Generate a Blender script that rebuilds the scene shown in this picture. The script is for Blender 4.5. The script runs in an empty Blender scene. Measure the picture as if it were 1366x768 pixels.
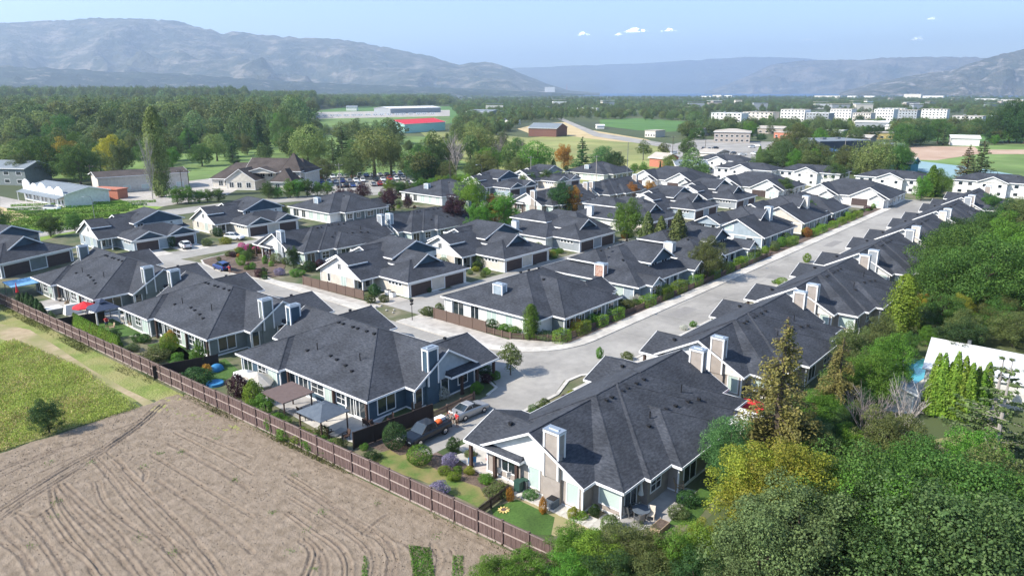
import bpy, math, random
import numpy as np
from mathutils import Vector, noise
R = math.radians
C = bpy.context.scene.collection
rnd = random.Random(7)
HAZE = 1.0e-4

# ------------------------------------------------------------------ camera, world, sun, exposure
CAM_H = 34.0
PITCH, HEAD, FPX = R(15.265), R(40.834), 960.0
cd = bpy.data.cameras.new('camera'); cam = bpy.data.objects.new('camera', cd); C.objects.link(cam)
cam.location = (0, 0, CAM_H)
cam.rotation_euler = (R(90) - PITCH, 0, HEAD - R(90))
cd.sensor_width = 36; cd.lens = FPX / 1366 * 36; cd.clip_start = 0.5; cd.clip_end = 60000
bpy.context.scene.camera = cam
SUN_EL, SUN_AZ = R(41), R(150)          # direction towards the sun, azimuth counted from +X towards +Y
w = bpy.data.worlds.new('World'); bpy.context.scene.world = w; w.use_nodes = True
nt = w.node_tree; bg = nt.nodes['Background']
sky = nt.nodes.new('ShaderNodeTexSky'); sky.sky_type = 'NISHITA'; sky.sun_disc = False
sky.sun_elevation = SUN_EL; sky.sun_rotation = R(90) - SUN_AZ
sky.air_density = 1.0; sky.dust_density = 0.7; sky.ozone_density = 3.2
nt.links.new(sky.outputs[0], bg.inputs[0]); bg.inputs[1].default_value = 0.13
sl = bpy.data.lights.new('sun', 'SUN'); sl.energy = 5.0; sl.angle = R(0.53); sl.color = (1.0, 0.92, 0.80)
sun = bpy.data.objects.new('sun', sl); C.objects.link(sun)
sd = Vector((math.cos(SUN_AZ) * math.cos(SUN_EL), math.sin(SUN_AZ) * math.cos(SUN_EL), math.sin(SUN_EL)))
sun.rotation_euler = sd.to_track_quat('Z', 'Y').to_euler()
vs = bpy.context.scene.view_settings; vs.view_transform = 'Standard'; vs.look = 'None'; vs.exposure = 0.88; vs.gamma = 1
cy = bpy.context.scene.cycles
cy.max_bounces = 6; cy.diffuse_bounces = 3; cy.glossy_bounces = 2; cy.transmission_bounces = 4; cy.volume_bounces = 1
cy.transparent_max_bounces = 24; cy.volume_step_rate = 5

# ------------------------------------------------------------------ where a point of the photograph lies on the ground (or at height z)
_c, _s = math.cos(PITCH), math.sin(PITCH)
def G(px, py, z=0.0):
    x, y = px - 683, py - 384
    fw, dn = FPX * _c - y * _s, FPX * _s + y * _c
    k = (CAM_H - z) / dn
    return ((fw * k) * math.cos(HEAD) + x * k * math.sin(HEAD), (fw * k) * math.sin(HEAD) - x * k * math.cos(HEAD))
def PJ(u, v, z=0.0):
    F = u * math.cos(HEAD) + v * math.sin(HEAD); Rr = u * math.sin(HEAD) - v * math.cos(HEAD)
    zc = F * _c + (CAM_H - z) * _s; yc = -F * _s + (CAM_H - z) * _c
    return (683 + FPX * Rr / zc, 384 + FPX * yc / zc) if zc > 1 else (-9999, 9999)

# ------------------------------------------------------------------ materials
def new_mat(name):
    m = bpy.data.materials.new(name); m.use_nodes = True
    return m, m.node_tree, m.node_tree.nodes['Principled BSDF']
def srgb(c): return tuple(((x / 12.92) if x <= .04045 else ((x + .055) / 1.055) ** 2.4) for x in c)
def plain(name, col, rough=.7, metal=0, spec=.4):
    m, t, b = new_mat(name)
    b.inputs['Base Color'].default_value = (*col, 1); b.inputs['Roughness'].default_value = rough
    b.inputs['Metallic'].default_value = metal; b.inputs['Specular IOR Level'].default_value = spec
    return m
def noisy(name, cols, scale=1.0, rough=.85, detail=6, stretch=(1, 1, 1), bump=0.0, bscale=None, spec=.3, coord='Object', contrast=1.0, scale2=None, mix2=.35, cols2=None, seed=0):
    """colour ramp over noise; optional second, larger noise that multiplies."""
    m, t, b = new_mat(name); N = t.nodes; L = t.links
    tc = N.new('ShaderNodeTexCoord'); mp = N.new('ShaderNodeMapping'); mp.inputs['Scale'].default_value = stretch
    mp.inputs['Location'].default_value = (seed * 3.1, seed * 1.7, 0)
    L.new(tc.outputs[coord], mp.inputs[0])
    n = N.new('ShaderNodeTexNoise'); n.inputs['Scale'].default_value = scale; n.inputs['Detail'].default_value = detail; n.inputs['Roughness'].default_value = .62
    L.new(mp.outputs[0], n.inputs[0])
    r = N.new('ShaderNodeValToRGB'); L.new(n.outputs[0], r.inputs[0])
    k = len(cols); lo, hi = .5 - .22 / contrast, .5 + .22 / contrast
    while len(r.color_ramp.elements) < k: r.color_ramp.elements.new(.5)
    for i, c in enumerate(cols):
        r.color_ramp.elements[i].position = lo + (hi - lo) * i / max(1, k - 1); r.color_ramp.elements[i].color = (*c, 1)
    out = r.outputs[0]
    if scale2:
        n2 = N.new('ShaderNodeTexNoise'); n2.inputs['Scale'].default_value = scale2; n2.inputs['Detail'].default_value = 5
        L.new(tc.outputs[coord], n2.inputs[0])
        r2 = N.new('ShaderNodeValToRGB'); L.new(n2.outputs[0], r2.inputs[0])
        r2.color_ramp.elements[0].position = .38; r2.color_ramp.elements[1].position = .62
        if cols2:
            r2.color_ramp.elements[0].color = (0, 0, 0, 1); r2.color_ramp.elements[1].color = (1, 1, 1, 1)
            rr = N.new('ShaderNodeMix'); rr.data_type = 'RGBA'; L.new(r2.outputs[0], rr.inputs[0]); L.new(out, rr.inputs[6]); rr.inputs[7].default_value = (*cols2, 1)
            out = rr.outputs[2]
        else:
            r2.color_ramp.elements[0].color = (1 - mix2,) * 3 + (1,); r2.color_ramp.elements[1].color = (1 + mix2 * .5,) * 3 + (1,)
            rr = N.new('ShaderNodeMix'); rr.data_type = 'RGBA'; rr.blend_type = 'MULTIPLY'; rr.inputs[0].default_value = 1
            L.new(out, rr.inputs[6]); L.new(r2.outputs[0], rr.inputs[7]); out = rr.outputs[2]
    L.new(out, b.inputs['Base Color']); b.inputs['Roughness'].default_value = rough; b.inputs['Specular IOR Level'].default_value = spec
    if bump:
        n3 = N.new('ShaderNodeTexNoise'); n3.inputs['Scale'].default_value = bscale or scale * 4; n3.inputs['Detail'].default_value = 5
        L.new(mp.outputs[0], n3.inputs[0]); bp = N.new('ShaderNodeBump'); bp.inputs['Strength'].default_value = 1; bp.inputs['Distance'].default_value = bump
        L.new(n3.outputs[0], bp.inputs['Height']); L.new(bp.outputs[0], b.inputs['Normal'])
    return m
def roofing(name, cols):
    m = noisy(name, cols, scale=2.6, detail=9, stretch=(.9, .9, 5), rough=.9, bump=.02, bscale=2.5, spec=.25, scale2=.35, mix2=.22, contrast=.95)
    return m
def siding(name, col, pitch=.18):
    m, t, b = new_mat(name); N = t.nodes; L = t.links
    tc = N.new('ShaderNodeTexCoord'); sx = N.new('ShaderNodeSeparateXYZ'); L.new(tc.outputs['Object'], sx.inputs[0])
    a = N.new('ShaderNodeMath'); a.operation = 'DIVIDE'; a.inputs[1].default_value = pitch; L.new(sx.outputs[2], a.inputs[0])
    f = N.new('ShaderNodeMath'); f.operation = 'FRACT'; L.new(a.outputs[0], f.inputs[0])
    bp = N.new('ShaderNodeBump'); bp.inputs['Strength'].default_value = 1; bp.inputs['Distance'].default_value = .02
    L.new(f.outputs[0], bp.inputs['Height']); L.new(bp.outputs[0], b.inputs['Normal'])
    n = N.new('ShaderNodeTexNoise'); n.inputs['Scale'].default_value = 1.3; n.inputs['Detail'].default_value = 5; L.new(tc.outputs['Object'], n.inputs[0])
    r = N.new('ShaderNodeValToRGB'); L.new(n.outputs[0], r.inputs[0])
    r.color_ramp.elements[0].position = .35; r.color_ramp.elements[0].color = (*[x * .88 for x in col], 1)
    r.color_ramp.elements[1].position = .65; r.color_ramp.elements[1].color = (*[min(1, x * 1.05) for x in col], 1)
    L.new(r.outputs[0], b.inputs['Base Color']); b.inputs['Roughness'].default_value = .75; b.inputs['Specular IOR Level'].default_value = .25
    return m
def leafmat(name, col, var=.35, trans=.25, hue=None):
    m, t, b = new_mat(name); N = t.nodes; L = t.links
    t.nodes.remove(b); out = N['Material Output']
    geo = N.new('ShaderNodeNewGeometry'); oi = N.new('ShaderNodeObjectInfo')
    r = N.new('ShaderNodeValToRGB'); L.new(geo.outputs['Random Per Island'], r.inputs[0])
    c2 = hue or tuple(x * 1.0 for x in (col[0] * 1.45, col[1] * 1.2, col[2] * .9))
    r.color_ramp.elements[0].position = 0; r.color_ramp.elements[0].color = (*[x * (1 - var) for x in col], 1)
    r.color_ramp.elements[1].position = 1; r.color_ramp.elements[1].color = (*c2, 1)
    e = r.color_ramp.elements.new(.5); e.color = (*col, 1)
    # clumps of lighter and darker foliage, as the plant itself has them
    tc = N.new('ShaderNodeTexCoord'); n = N.new('ShaderNodeTexNoise'); n.inputs['Scale'].default_value = .55; n.inputs['Detail'].default_value = 3
    L.new(tc.outputs['Object'], n.inputs[0])
    mr = N.new('ShaderNodeMapRange'); mr.inputs[1].default_value = .35; mr.inputs[2].default_value = .65; mr.inputs[3].default_value = .78; mr.inputs[4].default_value = 1.25
    L.new(n.outputs[0], mr.inputs[0])
    mo = N.new('ShaderNodeMapRange'); mo.inputs[3].default_value = .8; mo.inputs[4].default_value = 1.2; L.new(oi.outputs['Random'], mo.inputs[0])
    mu = N.new('ShaderNodeMath'); mu.operation = 'MULTIPLY'; L.new(mr.outputs[0], mu.inputs[0]); L.new(mo.outputs[0], mu.inputs[1])
    hs = N.new('ShaderNodeHueSaturation'); L.new(r.outputs[0], hs.inputs['Color']); L.new(mu.outputs[0], hs.inputs['Value'])
    m2 = N.new('ShaderNodeMapRange'); m2.inputs[3].default_value = .485; m2.inputs[4].default_value = .52; L.new(oi.outputs['Random'], m2.inputs[0]); L.new(m2.outputs[0], hs.inputs['Hue'])
    d = N.new('ShaderNodeBsdfPrincipled'); d.inputs['Roughness'].default_value = .6; d.inputs['Specular IOR Level'].default_value = .25
    tr = N.new('ShaderNodeBsdfTranslucent'); mx = N.new('ShaderNodeMixShader'); mx.inputs[0].default_value = trans
    L.new(hs.outputs[0], d.inputs['Base Color']); L.new(hs.outputs[0], tr.inputs[0])
    L.new(d.outputs[0], mx.inputs[1]); L.new(tr.outputs[0], mx.inputs[2]); L.new(mx.outputs[0], out.inputs[0])
    return m
M = {}
M['roof'] = roofing('slate_blue_shingles', [(.020, .024, .032), (.046, .052, .065), (.078, .085, .101)])
M['roof_brown'] = roofing('brown_shingles', [(.045, .038, .036), (.075, .062, .058), (.10, .088, .082)])
M['trim'] = plain('white_trim', (.78, .79, .80), .55)
M['metal_cap'] = plain('galvanised_cap', (.42, .47, .52), .35, .6)
M['w_tan'] = siding('tan_siding', (.37, .33, .30))
M['w_cream'] = siding('cream_siding', (.62, .58, .52))
M['w_white'] = siding('white_siding', (.74, .74, .72))
M['w_blue'] = siding('slate_blue_siding', (.060, .105, .150))
M['w_grey'] = siding('grey_siding', (.30, .33, .36))
M['w_sage'] = siding('sage_grey_siding', (.19, .22, .22))
M['w_brown'] = siding('brown_siding', (.12, .085, .07))
M['w_lblue'] = siding('pale_blue_siding', (.33, .40, .46))
M['brick'] = noisy('red_brick', [(.30, .15, .11), (.42, .26, .2), (.5, .4, .34)], 5, contrast=1.5)
M['garage'] = siding('dark_brown_garage_door', (.075, .055, .052), .5)
M['garage_w'] = siding('white_garage_door', (.7, .7, .68), .5)
M['door'] = plain('dark_door', (.05, .035, .03), .5)
def glass(name, col, rough=.08):
    m, t, b = new_mat(name); b.inputs['Base Color'].default_value = (*col, 1); b.inputs['Roughness'].default_value = rough
    b.inputs['Specular IOR Level'].default_value = .9; b.inputs['Coat Weight'].default_value = .5
    return m
M['glass'] = glass('dark_window_glass', (.02, .03, .038))
M['blind'] = glass('window_with_pale_blind', (.46, .56, .53), .25)
M['asphalt'] = noisy('weathered_pale_asphalt', [(.27, .26, .245), (.31, .30, .28), (.35, .335, .31)], .8, detail=9, bump=.004, scale2=.09, mix2=.2)
M['asphalt_patch'] = noisy('darker_asphalt_patch', [(.21, .205, .195), (.26, .25, .24)], 1.2, detail=9)
M['tar'] = plain('tar_seal', (.10, .10, .10), .8)
M['clod'] = noisy('soil_clods', [(.13, .10, .075), (.30, .245, .19)], 1.5)
M['concrete'] = noisy('concrete', [(.42, .40, .37), (.50, .48, .44), (.56, .54, .50)], 1.2, detail=8, scale2=.3, mix2=.15)
M['patio'] = noisy('grey_patio', [(.30, .29, .28), (.38, .37, .36)], 1.5, detail=8, scale2=.4, mix2=.2)
M['lawn'] = noisy('lawn', [(.045, .095, .018), (.075, .15, .026), (.10, .19, .035)], 5, detail=8, bump=.03, bscale=25, scale2=.35, cols2=(.24, .20, .085))
M['lawn_green'] = noisy('green_lawn', [(.04, .085, .018), (.06, .125, .025), (.08, .155, .032)], 5, detail=8, bump=.03, bscale=25, scale2=.3, mix2=.25)
M['mulch'] = noisy('bark_mulch', [(.07, .05, .04), (.13, .095, .075), (.20, .16, .13)], 5, detail=9, bump=.03, scale2=.6, mix2=.3)
M['yard'] = noisy('yard_ground', [(.10, .11, .05), (.17, .155, .10), (.28, .25, .2)], .5, detail=9, bump=.03, bscale=6, scale2=.12, cols2=(.055, .085, .03))
M['ground'] = noisy('valley_ground', [(.05, .075, .03), (.08, .105, .04), (.13, .14, .06)], .012, detail=10, scale2=.0035, cols2=(.055, .07, .035))
M['golf'] = noisy('fairway_grass', [(.10, .17, .045), (.14, .22, .06), (.19, .26, .085)], .06, detail=10, scale2=.02, mix2=.3)
M['vine_ground'] = noisy('vineyard_grass', [(.13, .22, .035), (.19, .29, .05), (.25, .33, .08)], .3, detail=10, scale2=.06, mix2=.2)
M['dryfield'] = noisy('dry_grass_field', [(.20, .235, .075), (.26, .28, .10), (.33, .31, .13)], .05, detail=10, scale2=.015, mix2=.25)
M['straw'] = noisy('straw_field', [(.38, .30, .16), (.48, .38, .21), (.55, .44, .26)], .08, detail=10)
M['crop'] = noisy('green_crop', [(.05, .12, .03), (.08, .17, .04), (.11, .21, .06)], .05, detail=8, stretch=(1, .15, 1))
M['dirt'] = noisy('pinkish_bare_dirt', [(.34, .22, .16), (.42, .30, .22), (.5, .38, .3)], .06, detail=10)
M['gravel'] = noisy('gravel', [(.28, .26, .24), (.38, .36, .33), (.48, .45, .42)], .7, detail=10, scale2=.05, mix2=.2)
M['trail'] = noisy('dry_trail', [(.27, .21, .13), (.35, .28, .18), (.42, .34, .23)], .9, detail=10, bump=.03, scale2=.16, cols2=(.22, .22, .09))
M['wildgrass'] = noisy('wild_grass', [(.10, .15, .03), (.17, .22, .05), (.27, .28, .10)], .5, detail=10, bump=.15, bscale=4, scale2=.16, cols2=(.26, .25, .10))
M['fence'] = noisy('weathered_brown_fence', [(.075, .048, .045), (.125, .085, .078), (.18, .13, .118)], 3, stretch=(6, 6, .5), detail=8)
M['fence_rail'] = noisy('pale_weathered_rail', [(.30, .24, .215), (.40, .33, .30)], 3)
M['fence_dark'] = noisy('dark_stained_fence', [(.030, .022, .02), (.045, .033, .03)], 3, stretch=(6, 6, .5))
M['fence_tan'] = noisy('brown_panel_fence', [(.12, .085, .07), (.16, .115, .095)], 3, stretch=(6, 6, .5))
M['post'] = noisy('dark_timber', [(.05, .03, .025), (.08, .05, .04)], 4)
M['wood'] = noisy('bare_wood', [(.30, .22, .15), (.4, .31, .22)], 4)
M['bark'] = noisy('bark', [(.07, .055, .045), (.13, .105, .085)], 4, stretch=(3, 3, .6), bump=.02)
M['barkpale'] = noisy('pale_bark', [(.26, .235, .215), (.38, .35, .33)], 4, stretch=(3, 3, .6))
M['black'] = plain('black', (.012, .012, .014), .6)
M['rubber'] = plain('rubber', (.02, .02, .02), .9)
M['chrome'] = plain('chrome', (.6, .6, .62), .2, 1)
M['steel'] = plain('grey_steel', (.25, .26, .27), .4, .7)
M['red_fabric'] = noisy('red_fabric', [(.55, .02, .03), (.66, .04, .05)], 2)
M['white_fabric'] = noisy('white_fabric', [(.62, .61, .58), (.74, .73, .70)], 2)
M['cream_fabric'] = noisy('cream_fabric', [(.55, .50, .42), (.66, .61, .53)], 2)
M['blue_fabric'] = noisy('blue_fabric', [(.03, .16, .36), (.05, .24, .48)], 2)
M['grey_fabric'] = noisy('grey_blue_fabric', [(.07, .09, .12), (.11, .135, .165)], 2)
M['brown_fabric'] = noisy('brown_fabric', [(.11, .08, .075), (.15, .11, .10)], 2)
M['navy_fabric'] = noisy('navy_fabric', [(.035, .05, .09), (.05, .07, .12)], 2)
M['tarp'] = noisy('pale_blue_tarp', [(.12, .30, .52), (.2, .4, .62)], .5)
M['pool'] = glass('pool_water', (.06, .35, .42), .05)
M['court'] = noisy('teal_court', [(.20, .32, .36), (.26, .38, .41)], .1)
M['skin'] = plain('skin', (.42, .24, .17), .6)
M['hair'] = plain('dark_hair', (.03, .02, .015), .7)
M['orange'] = plain('orange_cloth', (.75, .13, .03), .8)
M['magenta'] = leafmat('magenta_blossom', (.42, .02, .19), .3, .1, (.55, .05, .28))
M['water'] = plain('lake_water', (.02, .07, .17), .45, 0, .25)
for k, c, h in [('leaf', (.062, .130, .026), (.11, .19, .035)), ('leaf_dark', (.036, .082, .024), (.065, .125, .032)), ('leaf_olive', (.098, .128, .040), (.16, .18, .055)), ('leaf_lime', (.14, .24, .028), (.24, .34, .04)),
             ('leaf_yellow', (.20, .235, .03), (.33, .31, .04)), ('leaf_gold', (.30, .27, .03), (.48, .38, .04)), ('leaf_purple', (.055, .022, .03), (.10, .04, .05)), ('leaf_blue', (.078, .160, .050), (.14, .235, .075)),
             ('leaf_straw', (.42, .36, .16), (.55, .48, .24)), ('leaf_brown', (.15, .135, .045), (.27, .22, .08)), ('leaf_willow', (.16, .205, .06), (.26, .30, .10)), ('leaf_grey', (.115, .175, .064), (.18, .25, .09)), ('leaf_forest', (.085, .135, .040), (.155, .20, .068)),
             ('leaf_bright', (.088, .185, .024), (.14, .27, .035)), ('leaf_lavender', (.22, .20, .32), (.33, .30, .42)), ('leaf_orange', (.32, .15, .03), (.5, .28, .05)), ('leaf_white', (.45, .46, .40), (.6, .6, .55)), ('leaf_weed', (.27, .32, .06), (.42, .42, .13))]:
    M[k] = leafmat(k, tuple(x * 1.22 for x in c), .4, .38, tuple(x * 1.1 for x in h) if h else None)
M['twig'] = noisy('grey_twigs', [(.17, .145, .135), (.27, .235, .225)], 3)
def carpaint(name, col, metal=.3):
    m, t, b = new_mat(name); b.inputs['Base Color'].default_value = (*col, 1); b.inputs['Metallic'].default_value = metal
    b.inputs['Roughness'].default_value = .4; b.inputs['Coat Weight'].default_value = .35; b.inputs['Coat Roughness'].default_value = .08
    return m
M['car_silver'] = carpaint('silver_paint', (.42, .42, .42), .5); M['car_black'] = carpaint('black_blue_paint', (.006, .009, .016), 0); M['car_white'] = carpaint('white_paint', (.68, .70, .72), 0)
M['car_blue'] = carpaint('blue_paint', (.015, .05, .22)); M['car_grey'] = carpaint('grey_paint', (.14, .15, .17), .5); M['car_red'] = carpaint('red_paint', (.35, .02, .02), 0)
M['tail'] = plain('tail_lamp', (.3, .01, .01), .3); M['head'] = plain('head_lamp', (.7, .72, .75), .15)

# ------------------------------------------------------------------ mesh helpers
class MB:
    def __init__(s): s.v = []; s.f = []; s.m = []
    def face(s, pts, m=0):
        n = len(s.v); s.v += [tuple(p) for p in pts]; s.f.append(tuple(range(n, n + len(pts)))); s.m.append(m)
    def box(s, x0, y0, z0, x1, y1, z1, m=0):
        n = len(s.v)
        s.v += [(x0, y0, z0), (x1, y0, z0), (x1, y1, z0), (x0, y1, z0), (x0, y0, z1), (x1, y0, z1), (x1, y1, z1), (x0, y1, z1)]
        for q in ((0, 3, 2, 1), (4, 5, 6, 7), (0, 1, 5, 4), (1, 2, 6, 5), (2, 3, 7, 6), (3, 0, 4, 7)):
            s.f.append(tuple(n + i for i in q)); s.m.append(m)
    def prism(s, poly, z0, z1, m=0):
        n = len(s.v); k = len(poly)
        s.v += [(x, y, z0) for x, y in poly] + [(x, y, z1) for x, y in poly]
        s.f.append(tuple(n + i for i in range(k))[::-1]); s.f.append(tuple(n + k + i for i in range(k))); s.m += [m, m]
        for i in range(k):
            j = (i + 1) % k; s.f.append((n + i, n + j, n + k + j, n + k + i)); s.m.append(m)
    def hull(s, bot, top, m=0):
        n = len(s.v); k = len(bot); s.v += [tuple(p) for p in bot] + [tuple(p) for p in top]
        s.f.append(tuple(n + i for i in range(k))[::-1]); s.f.append(tuple(n + k + i for i in range(k))); s.m += [m, m]
        for i in range(k):
            j = (i + 1) % k; s.f.append((n + i, n + j, n + k + j, n + k + i)); s.m.append(m)
    def tube(s, p, q, r0, r1=None, n=6, m=0):
        p, q = Vector(p), Vector(q); r1 = r0 if r1 is None else r1; d = (q - p)
        if d.length < 1e-6: return
        d.normalize(); a = d.orthogonal().normalized(); b = d.cross(a); k = len(s.v)
        for c, r in ((p, r0), (q, r1)):
            for i in range(n):
                t = 2 * math.pi * i / n; s.v.append(tuple(c + (a * math.cos(t) + b * math.sin(t)) * r))
        for i in range(n):
            j = (i + 1) % n; s.f.append((k + i, k + j, k + n + j, k + n + i)); s.m.append(m)
        s.f.append(tuple(k + i for i in range(n))[::-1]); s.f.append(tuple(k + n + i for i in range(n))); s.m += [m, m]
    def path(s, pts, rs, n=6, m=0):
        for i in range(len(pts) - 1): s.tube(pts[i], pts[i + 1], rs[i], rs[i + 1], n, m)
    def ball(s, c, r, n=8, k=5, m=0, sq=(1, 1, 1)):
        b = len(s.v)
        for i in range(k + 1):
            ph = math.pi * i / k
            for j in range(n):
                t = 2 * math.pi * j / n
                s.v.append((c[0] + r * sq[0] * math.sin(ph) * math.cos(t), c[1] + r * sq[1] * math.sin(ph) * math.sin(t), c[2] + r * sq[2] * math.cos(ph)))
        for i in range(k):
            for j in range(n):
                j2 = (j + 1) % n; s.f.append((b + i * n + j, b + (i + 1) * n + j, b + (i + 1) * n + j2, b + i * n + j2)); s.m.append(m)
    def mesh(s, name, mats):
        me = bpy.data.meshes.new(name); me.from_pydata(s.v, [], s.f)
        for x in mats: me.materials.append(M[x] if isinstance(x, str) else x)
        if len(mats) > 1: me.polygons.foreach_set('material_index', s.m)
        me.update(); return me
    def build(s, name, mats, parent=None, smooth=False, loc=None):
        if isinstance(mats, str): mats = [mats]
        me = s.mesh(name, mats)
        if smooth: me.polygons.foreach_set('use_smooth', [True] * len(me.polygons))
        return link(name, me, parent, loc)
def link(name, me, parent=None, loc=None, rz=None, sc=None):
    o = bpy.data.objects.new(name, me); C.objects.link(o)
    if parent: o.parent = parent
    if loc is not None: o.location = loc
    if rz is not None: o.rotation_euler = (0, 0, rz)
    if sc is not None: o.scale = sc if hasattr(sc, '__len__') else (sc,) * 3
    return o
def tag(o, label=None, cat=None, group=None, kind=None):
    if label: o['label'] = label
    if cat: o['category'] = cat
    if group: o['group'] = group
    if kind: o['kind'] = kind
    return o
def empty(name, loc, rz=0, label=None, cat=None, group=None, sc=1):
    o = link(name, None, None, (loc[0], loc[1], loc[2] if len(loc) > 2 else 0), rz, sc); o.empty_display_size = .5
    return tag(o, label, cat, group)
def setmat(o, k, i=0):
    if o.material_slots:
        o.material_slots[i].link = 'OBJECT'; o.material_slots[i].material = M[k]
kids = {}
def dup(root, loc, rz=0, label=None, group=None, swap=None, sc=None):
    r = root.copy(); C.objects.link(r); r.location = (loc[0], loc[1], loc[2] if len(loc) > 2 else 0); r.rotation_euler = (0, 0, rz)
    if sc is not None: r.scale = sc if hasattr(sc, '__len__') else (sc,) * 3
    if label: r['label'] = label
    if group: r['group'] = group
    def rec(a, b):
        for ch in a.children:
            c = ch.copy(); C.objects.link(c); c.parent = b
            if swap and c.data:
                for i, s_ in enumerate(c.material_slots):
                    k = swap.get(s_.material.name)
                    if k: s_.link = 'OBJECT'; s_.material = M[k]
            rec(ch, c)
    rec(root, r)
    return r
def sheet(name, pts, z, mat, kind='structure', label=None, cat=None):
    b = MB(); b.face([(x, y, z) for x, y in pts]); o = b.build(name, [mat]); return tag(o, label, cat, None, kind)
def psheet(name, px, z, mat, **k): return sheet(name, [G(*p) for p in px], z, mat, **k)
def npmesh(name, V, Q, mats, smooth=False):
    me = bpy.data.meshes.new(name); V = np.asarray(V, np.float32); Q = np.asarray(Q, np.int32); k = Q.shape[1]
    me.vertices.add(len(V)); me.vertices.foreach_set('co', V.ravel())
    me.loops.add(Q.size); me.loops.foreach_set('vertex_index', Q.ravel())
    me.polygons.add(len(Q)); me.polygons.foreach_set('loop_start', np.arange(0, Q.size, k, dtype=np.int32))
    me.update(calc_edges=True)
    for x in mats: me.materials.append(M[x])
    if smooth: me.polygons.foreach_set('use_smooth', [True] * len(Q))
    return me

# ------------------------------------------------------------------ foliage: many leaf-sized faces spread through the crown's volume
def leafquads(P, Nn, size, rs, asp=.7, droop=0.0):
    n = len(P); t = rs.normal(size=(n, 3)); t[:, 2] -= droop
    Nn = Nn / (np.linalg.norm(Nn, axis=1, keepdims=True) + 1e-9)
    t -= (t * Nn).sum(1, keepdims=True) * Nn; t /= np.linalg.norm(t, axis=1, keepdims=True) + 1e-9
    b = np.cross(Nn, t); s = (size if np.ndim(size) else np.full(n, size))[:, None]
    s = s * rs.uniform(.6, 1.35, (n, 1))
    V = np.stack([P - t * s * .5, P + b * s * .5 * asp + Nn * s * .12, P + t * s * .5, P - b * s * .5 * asp + Nn * s * .12], 1).reshape(-1, 3)
    return V, np.arange(4 * n).reshape(n, 4)
def blobleaves(cs, rr, n, size, seed, sq=(1, 1, .8), fuzz=.18, jit=.55, up=.25, asp=.7):
    """leaves over the surfaces of many sub-crowns, none inside another."""
    rs = np.random.RandomState(seed); cs = np.asarray(cs, float); rr = np.asarray(rr, float)
    w_ = rr ** 2; idx = rs.choice(len(cs), int(n * 1.7), p=w_ / w_.sum())
    d = rs.normal(size=(len(idx), 3)); d /= np.linalg.norm(d, axis=1, keepdims=True)
    P = cs[idx] + d * (rr[idx] * (1 + rs.normal(size=len(idx)) * fuzz))[:, None] * np.array(sq)
    keep = np.ones(len(P), bool)
    for c, r_ in zip(cs, rr):
        q = (P - c) / np.array(sq); keep &= ~((q ** 2).sum(1) < (r_ * .72) ** 2)
    P, d = P[keep][:n], d[keep][:n]
    Nn = d + rs.normal(size=d.shape) * jit; Nn[:, 2] += up
    return leafquads(P, Nn, size, rs, asp)
def crown_round(h, wd, nb, n, size, seed, base=.25, flat=.85, sq=(1, 1, .8), top=1.0, br=(.24, .42)):
    rs = np.random.RandomState(seed); cs, rr = [], []; cz = h * (base + (1 - base) * .5); rz_ = h * (1 - base) * .5; rw = wd * .5
    for i in range(nb):
        d = rs.normal(size=3); d /= np.linalg.norm(d); k = rs.uniform(.35, 1.08)
        r_ = rw * rs.uniform(*br); prof = 1.0 if d[2] < 0 else (1 - .35 * d[2] * (2 - top))
        cs.append((d[0] * k * (rw - r_ * .3) * prof * 1.1, d[1] * k * (rw - r_ * .3) * prof * 1.1, cz + d[2] * k * rz_ * .95)); rr.append(r_)
    cs.append((0, 0, cz)); rr.append(rw * .5)
    return blobleaves(cs, rr, n, size, seed + 1, sq)
PROTO = {}
def trunk_mesh(name, h, r, limbs, seed, mat='bark', lean=0, spread=.3, base=.3):
    rs = random.Random(seed); b = MB(); top = (rs.uniform(-.3, .3) + lean, rs.uniform(-.3, .3), h * .8)
    mid = (top[0] * .3, top[1] * .3, h * base)
    b.path([(0, 0, -.15), (0, 0, h * .06), mid, top], [r * 1.35, r, r * .75, r * .18], 7)
    for i in range(limbs):
        t = rs.uniform(.0, .75); s0 = Vector(mid).lerp(Vector(top), t); a = i * 2.4 + rs.uniform(-.4, .4); L_ = h * spread * (1 - t * .5) * rs.uniform(.7, 1.1)
        e = s0 + Vector((math.cos(a) * L_, math.sin(a) * L_, L_ * rs.uniform(.4, .9))); m_ = s0.lerp(e, .5) + Vector((0, 0, -.08 * L_))
        b.path([tuple(s0), tuple(m_), tuple(e)], [r * .42 * (1 - t * .5), r * .28 * (1 - t * .5), r * .06], 5)
    return b.mesh(name, [mat])
def proto(key, V, Q, mat, trunk): PROTO[key] = (npmesh(key + '_crown', V, Q, [mat]), trunk)
def cat_(*L_):
    Vs, Qs, o = [], [], 0
    for V, Q in L_: Vs.append(V); Qs.append(Q + o); o += len(V)
    return np.concatenate(Vs), np.concatenate(Qs)
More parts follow.
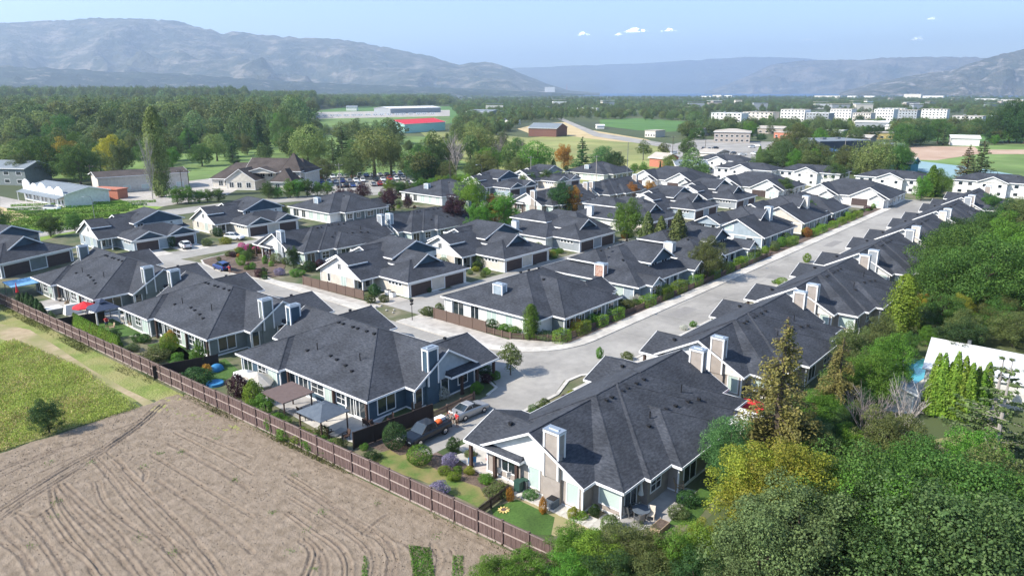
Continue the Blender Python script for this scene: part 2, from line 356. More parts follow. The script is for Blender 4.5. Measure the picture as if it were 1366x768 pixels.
# all prototypes are 10 m tall; a tree scales them
for i in range(3):
    proto('maple%d' % i, *crown_round(10, 8.6, 130, 27000, .17, 10 + i, .10, br=(.09, .25)), 'leaf', trunk_mesh('maple_trunk%d' % i, 10, .24, 9, i))
for i in range(2):
    proto('cloud%d' % i, *crown_round(10, 11, 120, 28000, .19, 30 + i, .1, top=.9, br=(.10, .26)), 'leaf_dark', trunk_mesh('broad_trunk%d' % i, 10, .3, 9, i + 5))
for i in range(3):   # tall irregular trees of the distant woods: fewer, larger leaf clumps
    proto('wood%d' % i, *crown_round(10, [8.6, 7.2, 9.8][i], 34, 3000, .44, 40 + i, .1), 'leaf_forest', trunk_mesh('wood_trunk%d' % i, 10, .17, 5, i + 9))
for i in range(2):
    proto('young%d' % i, *crown_round(10, 7.4, 30, 3000, .40, 60 + i, .22), 'leaf', trunk_mesh('young_trunk%d' % i, 10, .2, 6, i + 12))
def shrubcrown(n, size, seed, nb=26):
    rs = np.random.RandomState(seed); cs, rr = [], []
    for i in range(nb):
        a = rs.uniform(0, 6.28); k = rs.uniform(0, .62); cs.append((math.cos(a) * k, math.sin(a) * k, .42 + rs.uniform(-.12, .85 - k * .6) * .8)); rr.append(rs.uniform(.26, .42))
    return blobleaves(cs, rr, n, size, seed, (1, 1, .9), .12)
for i in range(2):   # shrubs: 2 m wide, about 1.4 m tall
    proto('shrub%d' % i, *shrubcrown(4200, .09, 70 + i), 'leaf', None)
rs = np.random.RandomState(3)
d = rs.normal(size=(3200, 3)); d /= np.linalg.norm(d, axis=1, keepdims=True); d[:, 2] = d[:, 2]
P = np.stack([d[:, 0], d[:, 1], .95 + d[:, 2] * .95], 1) * (1 + rs.normal(size=(3200, 1)) * .035); P[:, 2] = np.abs(P[:, 2])
proto('ball0', *leafquads(P, d + rs.normal(size=d.shape) * .35, .1, rs), 'leaf', None)
def cone_crown(h, wd, n, size, seed, power=.8, flutes=9, base=.02, fuzz=.12, bulge=0.0, asp=.5):
    rs = np.random.RandomState(seed); z = 1 - rs.power(1.7, n) if not bulge else rs.uniform(0, 1, n); a = rs.uniform(0, 2 * np.pi, n)
    if bulge: rad = np.sin(np.pi * np.clip(z * .92 + .08, 0, 1)) ** bulge
    else: rad = (1 - z) ** power
    fl = 1 + .14 * np.sin(a * flutes + z * 7) + .08 * np.sin(a * 4 + z * 23)
    r_ = wd * .5 * rad * fl * (1 + rs.normal(size=n) * fuzz) * rs.uniform(.82, 1, n)
    P = np.stack([r_ * np.cos(a), r_ * np.sin(a), h * (base + (1 - base) * z)], 1)
    Nn = np.stack([np.cos(a), np.sin(a), .35 + 0 * a], 1) + rs.normal(size=(n, 3)) * .35
    return leafquads(P, Nn, size, rs, asp, droop=-1.5)
proto('cedar0', *cone_crown(10, 2.6, 4200, .34, 5, .62, 7), 'leaf_bright', trunk_mesh('cedar_trunk', 10, .1, 0, 1))
for i in range(2):
    proto('poplar%d' % i, *cat_(cone_crown(10, 2.7, 9000, .2, 8 + i, bulge=.45, fuzz=.2, flutes=5, asp=.7), cone_crown(9, 1.6, 1500, .24, 18 + i, bulge=.5, fuzz=.3)), 'leaf_olive', trunk_mesh('poplar_trunk%d' % i, 10, .16, 4, 2, spread=.1))
def conifer(h, wd, tiers, seed, size, droop=.35, dens=1.0, per=9, hang=.5):
    rs = np.random.RandomState(seed); Ps, Ns = [], []; b = MB()
    b.path([(0, 0, -.1), (0, 0, h * .5), (0, 0, h * .99)], [h * .022, h * .014, .02], 6)
    for t in range(tiers):
        f = t / (tiers - 1); z = h * (.06 + .92 * f); L_ = wd * .5 * ((1 - f) ** .8) * rs.uniform(.85, 1.1) + .15
        for k in range(max(4, int(per * (1 - f * .5)))):
            a = rs.uniform(0, 2 * np.pi); l = L_ * rs.uniform(.72, 1.12); n = max(6, int(dens * l * 26)); s_ = rs.uniform(.08, 1, n) ** .8
            dz = l * (.10 * s_ - droop * s_ ** 2 + .16 * s_ ** 4); wd_ = .34 * l * s_ * (1.15 - s_) + .06
            off = rs.normal(size=n) * wd_ * .55; hg = -np.abs(rs.normal(size=n)) * hang * .5
            x = l * s_ * np.cos(a) - off * np.sin(a); y = l * s_ * np.sin(a) + off * np.cos(a)
            Ps.append(np.stack([x, y, z + dz + hg], 1)); nn = np.stack([.3 * np.cos(a) + 0 * x, .3 * np.sin(a) + 0 * x, .9 + 0 * x], 1) + rs.normal(size=(n, 3)) * .5; Ns.append(nn)
            b.tube((0, 0, z), (l * .9 * math.cos(a), l * .9 * math.sin(a), z + l * (.09 - droop * .8)), .035, .01, 4)
    return leafquads(np.concatenate(Ps), np.concatenate(Ns), size, rs, .45, droop=.8) + (b,)
V, Q, b = conifer(10, 5.4, 22, 11, .20, .34, 2.4, 9, .95)
proto('spruce0', V, Q, 'leaf_brown', b.mesh('spruce_trunk', ['bark']))
V, Q, b = conifer(10, 5.4, 18, 12, .30, .22, 1.6, 9, .35)
proto('fir0', V, Q, 'leaf_dark', b.mesh('fir_trunk', ['bark']))
V, Q, b = conifer(10, 6.2, 11, 13, .34, .05, .9, 7, .15)
proto('larch0', V, Q, 'leaf_grey', b.mesh('larch_trunk', ['barkpale']))
def willow(h, wd, n, seed, size):
    rs = np.random.RandomState(seed); cs, rr = [], []; 
    for i in range(34):
        d = rs.normal(size=3); d /= np.linalg.norm(d); d[2] = abs(d[2]); k = rs.uniform(.3, .8)
        cs.append((d[0] * k * wd * .42, d[1] * k * wd * .42, h * .52 + d[2] * k * h * .42)); rr.append(wd * rs.uniform(.11, .19))
    V1, Q1 = blobleaves(cs, rr, n // 2, size, seed + 1, (1, 1, .9))
    m = 150; idx = rs.randint(0, len(cs), m); Ps = []
    for j in range(m):
        a = rs.uniform(0, 6.28); c = np.array(cs[idx[j]]); r_ = rr[idx[j]]; p = c + np.array([math.cos(a) * r_, math.sin(a) * r_, 0]); ln = rs.uniform(.25, .62) * h * .8
        q = n // 2 // m; s_ = rs.uniform(0, 1, q); ln = min(ln, p[2] - .06 * h)
        Ps.append(np.stack([p[0] + rs.normal(size=q) * .16 + math.cos(a) * s_ * .5, p[1] + rs.normal(size=q) * .16 + math.sin(a) * s_ * .5, p[2] - s_ * ln], 1))
    P = np.concatenate(Ps); Nn = P * np.array([1, 1, 0]) + rs.normal(size=P.shape) * .8
    return cat_((V1, Q1), leafquads(P, Nn, size, rs, .4, droop=3))
for i in range(2): proto('willow%d' % i, *willow(10, 9.5, 13000, 21 + i, .24), 'leaf_willow', trunk_mesh('willow_trunk%d' % i, 10, .3, 7, 4, spread=.25))
def bare(h, seed, mat, spread=.42, n1=26, thin=1.0, upw=.9):
    rs = random.Random(seed); b = MB()
    def br(p, d, L_, r_, lv):
        q = p + d * L_; b.tube(tuple(p), tuple(q), r_, r_ * .6, 4 if lv else 6)
        if lv >= 3: return
        for i in range(4 if lv < 2 else 5):
            t = rs.uniform(.35, 1); e = (d + Vector((rs.uniform(-1, 1), rs.uniform(-1, 1), rs.uniform(-.1, upw))) * (.75 if lv else .55)).normalized()
            br(p + d * L_ * t, e, L_ * rs.uniform(.45, .72), r_ * .5, lv + 1)
    br(Vector((0, 0, -.1)), Vector((0, 0, 1)), h * .38, .11 * thin, 0)
    p = Vector((0, 0, h * .2))
    for i in range(7):
        a = i * .9 + rs.uniform(0, .5); br(Vector((0, 0, h * (.12 + .04 * i))), Vector((math.cos(a) * spread, math.sin(a) * spread, 1)).normalized(), h * .36, .06 * thin, 1)
    return b.mesh('bare_branches', [mat])
PROTO['bare0'] = (None, bare(10, 5, 'twig')); PROTO['bare1'] = (None, bare(10, 9, 'barkpale', .3, thin=1.3)); PROTO['barebush0'] = (None, bare(10, 15, 'twig', .75, thin=.9, upw=.6))
NV = {'maple': 3, 'cloud': 2, 'wood': 3, 'young': 2, 'poplar': 2, 'willow': 2, 'shrub': 2}
def tree(kind, x, y, h, wscale=1.0, mat=None, name='tree', label='', cat='tree', group=None, z=0):
    """a thing: trunk and crown under an Empty at the foot of the trunk."""
    k = kind + (str(rnd.randrange(NV[kind])) if kind in NV else '0') if not kind[-1].isdigit() else kind
    cr, tk = PROTO[k]; s_ = h / 10.0
    r = empty(name, (x, y, z), rnd.uniform(0, 6.28), label, cat, group, (s_ * wscale, s_ * wscale, s_))
    if tk: link('trunk', tk, r)
    if cr:
        c = link('crown', cr, r)
        if mat: setmat(c, mat)
    return r
def bush(kind, x, y, wd, ht, mat, name='shrub', label='', cat='shrub', group=None, z=0):
    """a one-mesh plant, wd metres across and ht tall."""
    k = kind + (str(rnd.randrange(NV[kind])) if kind in NV else '0')
    cr = PROTO[k][0]; H0 = {'shrub': 1.45, 'ball': 1.9, 'cedar': 10, 'poplar': 10}[kind]; W0 = {'shrub': 2.0, 'ball': 2.0, 'cedar': 2.6, 'poplar': 2.7}[kind]
    o = link(name, cr, None, (x, y, z), rnd.uniform(0, 6.28), (wd / W0, wd / W0, ht / H0)); setmat(o, mat)
    return tag(o, label, cat, group)
def treetop(kind, tx, ty, h, **k):
    x, y = G(tx, ty, h); return tree(kind, x, y, h, **k)
def hedge(pts, wd, ht, mat, label, name='hedge', size=.11, dens=170, group=None):
    rs = np.random.RandomState(int(abs(pts[0][0] * 13 + pts[0][1] * 7)) % 9999); Ps, Ns = [], []
    for (x0, y0), (x1, y1) in zip(pts[:-1], pts[1:]):
        L_ = math.hypot(x1 - x0, y1 - y0); ux, uy = (x1 - x0) / L_, (y1 - y0) / L_
        for (area, fn) in ((L_ * wd, 'top'), (L_ * ht, 'l'), (L_ * ht, 'r'), (wd * ht, 'e0'), (wd * ht, 'e1')):
            n = int(area * dens); a, c = rs.uniform(0, 1, n), rs.uniform(0, 1, n); j = rs.normal(size=n) * .035
            if fn == 'top': s_, q, z, nn = a * L_, (c - .5) * wd, ht + j + .04 * np.sin(a * L_ * 5), (0, 0, 1)
            elif fn == 'l': s_, q, z, nn = a * L_, wd / 2 + j, c * ht, (-uy, ux, .25)
            elif fn == 'r': s_, q, z, nn = a * L_, -wd / 2 + j, c * ht, (uy, -ux, .25)
            elif fn == 'e0': s_, q, z, nn = 0 + j, (a - .5) * wd, c * ht, (-ux, -uy, .2)
            else: s_, q, z, nn = L_ + j, (a - .5) * wd, c * ht, (ux, uy, .2)
            Ps.append(np.stack([x0 + ux * s_ - uy * q - pts[0][0], y0 + uy * s_ + ux * q - pts[0][1], z + 0 * a], 1)); Ns.append(np.tile(nn, (n, 1)) + rs.normal(size=(n, 3)) * .4)
    me = npmesh(name, *leafquads(np.concatenate(Ps), np.concatenate(Ns), size, rs), [mat])
    return tag(link(name, me, None, (pts[0][0], pts[0][1], 0)), label, 'hedge', group)

# ------------------------------------------------------------------ the houses
def roofmass(root, x0, x1, y0, y1, ze, zr, axis='x', h0=0.0, h1=0.0, ridge=None, mat='roof', gw=None, gin=.5, fh=.22, trim='trim'):
    """one roof volume: two slopes, hipped (h>0) or gabled (h=0) ends, its fascia boards as a sub-part; gw = siding of the gable triangle."""
    if axis == 'x': A0, A1, B0, B1 = x0, x1, y0, y1
    else: A0, A1, B0, B1 = y0, y1, x0, x1
    T = (lambda a, b, z: (a, b, z)) if axis == 'x' else (lambda a, b, z: (b, a, z))
    br = ridge if ridge is not None else (B0 + B1) / 2
    c = [(A0, B0, ze), (A1, B0, ze), (A1, B1, ze), (A0, B1, ze)]; P = (A0 + h0, br, zr); Q = (A1 - h1, br, zr)
    mb = MB(); th = .16
    faces = [[c[0], c[1], Q, P], [c[2], c[3], P, Q]]
    if h0 > 0: faces.append([c[3], c[0], P])
    if h1 > 0: faces.append([c[1], c[2], Q])
    for f in faces:
        mb.face([T(*p) for p in f]); mb.face([T(p[0], p[1], p[2] - th) for p in f][::-1])
    # ridge and hip caps, a little proud
    edges = [(P, Q)]
    if h0 > 0: edges += [(c[0], P), (c[3], P)]
    if h1 > 0: edges += [(c[1], Q), (c[2], Q)]
    for p, q in edges: mb.tube(T(p[0], p[1], p[2] - .03), T(q[0], q[1], q[2] - .03), .09, .09, 4)
    r = mb.build('roof', [mat], root)
    fb = MB(); t = .05
    def board(p, q, out):
        o = Vector((out[0], out[1], 0)) * t; a, b_ = Vector(p), Vector(q); e = (b_ - a).normalized() * .03
        a, b_ = a - e, b_ + e
        dn = Vector((0, 0, -fh)); up = Vector((0, 0, .015))
        fb.hull([T(*(a + dn)), T(*(b_ + dn)), T(*(b_ + dn + o)), T(*(a + dn + o))], [T(*(a + up)), T(*(b_ + up)), T(*(b_ + up + o)), T(*(a + up + o))])
    board(c[0], c[1], (0, -1)); board(c[3], c[2], (0, 1))
    if h0 > 0: board(c[0], c[3], (-1, 0))
    else: board(c[0], P, (-1, 0)); board(P, c[3], (-1, 0))
    if h1 > 0: board(c[1], c[2], (1, 0))
    else: board(c[1], Q, (1, 0)); board(Q, c[2], (1, 0))
    fb.build('fascia', [trim], r)
    if gw:
        for flag, a in ((h0 == 0, A0 + gin), (h1 == 0, A1 - gin - .1)):
            if not flag: continue
            g = MB(); s0 = (zr - ze) / (br - B0); s1 = (zr - ze) / (B1 - br); i = .45
            tri = [(B0 + i, ze + s0 * i - th - .02), (B1 - i, ze + s1 * i - th - .02), (br, zr - th - .02)]
            tri = [(B0 + i, ze - .35), (B1 - i, ze - .35), (B1 - i, ze + s1 * i - th - .02), (br, zr - th - .02), (B0 + i, ze + s0 * i - th - .02)]
            g.hull([T(a, y, z) for y, z in tri], [T(a + .1, y, z) for y, z in tri])
            g.build('gable_wall', [gw], root)
    return r
_uc = {}
def wallbox(root, x0, x1, y0, y1, z0, z1, mat, name='wall', corners=True):
    b = MB(); b.box(x0, y0, z0, x1, y1, z1); o = b.build(name, [mat], root)
    if corners:
        t = MB(); s_ = .07
        for x in (x0, x1):
            for y in (y0, y1): t.box(x - s_, y - s_, z0 + .01, x + s_, y + s_, z1 - .01)
        if z0 == 0: t.box(x0 - .03, y0 - .03, .01, x1 + .03, y0 + .001, .2); t.box(x0 - .03, y0, .01, x0 + .001, y1 + .03, .2); t.box(x1 - .001, y0, .01, x1 + .03, y1 + .03, .2)
        t.build('corner_board', ['trim'], o)
    return o
def window(root, side, pos, a, z, w_, h_, pane='glass', cols=1, rows=1):
    """side: which way it looks; pos: the wall plane; a: centre along the wall; z: sill."""
    key = (w_, h_, cols, rows)
    if key not in _uc:
        f = MB(); t = .11
        f.box(-w_ / 2 - t, -.05, 0 - t, w_ / 2 + t, 0, 0); f.box(-w_ / 2 - t, -.05, h_, w_ / 2 + t, 0, h_ + t)
        f.box(-w_ / 2 - t, -.05, 0, -w_ / 2, 0, h_); f.box(w_ / 2, -.05, 0, w_ / 2 + t, 0, h_)
        for i in range(1, cols): x = -w_ / 2 + w_ * i / cols; f.box(x - .035, -.045, 0, x + .035, 0, h_)
        for i in range(1, rows): zz = h_ * i / rows; f.box(-w_ / 2, -.04, zz - .03, w_ / 2, 0, zz + .03)
        g = MB(); g.box(-w_ / 2, -.02, 0, w_ / 2, .01, h_)
        _uc[key] = (f.mesh('window', ['trim']), g.mesh('pane', ['glass']))
    loc, rz = {'-y': ((a, pos, z), 0), '+y': ((a, pos, z), math.pi), '-x': ((pos, a, z), -math.pi / 2), '+x': ((pos, a, z), math.pi / 2)}[side]
    o = link('window', _uc[key][0], root, loc, rz); p = link('pane', _uc[key][1], o)
    if pane != 'glass': setmat(p, pane)
    return o
def garage(root, side, pos, a, w_, mat='garage', h_=2.15):
    key = ('g', w_, h_)
    if key not in _uc:
        f = MB(); f.box(-w_ / 2, -.06, 0, w_ / 2, 0, h_)
        for i in range(1, 4): f.box(-w_ / 2 + .02, -.075, h_ * i / 4 - .015, w_ / 2 - .02, -.06, h_ * i / 4 + .015)
        t = MB(); t.box(-w_ / 2 - .14, -.09, 0, -w_ / 2, 0, h_ + .14); t.box(w_ / 2, -.09, 0, w_ / 2 + .14, 0, h_ + .14); t.box(-w_ / 2, -.09, h_, w_ / 2, 0, h_ + .14)
        _uc[key] = (f.mesh('garage_door', ['garage']), t.mesh('door_trim', ['trim']))
    loc, rz = {'-y': ((a, pos, .02), 0), '+y': ((a, pos, .02), math.pi), '-x': ((pos, a, .02), -math.pi / 2), '+x': ((pos, a, .02), math.pi / 2)}[side]
    o = link('garage_door', _uc[key][0], root, loc, rz); link('door_trim', _uc[key][1], o)
    if mat != 'garage': setmat(o, mat)
def chimney(root, x0, x1, y0, y1, z0, z1, mat, cap='metal_cap'):
    b = MB(); b.box(x0, y0, z0, x1, y1, z1); o = b.build('chimney', [mat], root); t = MB(); s_ = .08
    for x in (x0, x1):
        for y in (y0, y1): t.box(x - s_, y - s_, z0 + .01, x + s_, y + s_, z1 - .15)
    t.box(x0 - .1, y0 - .1, z1 - .15, x1 + .1, y1 + .1, z1 + .06); t.build('corner_trim', ['trim'], o)
    c = MB(); c.box(x0 - .12, y0 - .12, z1 + .06, x1 + .12, y1 + .12, z1 + .12); c.box(x0 + .3, y0 + .25, z1 + .12, x1 - .3, y1 - .25, z1 + .2); c.build('chimney_cap', [cap], o)
def vents(root, pts, pipe=()):
    for x, y, z in pts:
        if 'v' not in _uc: b = MB(); b.box(-.15, -.15, -.12, .15, .15, .13); b.box(-.19, -.19, .13, .19, .19, .16); _uc['v'] = b.mesh('roof_vent', ['black'])
        link('roof_vent', _uc['v'], root, (x, y, z))
    for x, y, z in pipe:
        if 'p' not in _uc: b = MB(); b.tube((0, 0, -.2), (0, 0, .6), .06, .06, 6); b.tube((0, 0, .6), (0, 0, .66), .1, .1, 6); _uc['p'] = b.mesh('vent_pipe', ['black'])
        link('vent_pipe', _uc['p'], root, (x, y, z))
def posts(root, pts, h_=2.6, mat='post', s_=.14):
    for x, y in pts:
        key = ('po', h_, mat, s_)
        if key not in _uc: b = MB(); b.box(-s_, -s_, 0, s_, s_, h_); b.box(-s_ - .04, -s_ - .04, 0, s_ + .04, s_ + .04, .2); _uc[key] = b.mesh('porch_post', [mat])
        link('porch_post', _uc[key], root, (x, y, 0))

def house_duplex(W='w_tan', WG='w_cream', D=8.5, zr=6.15, front=16.3, deep=15.2, wc=(2.4, 21.6), wz=4.4, ww=4.2, variant='R', pane='blind'):
    """two mirrored bungalow units; x along the row, y from the back eave to the street."""
    r = bpy.data.objects.new('duplex_house', None); C.objects.link(r)
    k = (zr - 2.8) / D
    roofmass(r, 0, 24, 0, deep, 2.8, zr, 'x', D * .97, D * .97, ridge=D)
    g0, gy, gz = 5.85, D + .15, 5.92
    if variant == 'R':
        roofmass(r, 3.2, 20.8, -.6, 12, 2.8, zr + .1, 'x', 8.75, 8.75, ridge=D)
        roofmass(r, 6.7, 17.3, -1.6, 6, 2.8, 2.8 + k * 5.3, 'y', 5.3, 0)
        wallbox(r, 3.7, 20.3, -.1, 9, 0, 2.7, W, corners=False); wallbox(r, 7.2, 16.8, -1.1, 2, 0, 2.7, W)
    else:
        roofmass(r, 0, 9.3, -.95, 8, 2.8, 2.8 + k * 4.6, 'y', 4.6, 0)
        wallbox(r, .5, 8.8, -.45, 5, 0, 2.7, W); gy, g0, gz = 10.6, 5.3, 6.0
    roofmass(r, -1.6, 9, gy - g0, gy + g0, 2.8, gz, 'x', 0, 1.5, gw=WG)
    roofmass(r, 15, 25.6, gy - g0, gy + g0, 2.8, gz, 'x', 1.5, 0, gw=WG)
    for c in wc:
        roofmass(r, c - ww, c + ww, D + 1, front, 2.8, wz, 'y', 1.0, 0, gw=W)
    wallbox(r, .5, 23.5, .5, deep - .6, 0, 2.7, W)
    wallbox(r, -1.0, 25.0, gy - g0 + .5, gy + g0 - .5, 0, 2.75, W)
    for s_, c in ((1, wc[0]), (-1, wc[1])):
        a0, a1 = sorted((c - s_ * (ww - 3.2), c + s_ * (ww - .5))); wallbox(r, a0, a1, D + 2, front - .5, 0, 2.6, W)
        garage(r, '+y', front - .5, (a0 + a1) / 2, 4.6)
        e = c - s_ * (ww - .35); posts(r, [(e, front - .6), (e, front - 3.6), (e, front - 6.2)])
    # gable-end walls: a shallow chase, tall windows, a white upper field
    for e, sd_, sg in ((-1.0, '-x', -1), (25.0, '+x', 1)):
        b = MB(); b.box(min(e, e + sg * .3), gy - 3.2, 0, max(e, e + sg * .3), gy - 1.4, 4.6); o = b.build('wall', [W], r)
        chimney(r, *sorted((e - sg * .0 + sg * -.45, e + sg * .4)), gy - 3.05, gy - 1.55, 2.4, 6.65, W)
        window(r, sd_, e, gy - 4.35, .5, 1.15, 2.0, pane); window(r, sd_, e, gy - .2, .5, 1.1, 2.1, pane); window(r, sd_, e, gy + 2.8, .9, 1.5, 1.4, 'glass', 2)
        b = MB(); b.box(min(e, e + sg * .04), gy - g0 + .55, 2.62, max(e, e + sg * .04), gy + g0 - .55, 2.78); b.build('trim_band', ['trim'], r)
    for e, sd_ in ((.5, '-x'), (23.5, '+x')):
        if variant == 'R': window(r, sd_, e, 1.6, .75, 2.0, 1.5, pane)
        else: window(r, sd_, e, 3.0, .6, 2.4, 1.8, 'glass', 2)
    if variant == 'L':
        for x in (7.2, 12, 16.9, 20.6): window(r, '-y', -.45 if x < 8.8 else .5, x, .12, 1.7, 2.15, 'blind' if x in (7.2, 16.9) else 'glass', 2)
        posts(r, [(9.9, -.1), (17.9, .25), (23.6, .2)], 2.6, 'post', .12)
    for x, w_ in ((1.9, 1.8), (5.0, 1.6), (9.3, 2.2), (14.7, 2.2), (19, 1.6), (22.1, 1.8)):
        y = (-1.1 if 7.2 < x < 16.8 else -.1 if 3.7 < x < 20.3 else .5) if variant == 'R' else (-.45 if x < 8.8 else .5)
        window(r, '-y', y, x, .35, w_, 2.0, 'glass', 2) if x in (1.9, 9.3, 22.1) else window(r, '-y', y, x, 1.0, w_, 1.25, 'glass', 2, 2)
    b = MB(); b.box(3.0, front - .5, 0, 3.9, front - .44, 2.05)
    z_ = lambda y: 2.8 + k * y
    vents(r, [(x, D - 1.0, z_(D - 1.0) + .03) for x in (8.6, 9.5, 11.4, 12.3, 14.0, 15.4)] + [(x, y, z_(y) + (.22 if variant == 'R' else .02)) for x, y in ((13.2, 3.6), (14.6, 3.4), (16.6, 3.1), (18.2, 2.7), (9.2, 3.2))] + [(wc[1] - 1, front - 3, wz - .2), (wc[0] - 1, front - 3, wz - .2)],
          [(17.6, 4.4, z_(4.4) + .2), (10.4, 3.8, z_(3.8) + .2)])
    return r
def house_garages(W='w_cream', WG='w_white', W2='w_blue', variant='A'):
    """paired garages facing -y under a hip with a dormer, taller unit behind, gabled unit facing -x (A) or hipped upper storey (B)."""
    r = bpy.data.objects.new('garage_court_house', None); C.objects.link(r)
    roofmass(r, 0, 14.8, 0, 11, 2.8, 5.05, 'x', 5.4, 5.4)
    wallbox(r, .5, 14.3, .5, 10.5, 0, 2.65, W)
    garage(r, '-y', .5, 3.35, 4.7); garage(r, '-y', .5, 11.4, 4.7)
    for y in (2.6, 3.5, 4.4, 5.3): window(r, '-x', .5, y, 1.8, .6, .45)
    b = MB(); b.box(.42, .42, 2.3, 14.38, .5, 2.62); b.build('trim_band', ['trim'], r)
    if variant == 'C':
        for x in (3.8, 11.2): roofmass(r, x - 3.7, x + 3.7, -.12, 6, 2.82, 4.5, 'y', 0, 1, gw=W2)
        roofmass(r, 3, 17, 9, 19, 2.8, 6.3, 'x', 4.5, 4.5)
    else: roofmass(r, 4.1, 11.4, 3.3, 13, 4.05, 6.15, 'y', 0, 2, gw=W2)
    if variant in 'AC':
        roofmass(r, 4.4, 16.2, 9.2, 21.5, 4.9, 7.35, 'y', 0, 4.5, gw=W2)
        wallbox(r, 4.9, 15.7, 9.75, 21, 0, 4.85, WG)
        roofmass(r, 2.7, 10, 12.4, 20.2, 4.7, 6.45, 'x', 0, 1, gw=WG); wallbox(r, 3.3, 9, 12.9, 19.7, 0, 4.6, WG)
        roofmass(r, -4, 7, 7.6, 20.6, 2.75, 6.1, 'x', 0, 2, gw=WG); wallbox(r, -3.45, 6, 10.2, 20.1, 0, 2.7, W)
        roofmass(r, -4.02, .2, 10.9, 17.4, 4.9, 6.35, 'x', 0, .4, mat='roof')
        window(r, '-x', -3.45, 17.6, .9, .7, 1.4); window(r, '-x', -3.45, 13.2, .5, 1.4, 1.9, 'blind', 2)
        window(r, '-x', -3.5, 14.2, 3.6, .9, 1.0, 'glass', 2)
        window(r, '-x', 4.9, 10.6, 3.0, .9, 1.5, 'glass'); window(r, '-y', 9.75, 6.0, 3.3, 1.2, 1.4, 'glass', 2); window(r, '-x', 3.3, 16, 3.2, 1.2, 1.3, 'glass', 2)
        window(r, '-y', 10.2, -2.2, .6, .9, 1.8); window(r, '-y', 10.2, -.6, .6, .9, 1.8)
        posts(r, [(-3.3, 8.0), (-1.2, 8.0), (.9, 8.0)], 2.6, 'trim', .1)
        vents(r, [(5.8, 17.3, 5.6), (10.3, 14, 7.25)])
    else:
        roofmass(r, -2.6, 12, 7.4, 23.5, 2.8, 4.9, 'y', 5, 5); wallbox(r, -2.1, 11.5, 7.9, 23, 0, 2.7, WG)
        roofmass(r, 3.6, 11.4, 12.2, 23.4, 4.95, 6.75, 'y', 3.9, 3.9); wallbox(r, 4.1, 10.9, 12.7, 22.9, 0, 4.9, WG)
        roofmass(r, 5, 18, 3.4, 22, 2.85, 6.7, 'y', 6.2, 6.4); wallbox(r, 9, 17.5, 8, 21.5, 0, 2.75, W)
        window(r, '-x', 4.1, 19, 3.3, 1.6, 1.1, 'glass', 2); window(r, '-x', 4.1, 15, 3.3, 1.6, 1.1, 'blind', 2); window(r, '-x', -2.1, 19.5, .8, 1.8, 1.4, 'glass', 2); window(r, '-x', -2.1, 14.5, .8, 1.8, 1.4, 'blind', 2)
        chimney(r, -2.3, -1.4, 16.3, 17.6, 2.2, 5.3, WG)
    vents(r, [(11, 4.8, 4.9), (13, 11, 4.9)])
    return r
def house_hip(W='w_white', brick=False):
    """low ranch house under one broad hip with a side step, gable bay at the east end."""
    r = bpy.data.objects.new('hip_roof_house', None); C.objects.link(r)
    roofmass(r, 0, 20, 2.2, 22, 2.8, 6.5, 'x', 9.2, 6.5, ridge=12)
    roofmass(r, 3.4, 18.4, 0, 16, 2.8, 6.0, 'y', 7.3, 4)
    roofmass(r, 15, 21.6, 3.0, 9.2, 2.75, 4.5, 'x', 2, 0, gw=W)
    wallbox(r, .5, 19.5, 2.7, 21.5, 0, 2.7, W); wallbox(r, 3.9, 17.9, .5, 6, 0, 2.7, 'w_sage' if W == 'w_white' else W); wallbox(r, 16, 21, 3.5, 8.7, 0, 2.7, W)
    for y, w_ in ((18.5, 2.2), (15, 1.6), (11.5, 2), (8, 1.4), (4.6, 1.5)): window(r, '-x', .5, y, .35, w_, 2.0, 'blind' if y < 12 else 'glass', 2)
    for x, w_ in ((5.2, 1.6), (8.2, 1.2), (12.2, 2.2), (16, 1.4)): window(r, '-y', .5, x, .9, w_, 1.3, 'glass', 2)
    window(r, '-y', 3.5, 19.2, .5, 2.2, 1.9, 'glass', 3, 2); window(r, '+x', 21, 6, .6, 2.2, 1.8, 'glass', 3, 2)
    chimney(r, 3.2, 4.2, 11.8, 13.6, 3.2, 5.6, 'w_lblue'); vents(r, [(9, 13, 6.4), (11, 13, 6.4), (13, 12.6, 6.4), (10, 9.2, 5.7), (12.2, 7, 5.1)])
    posts(r, [(6.3, .35), (10.2, .35), (14.2, .35), (.35, 19.8)], 2.6, 'trim', .09)
    return r
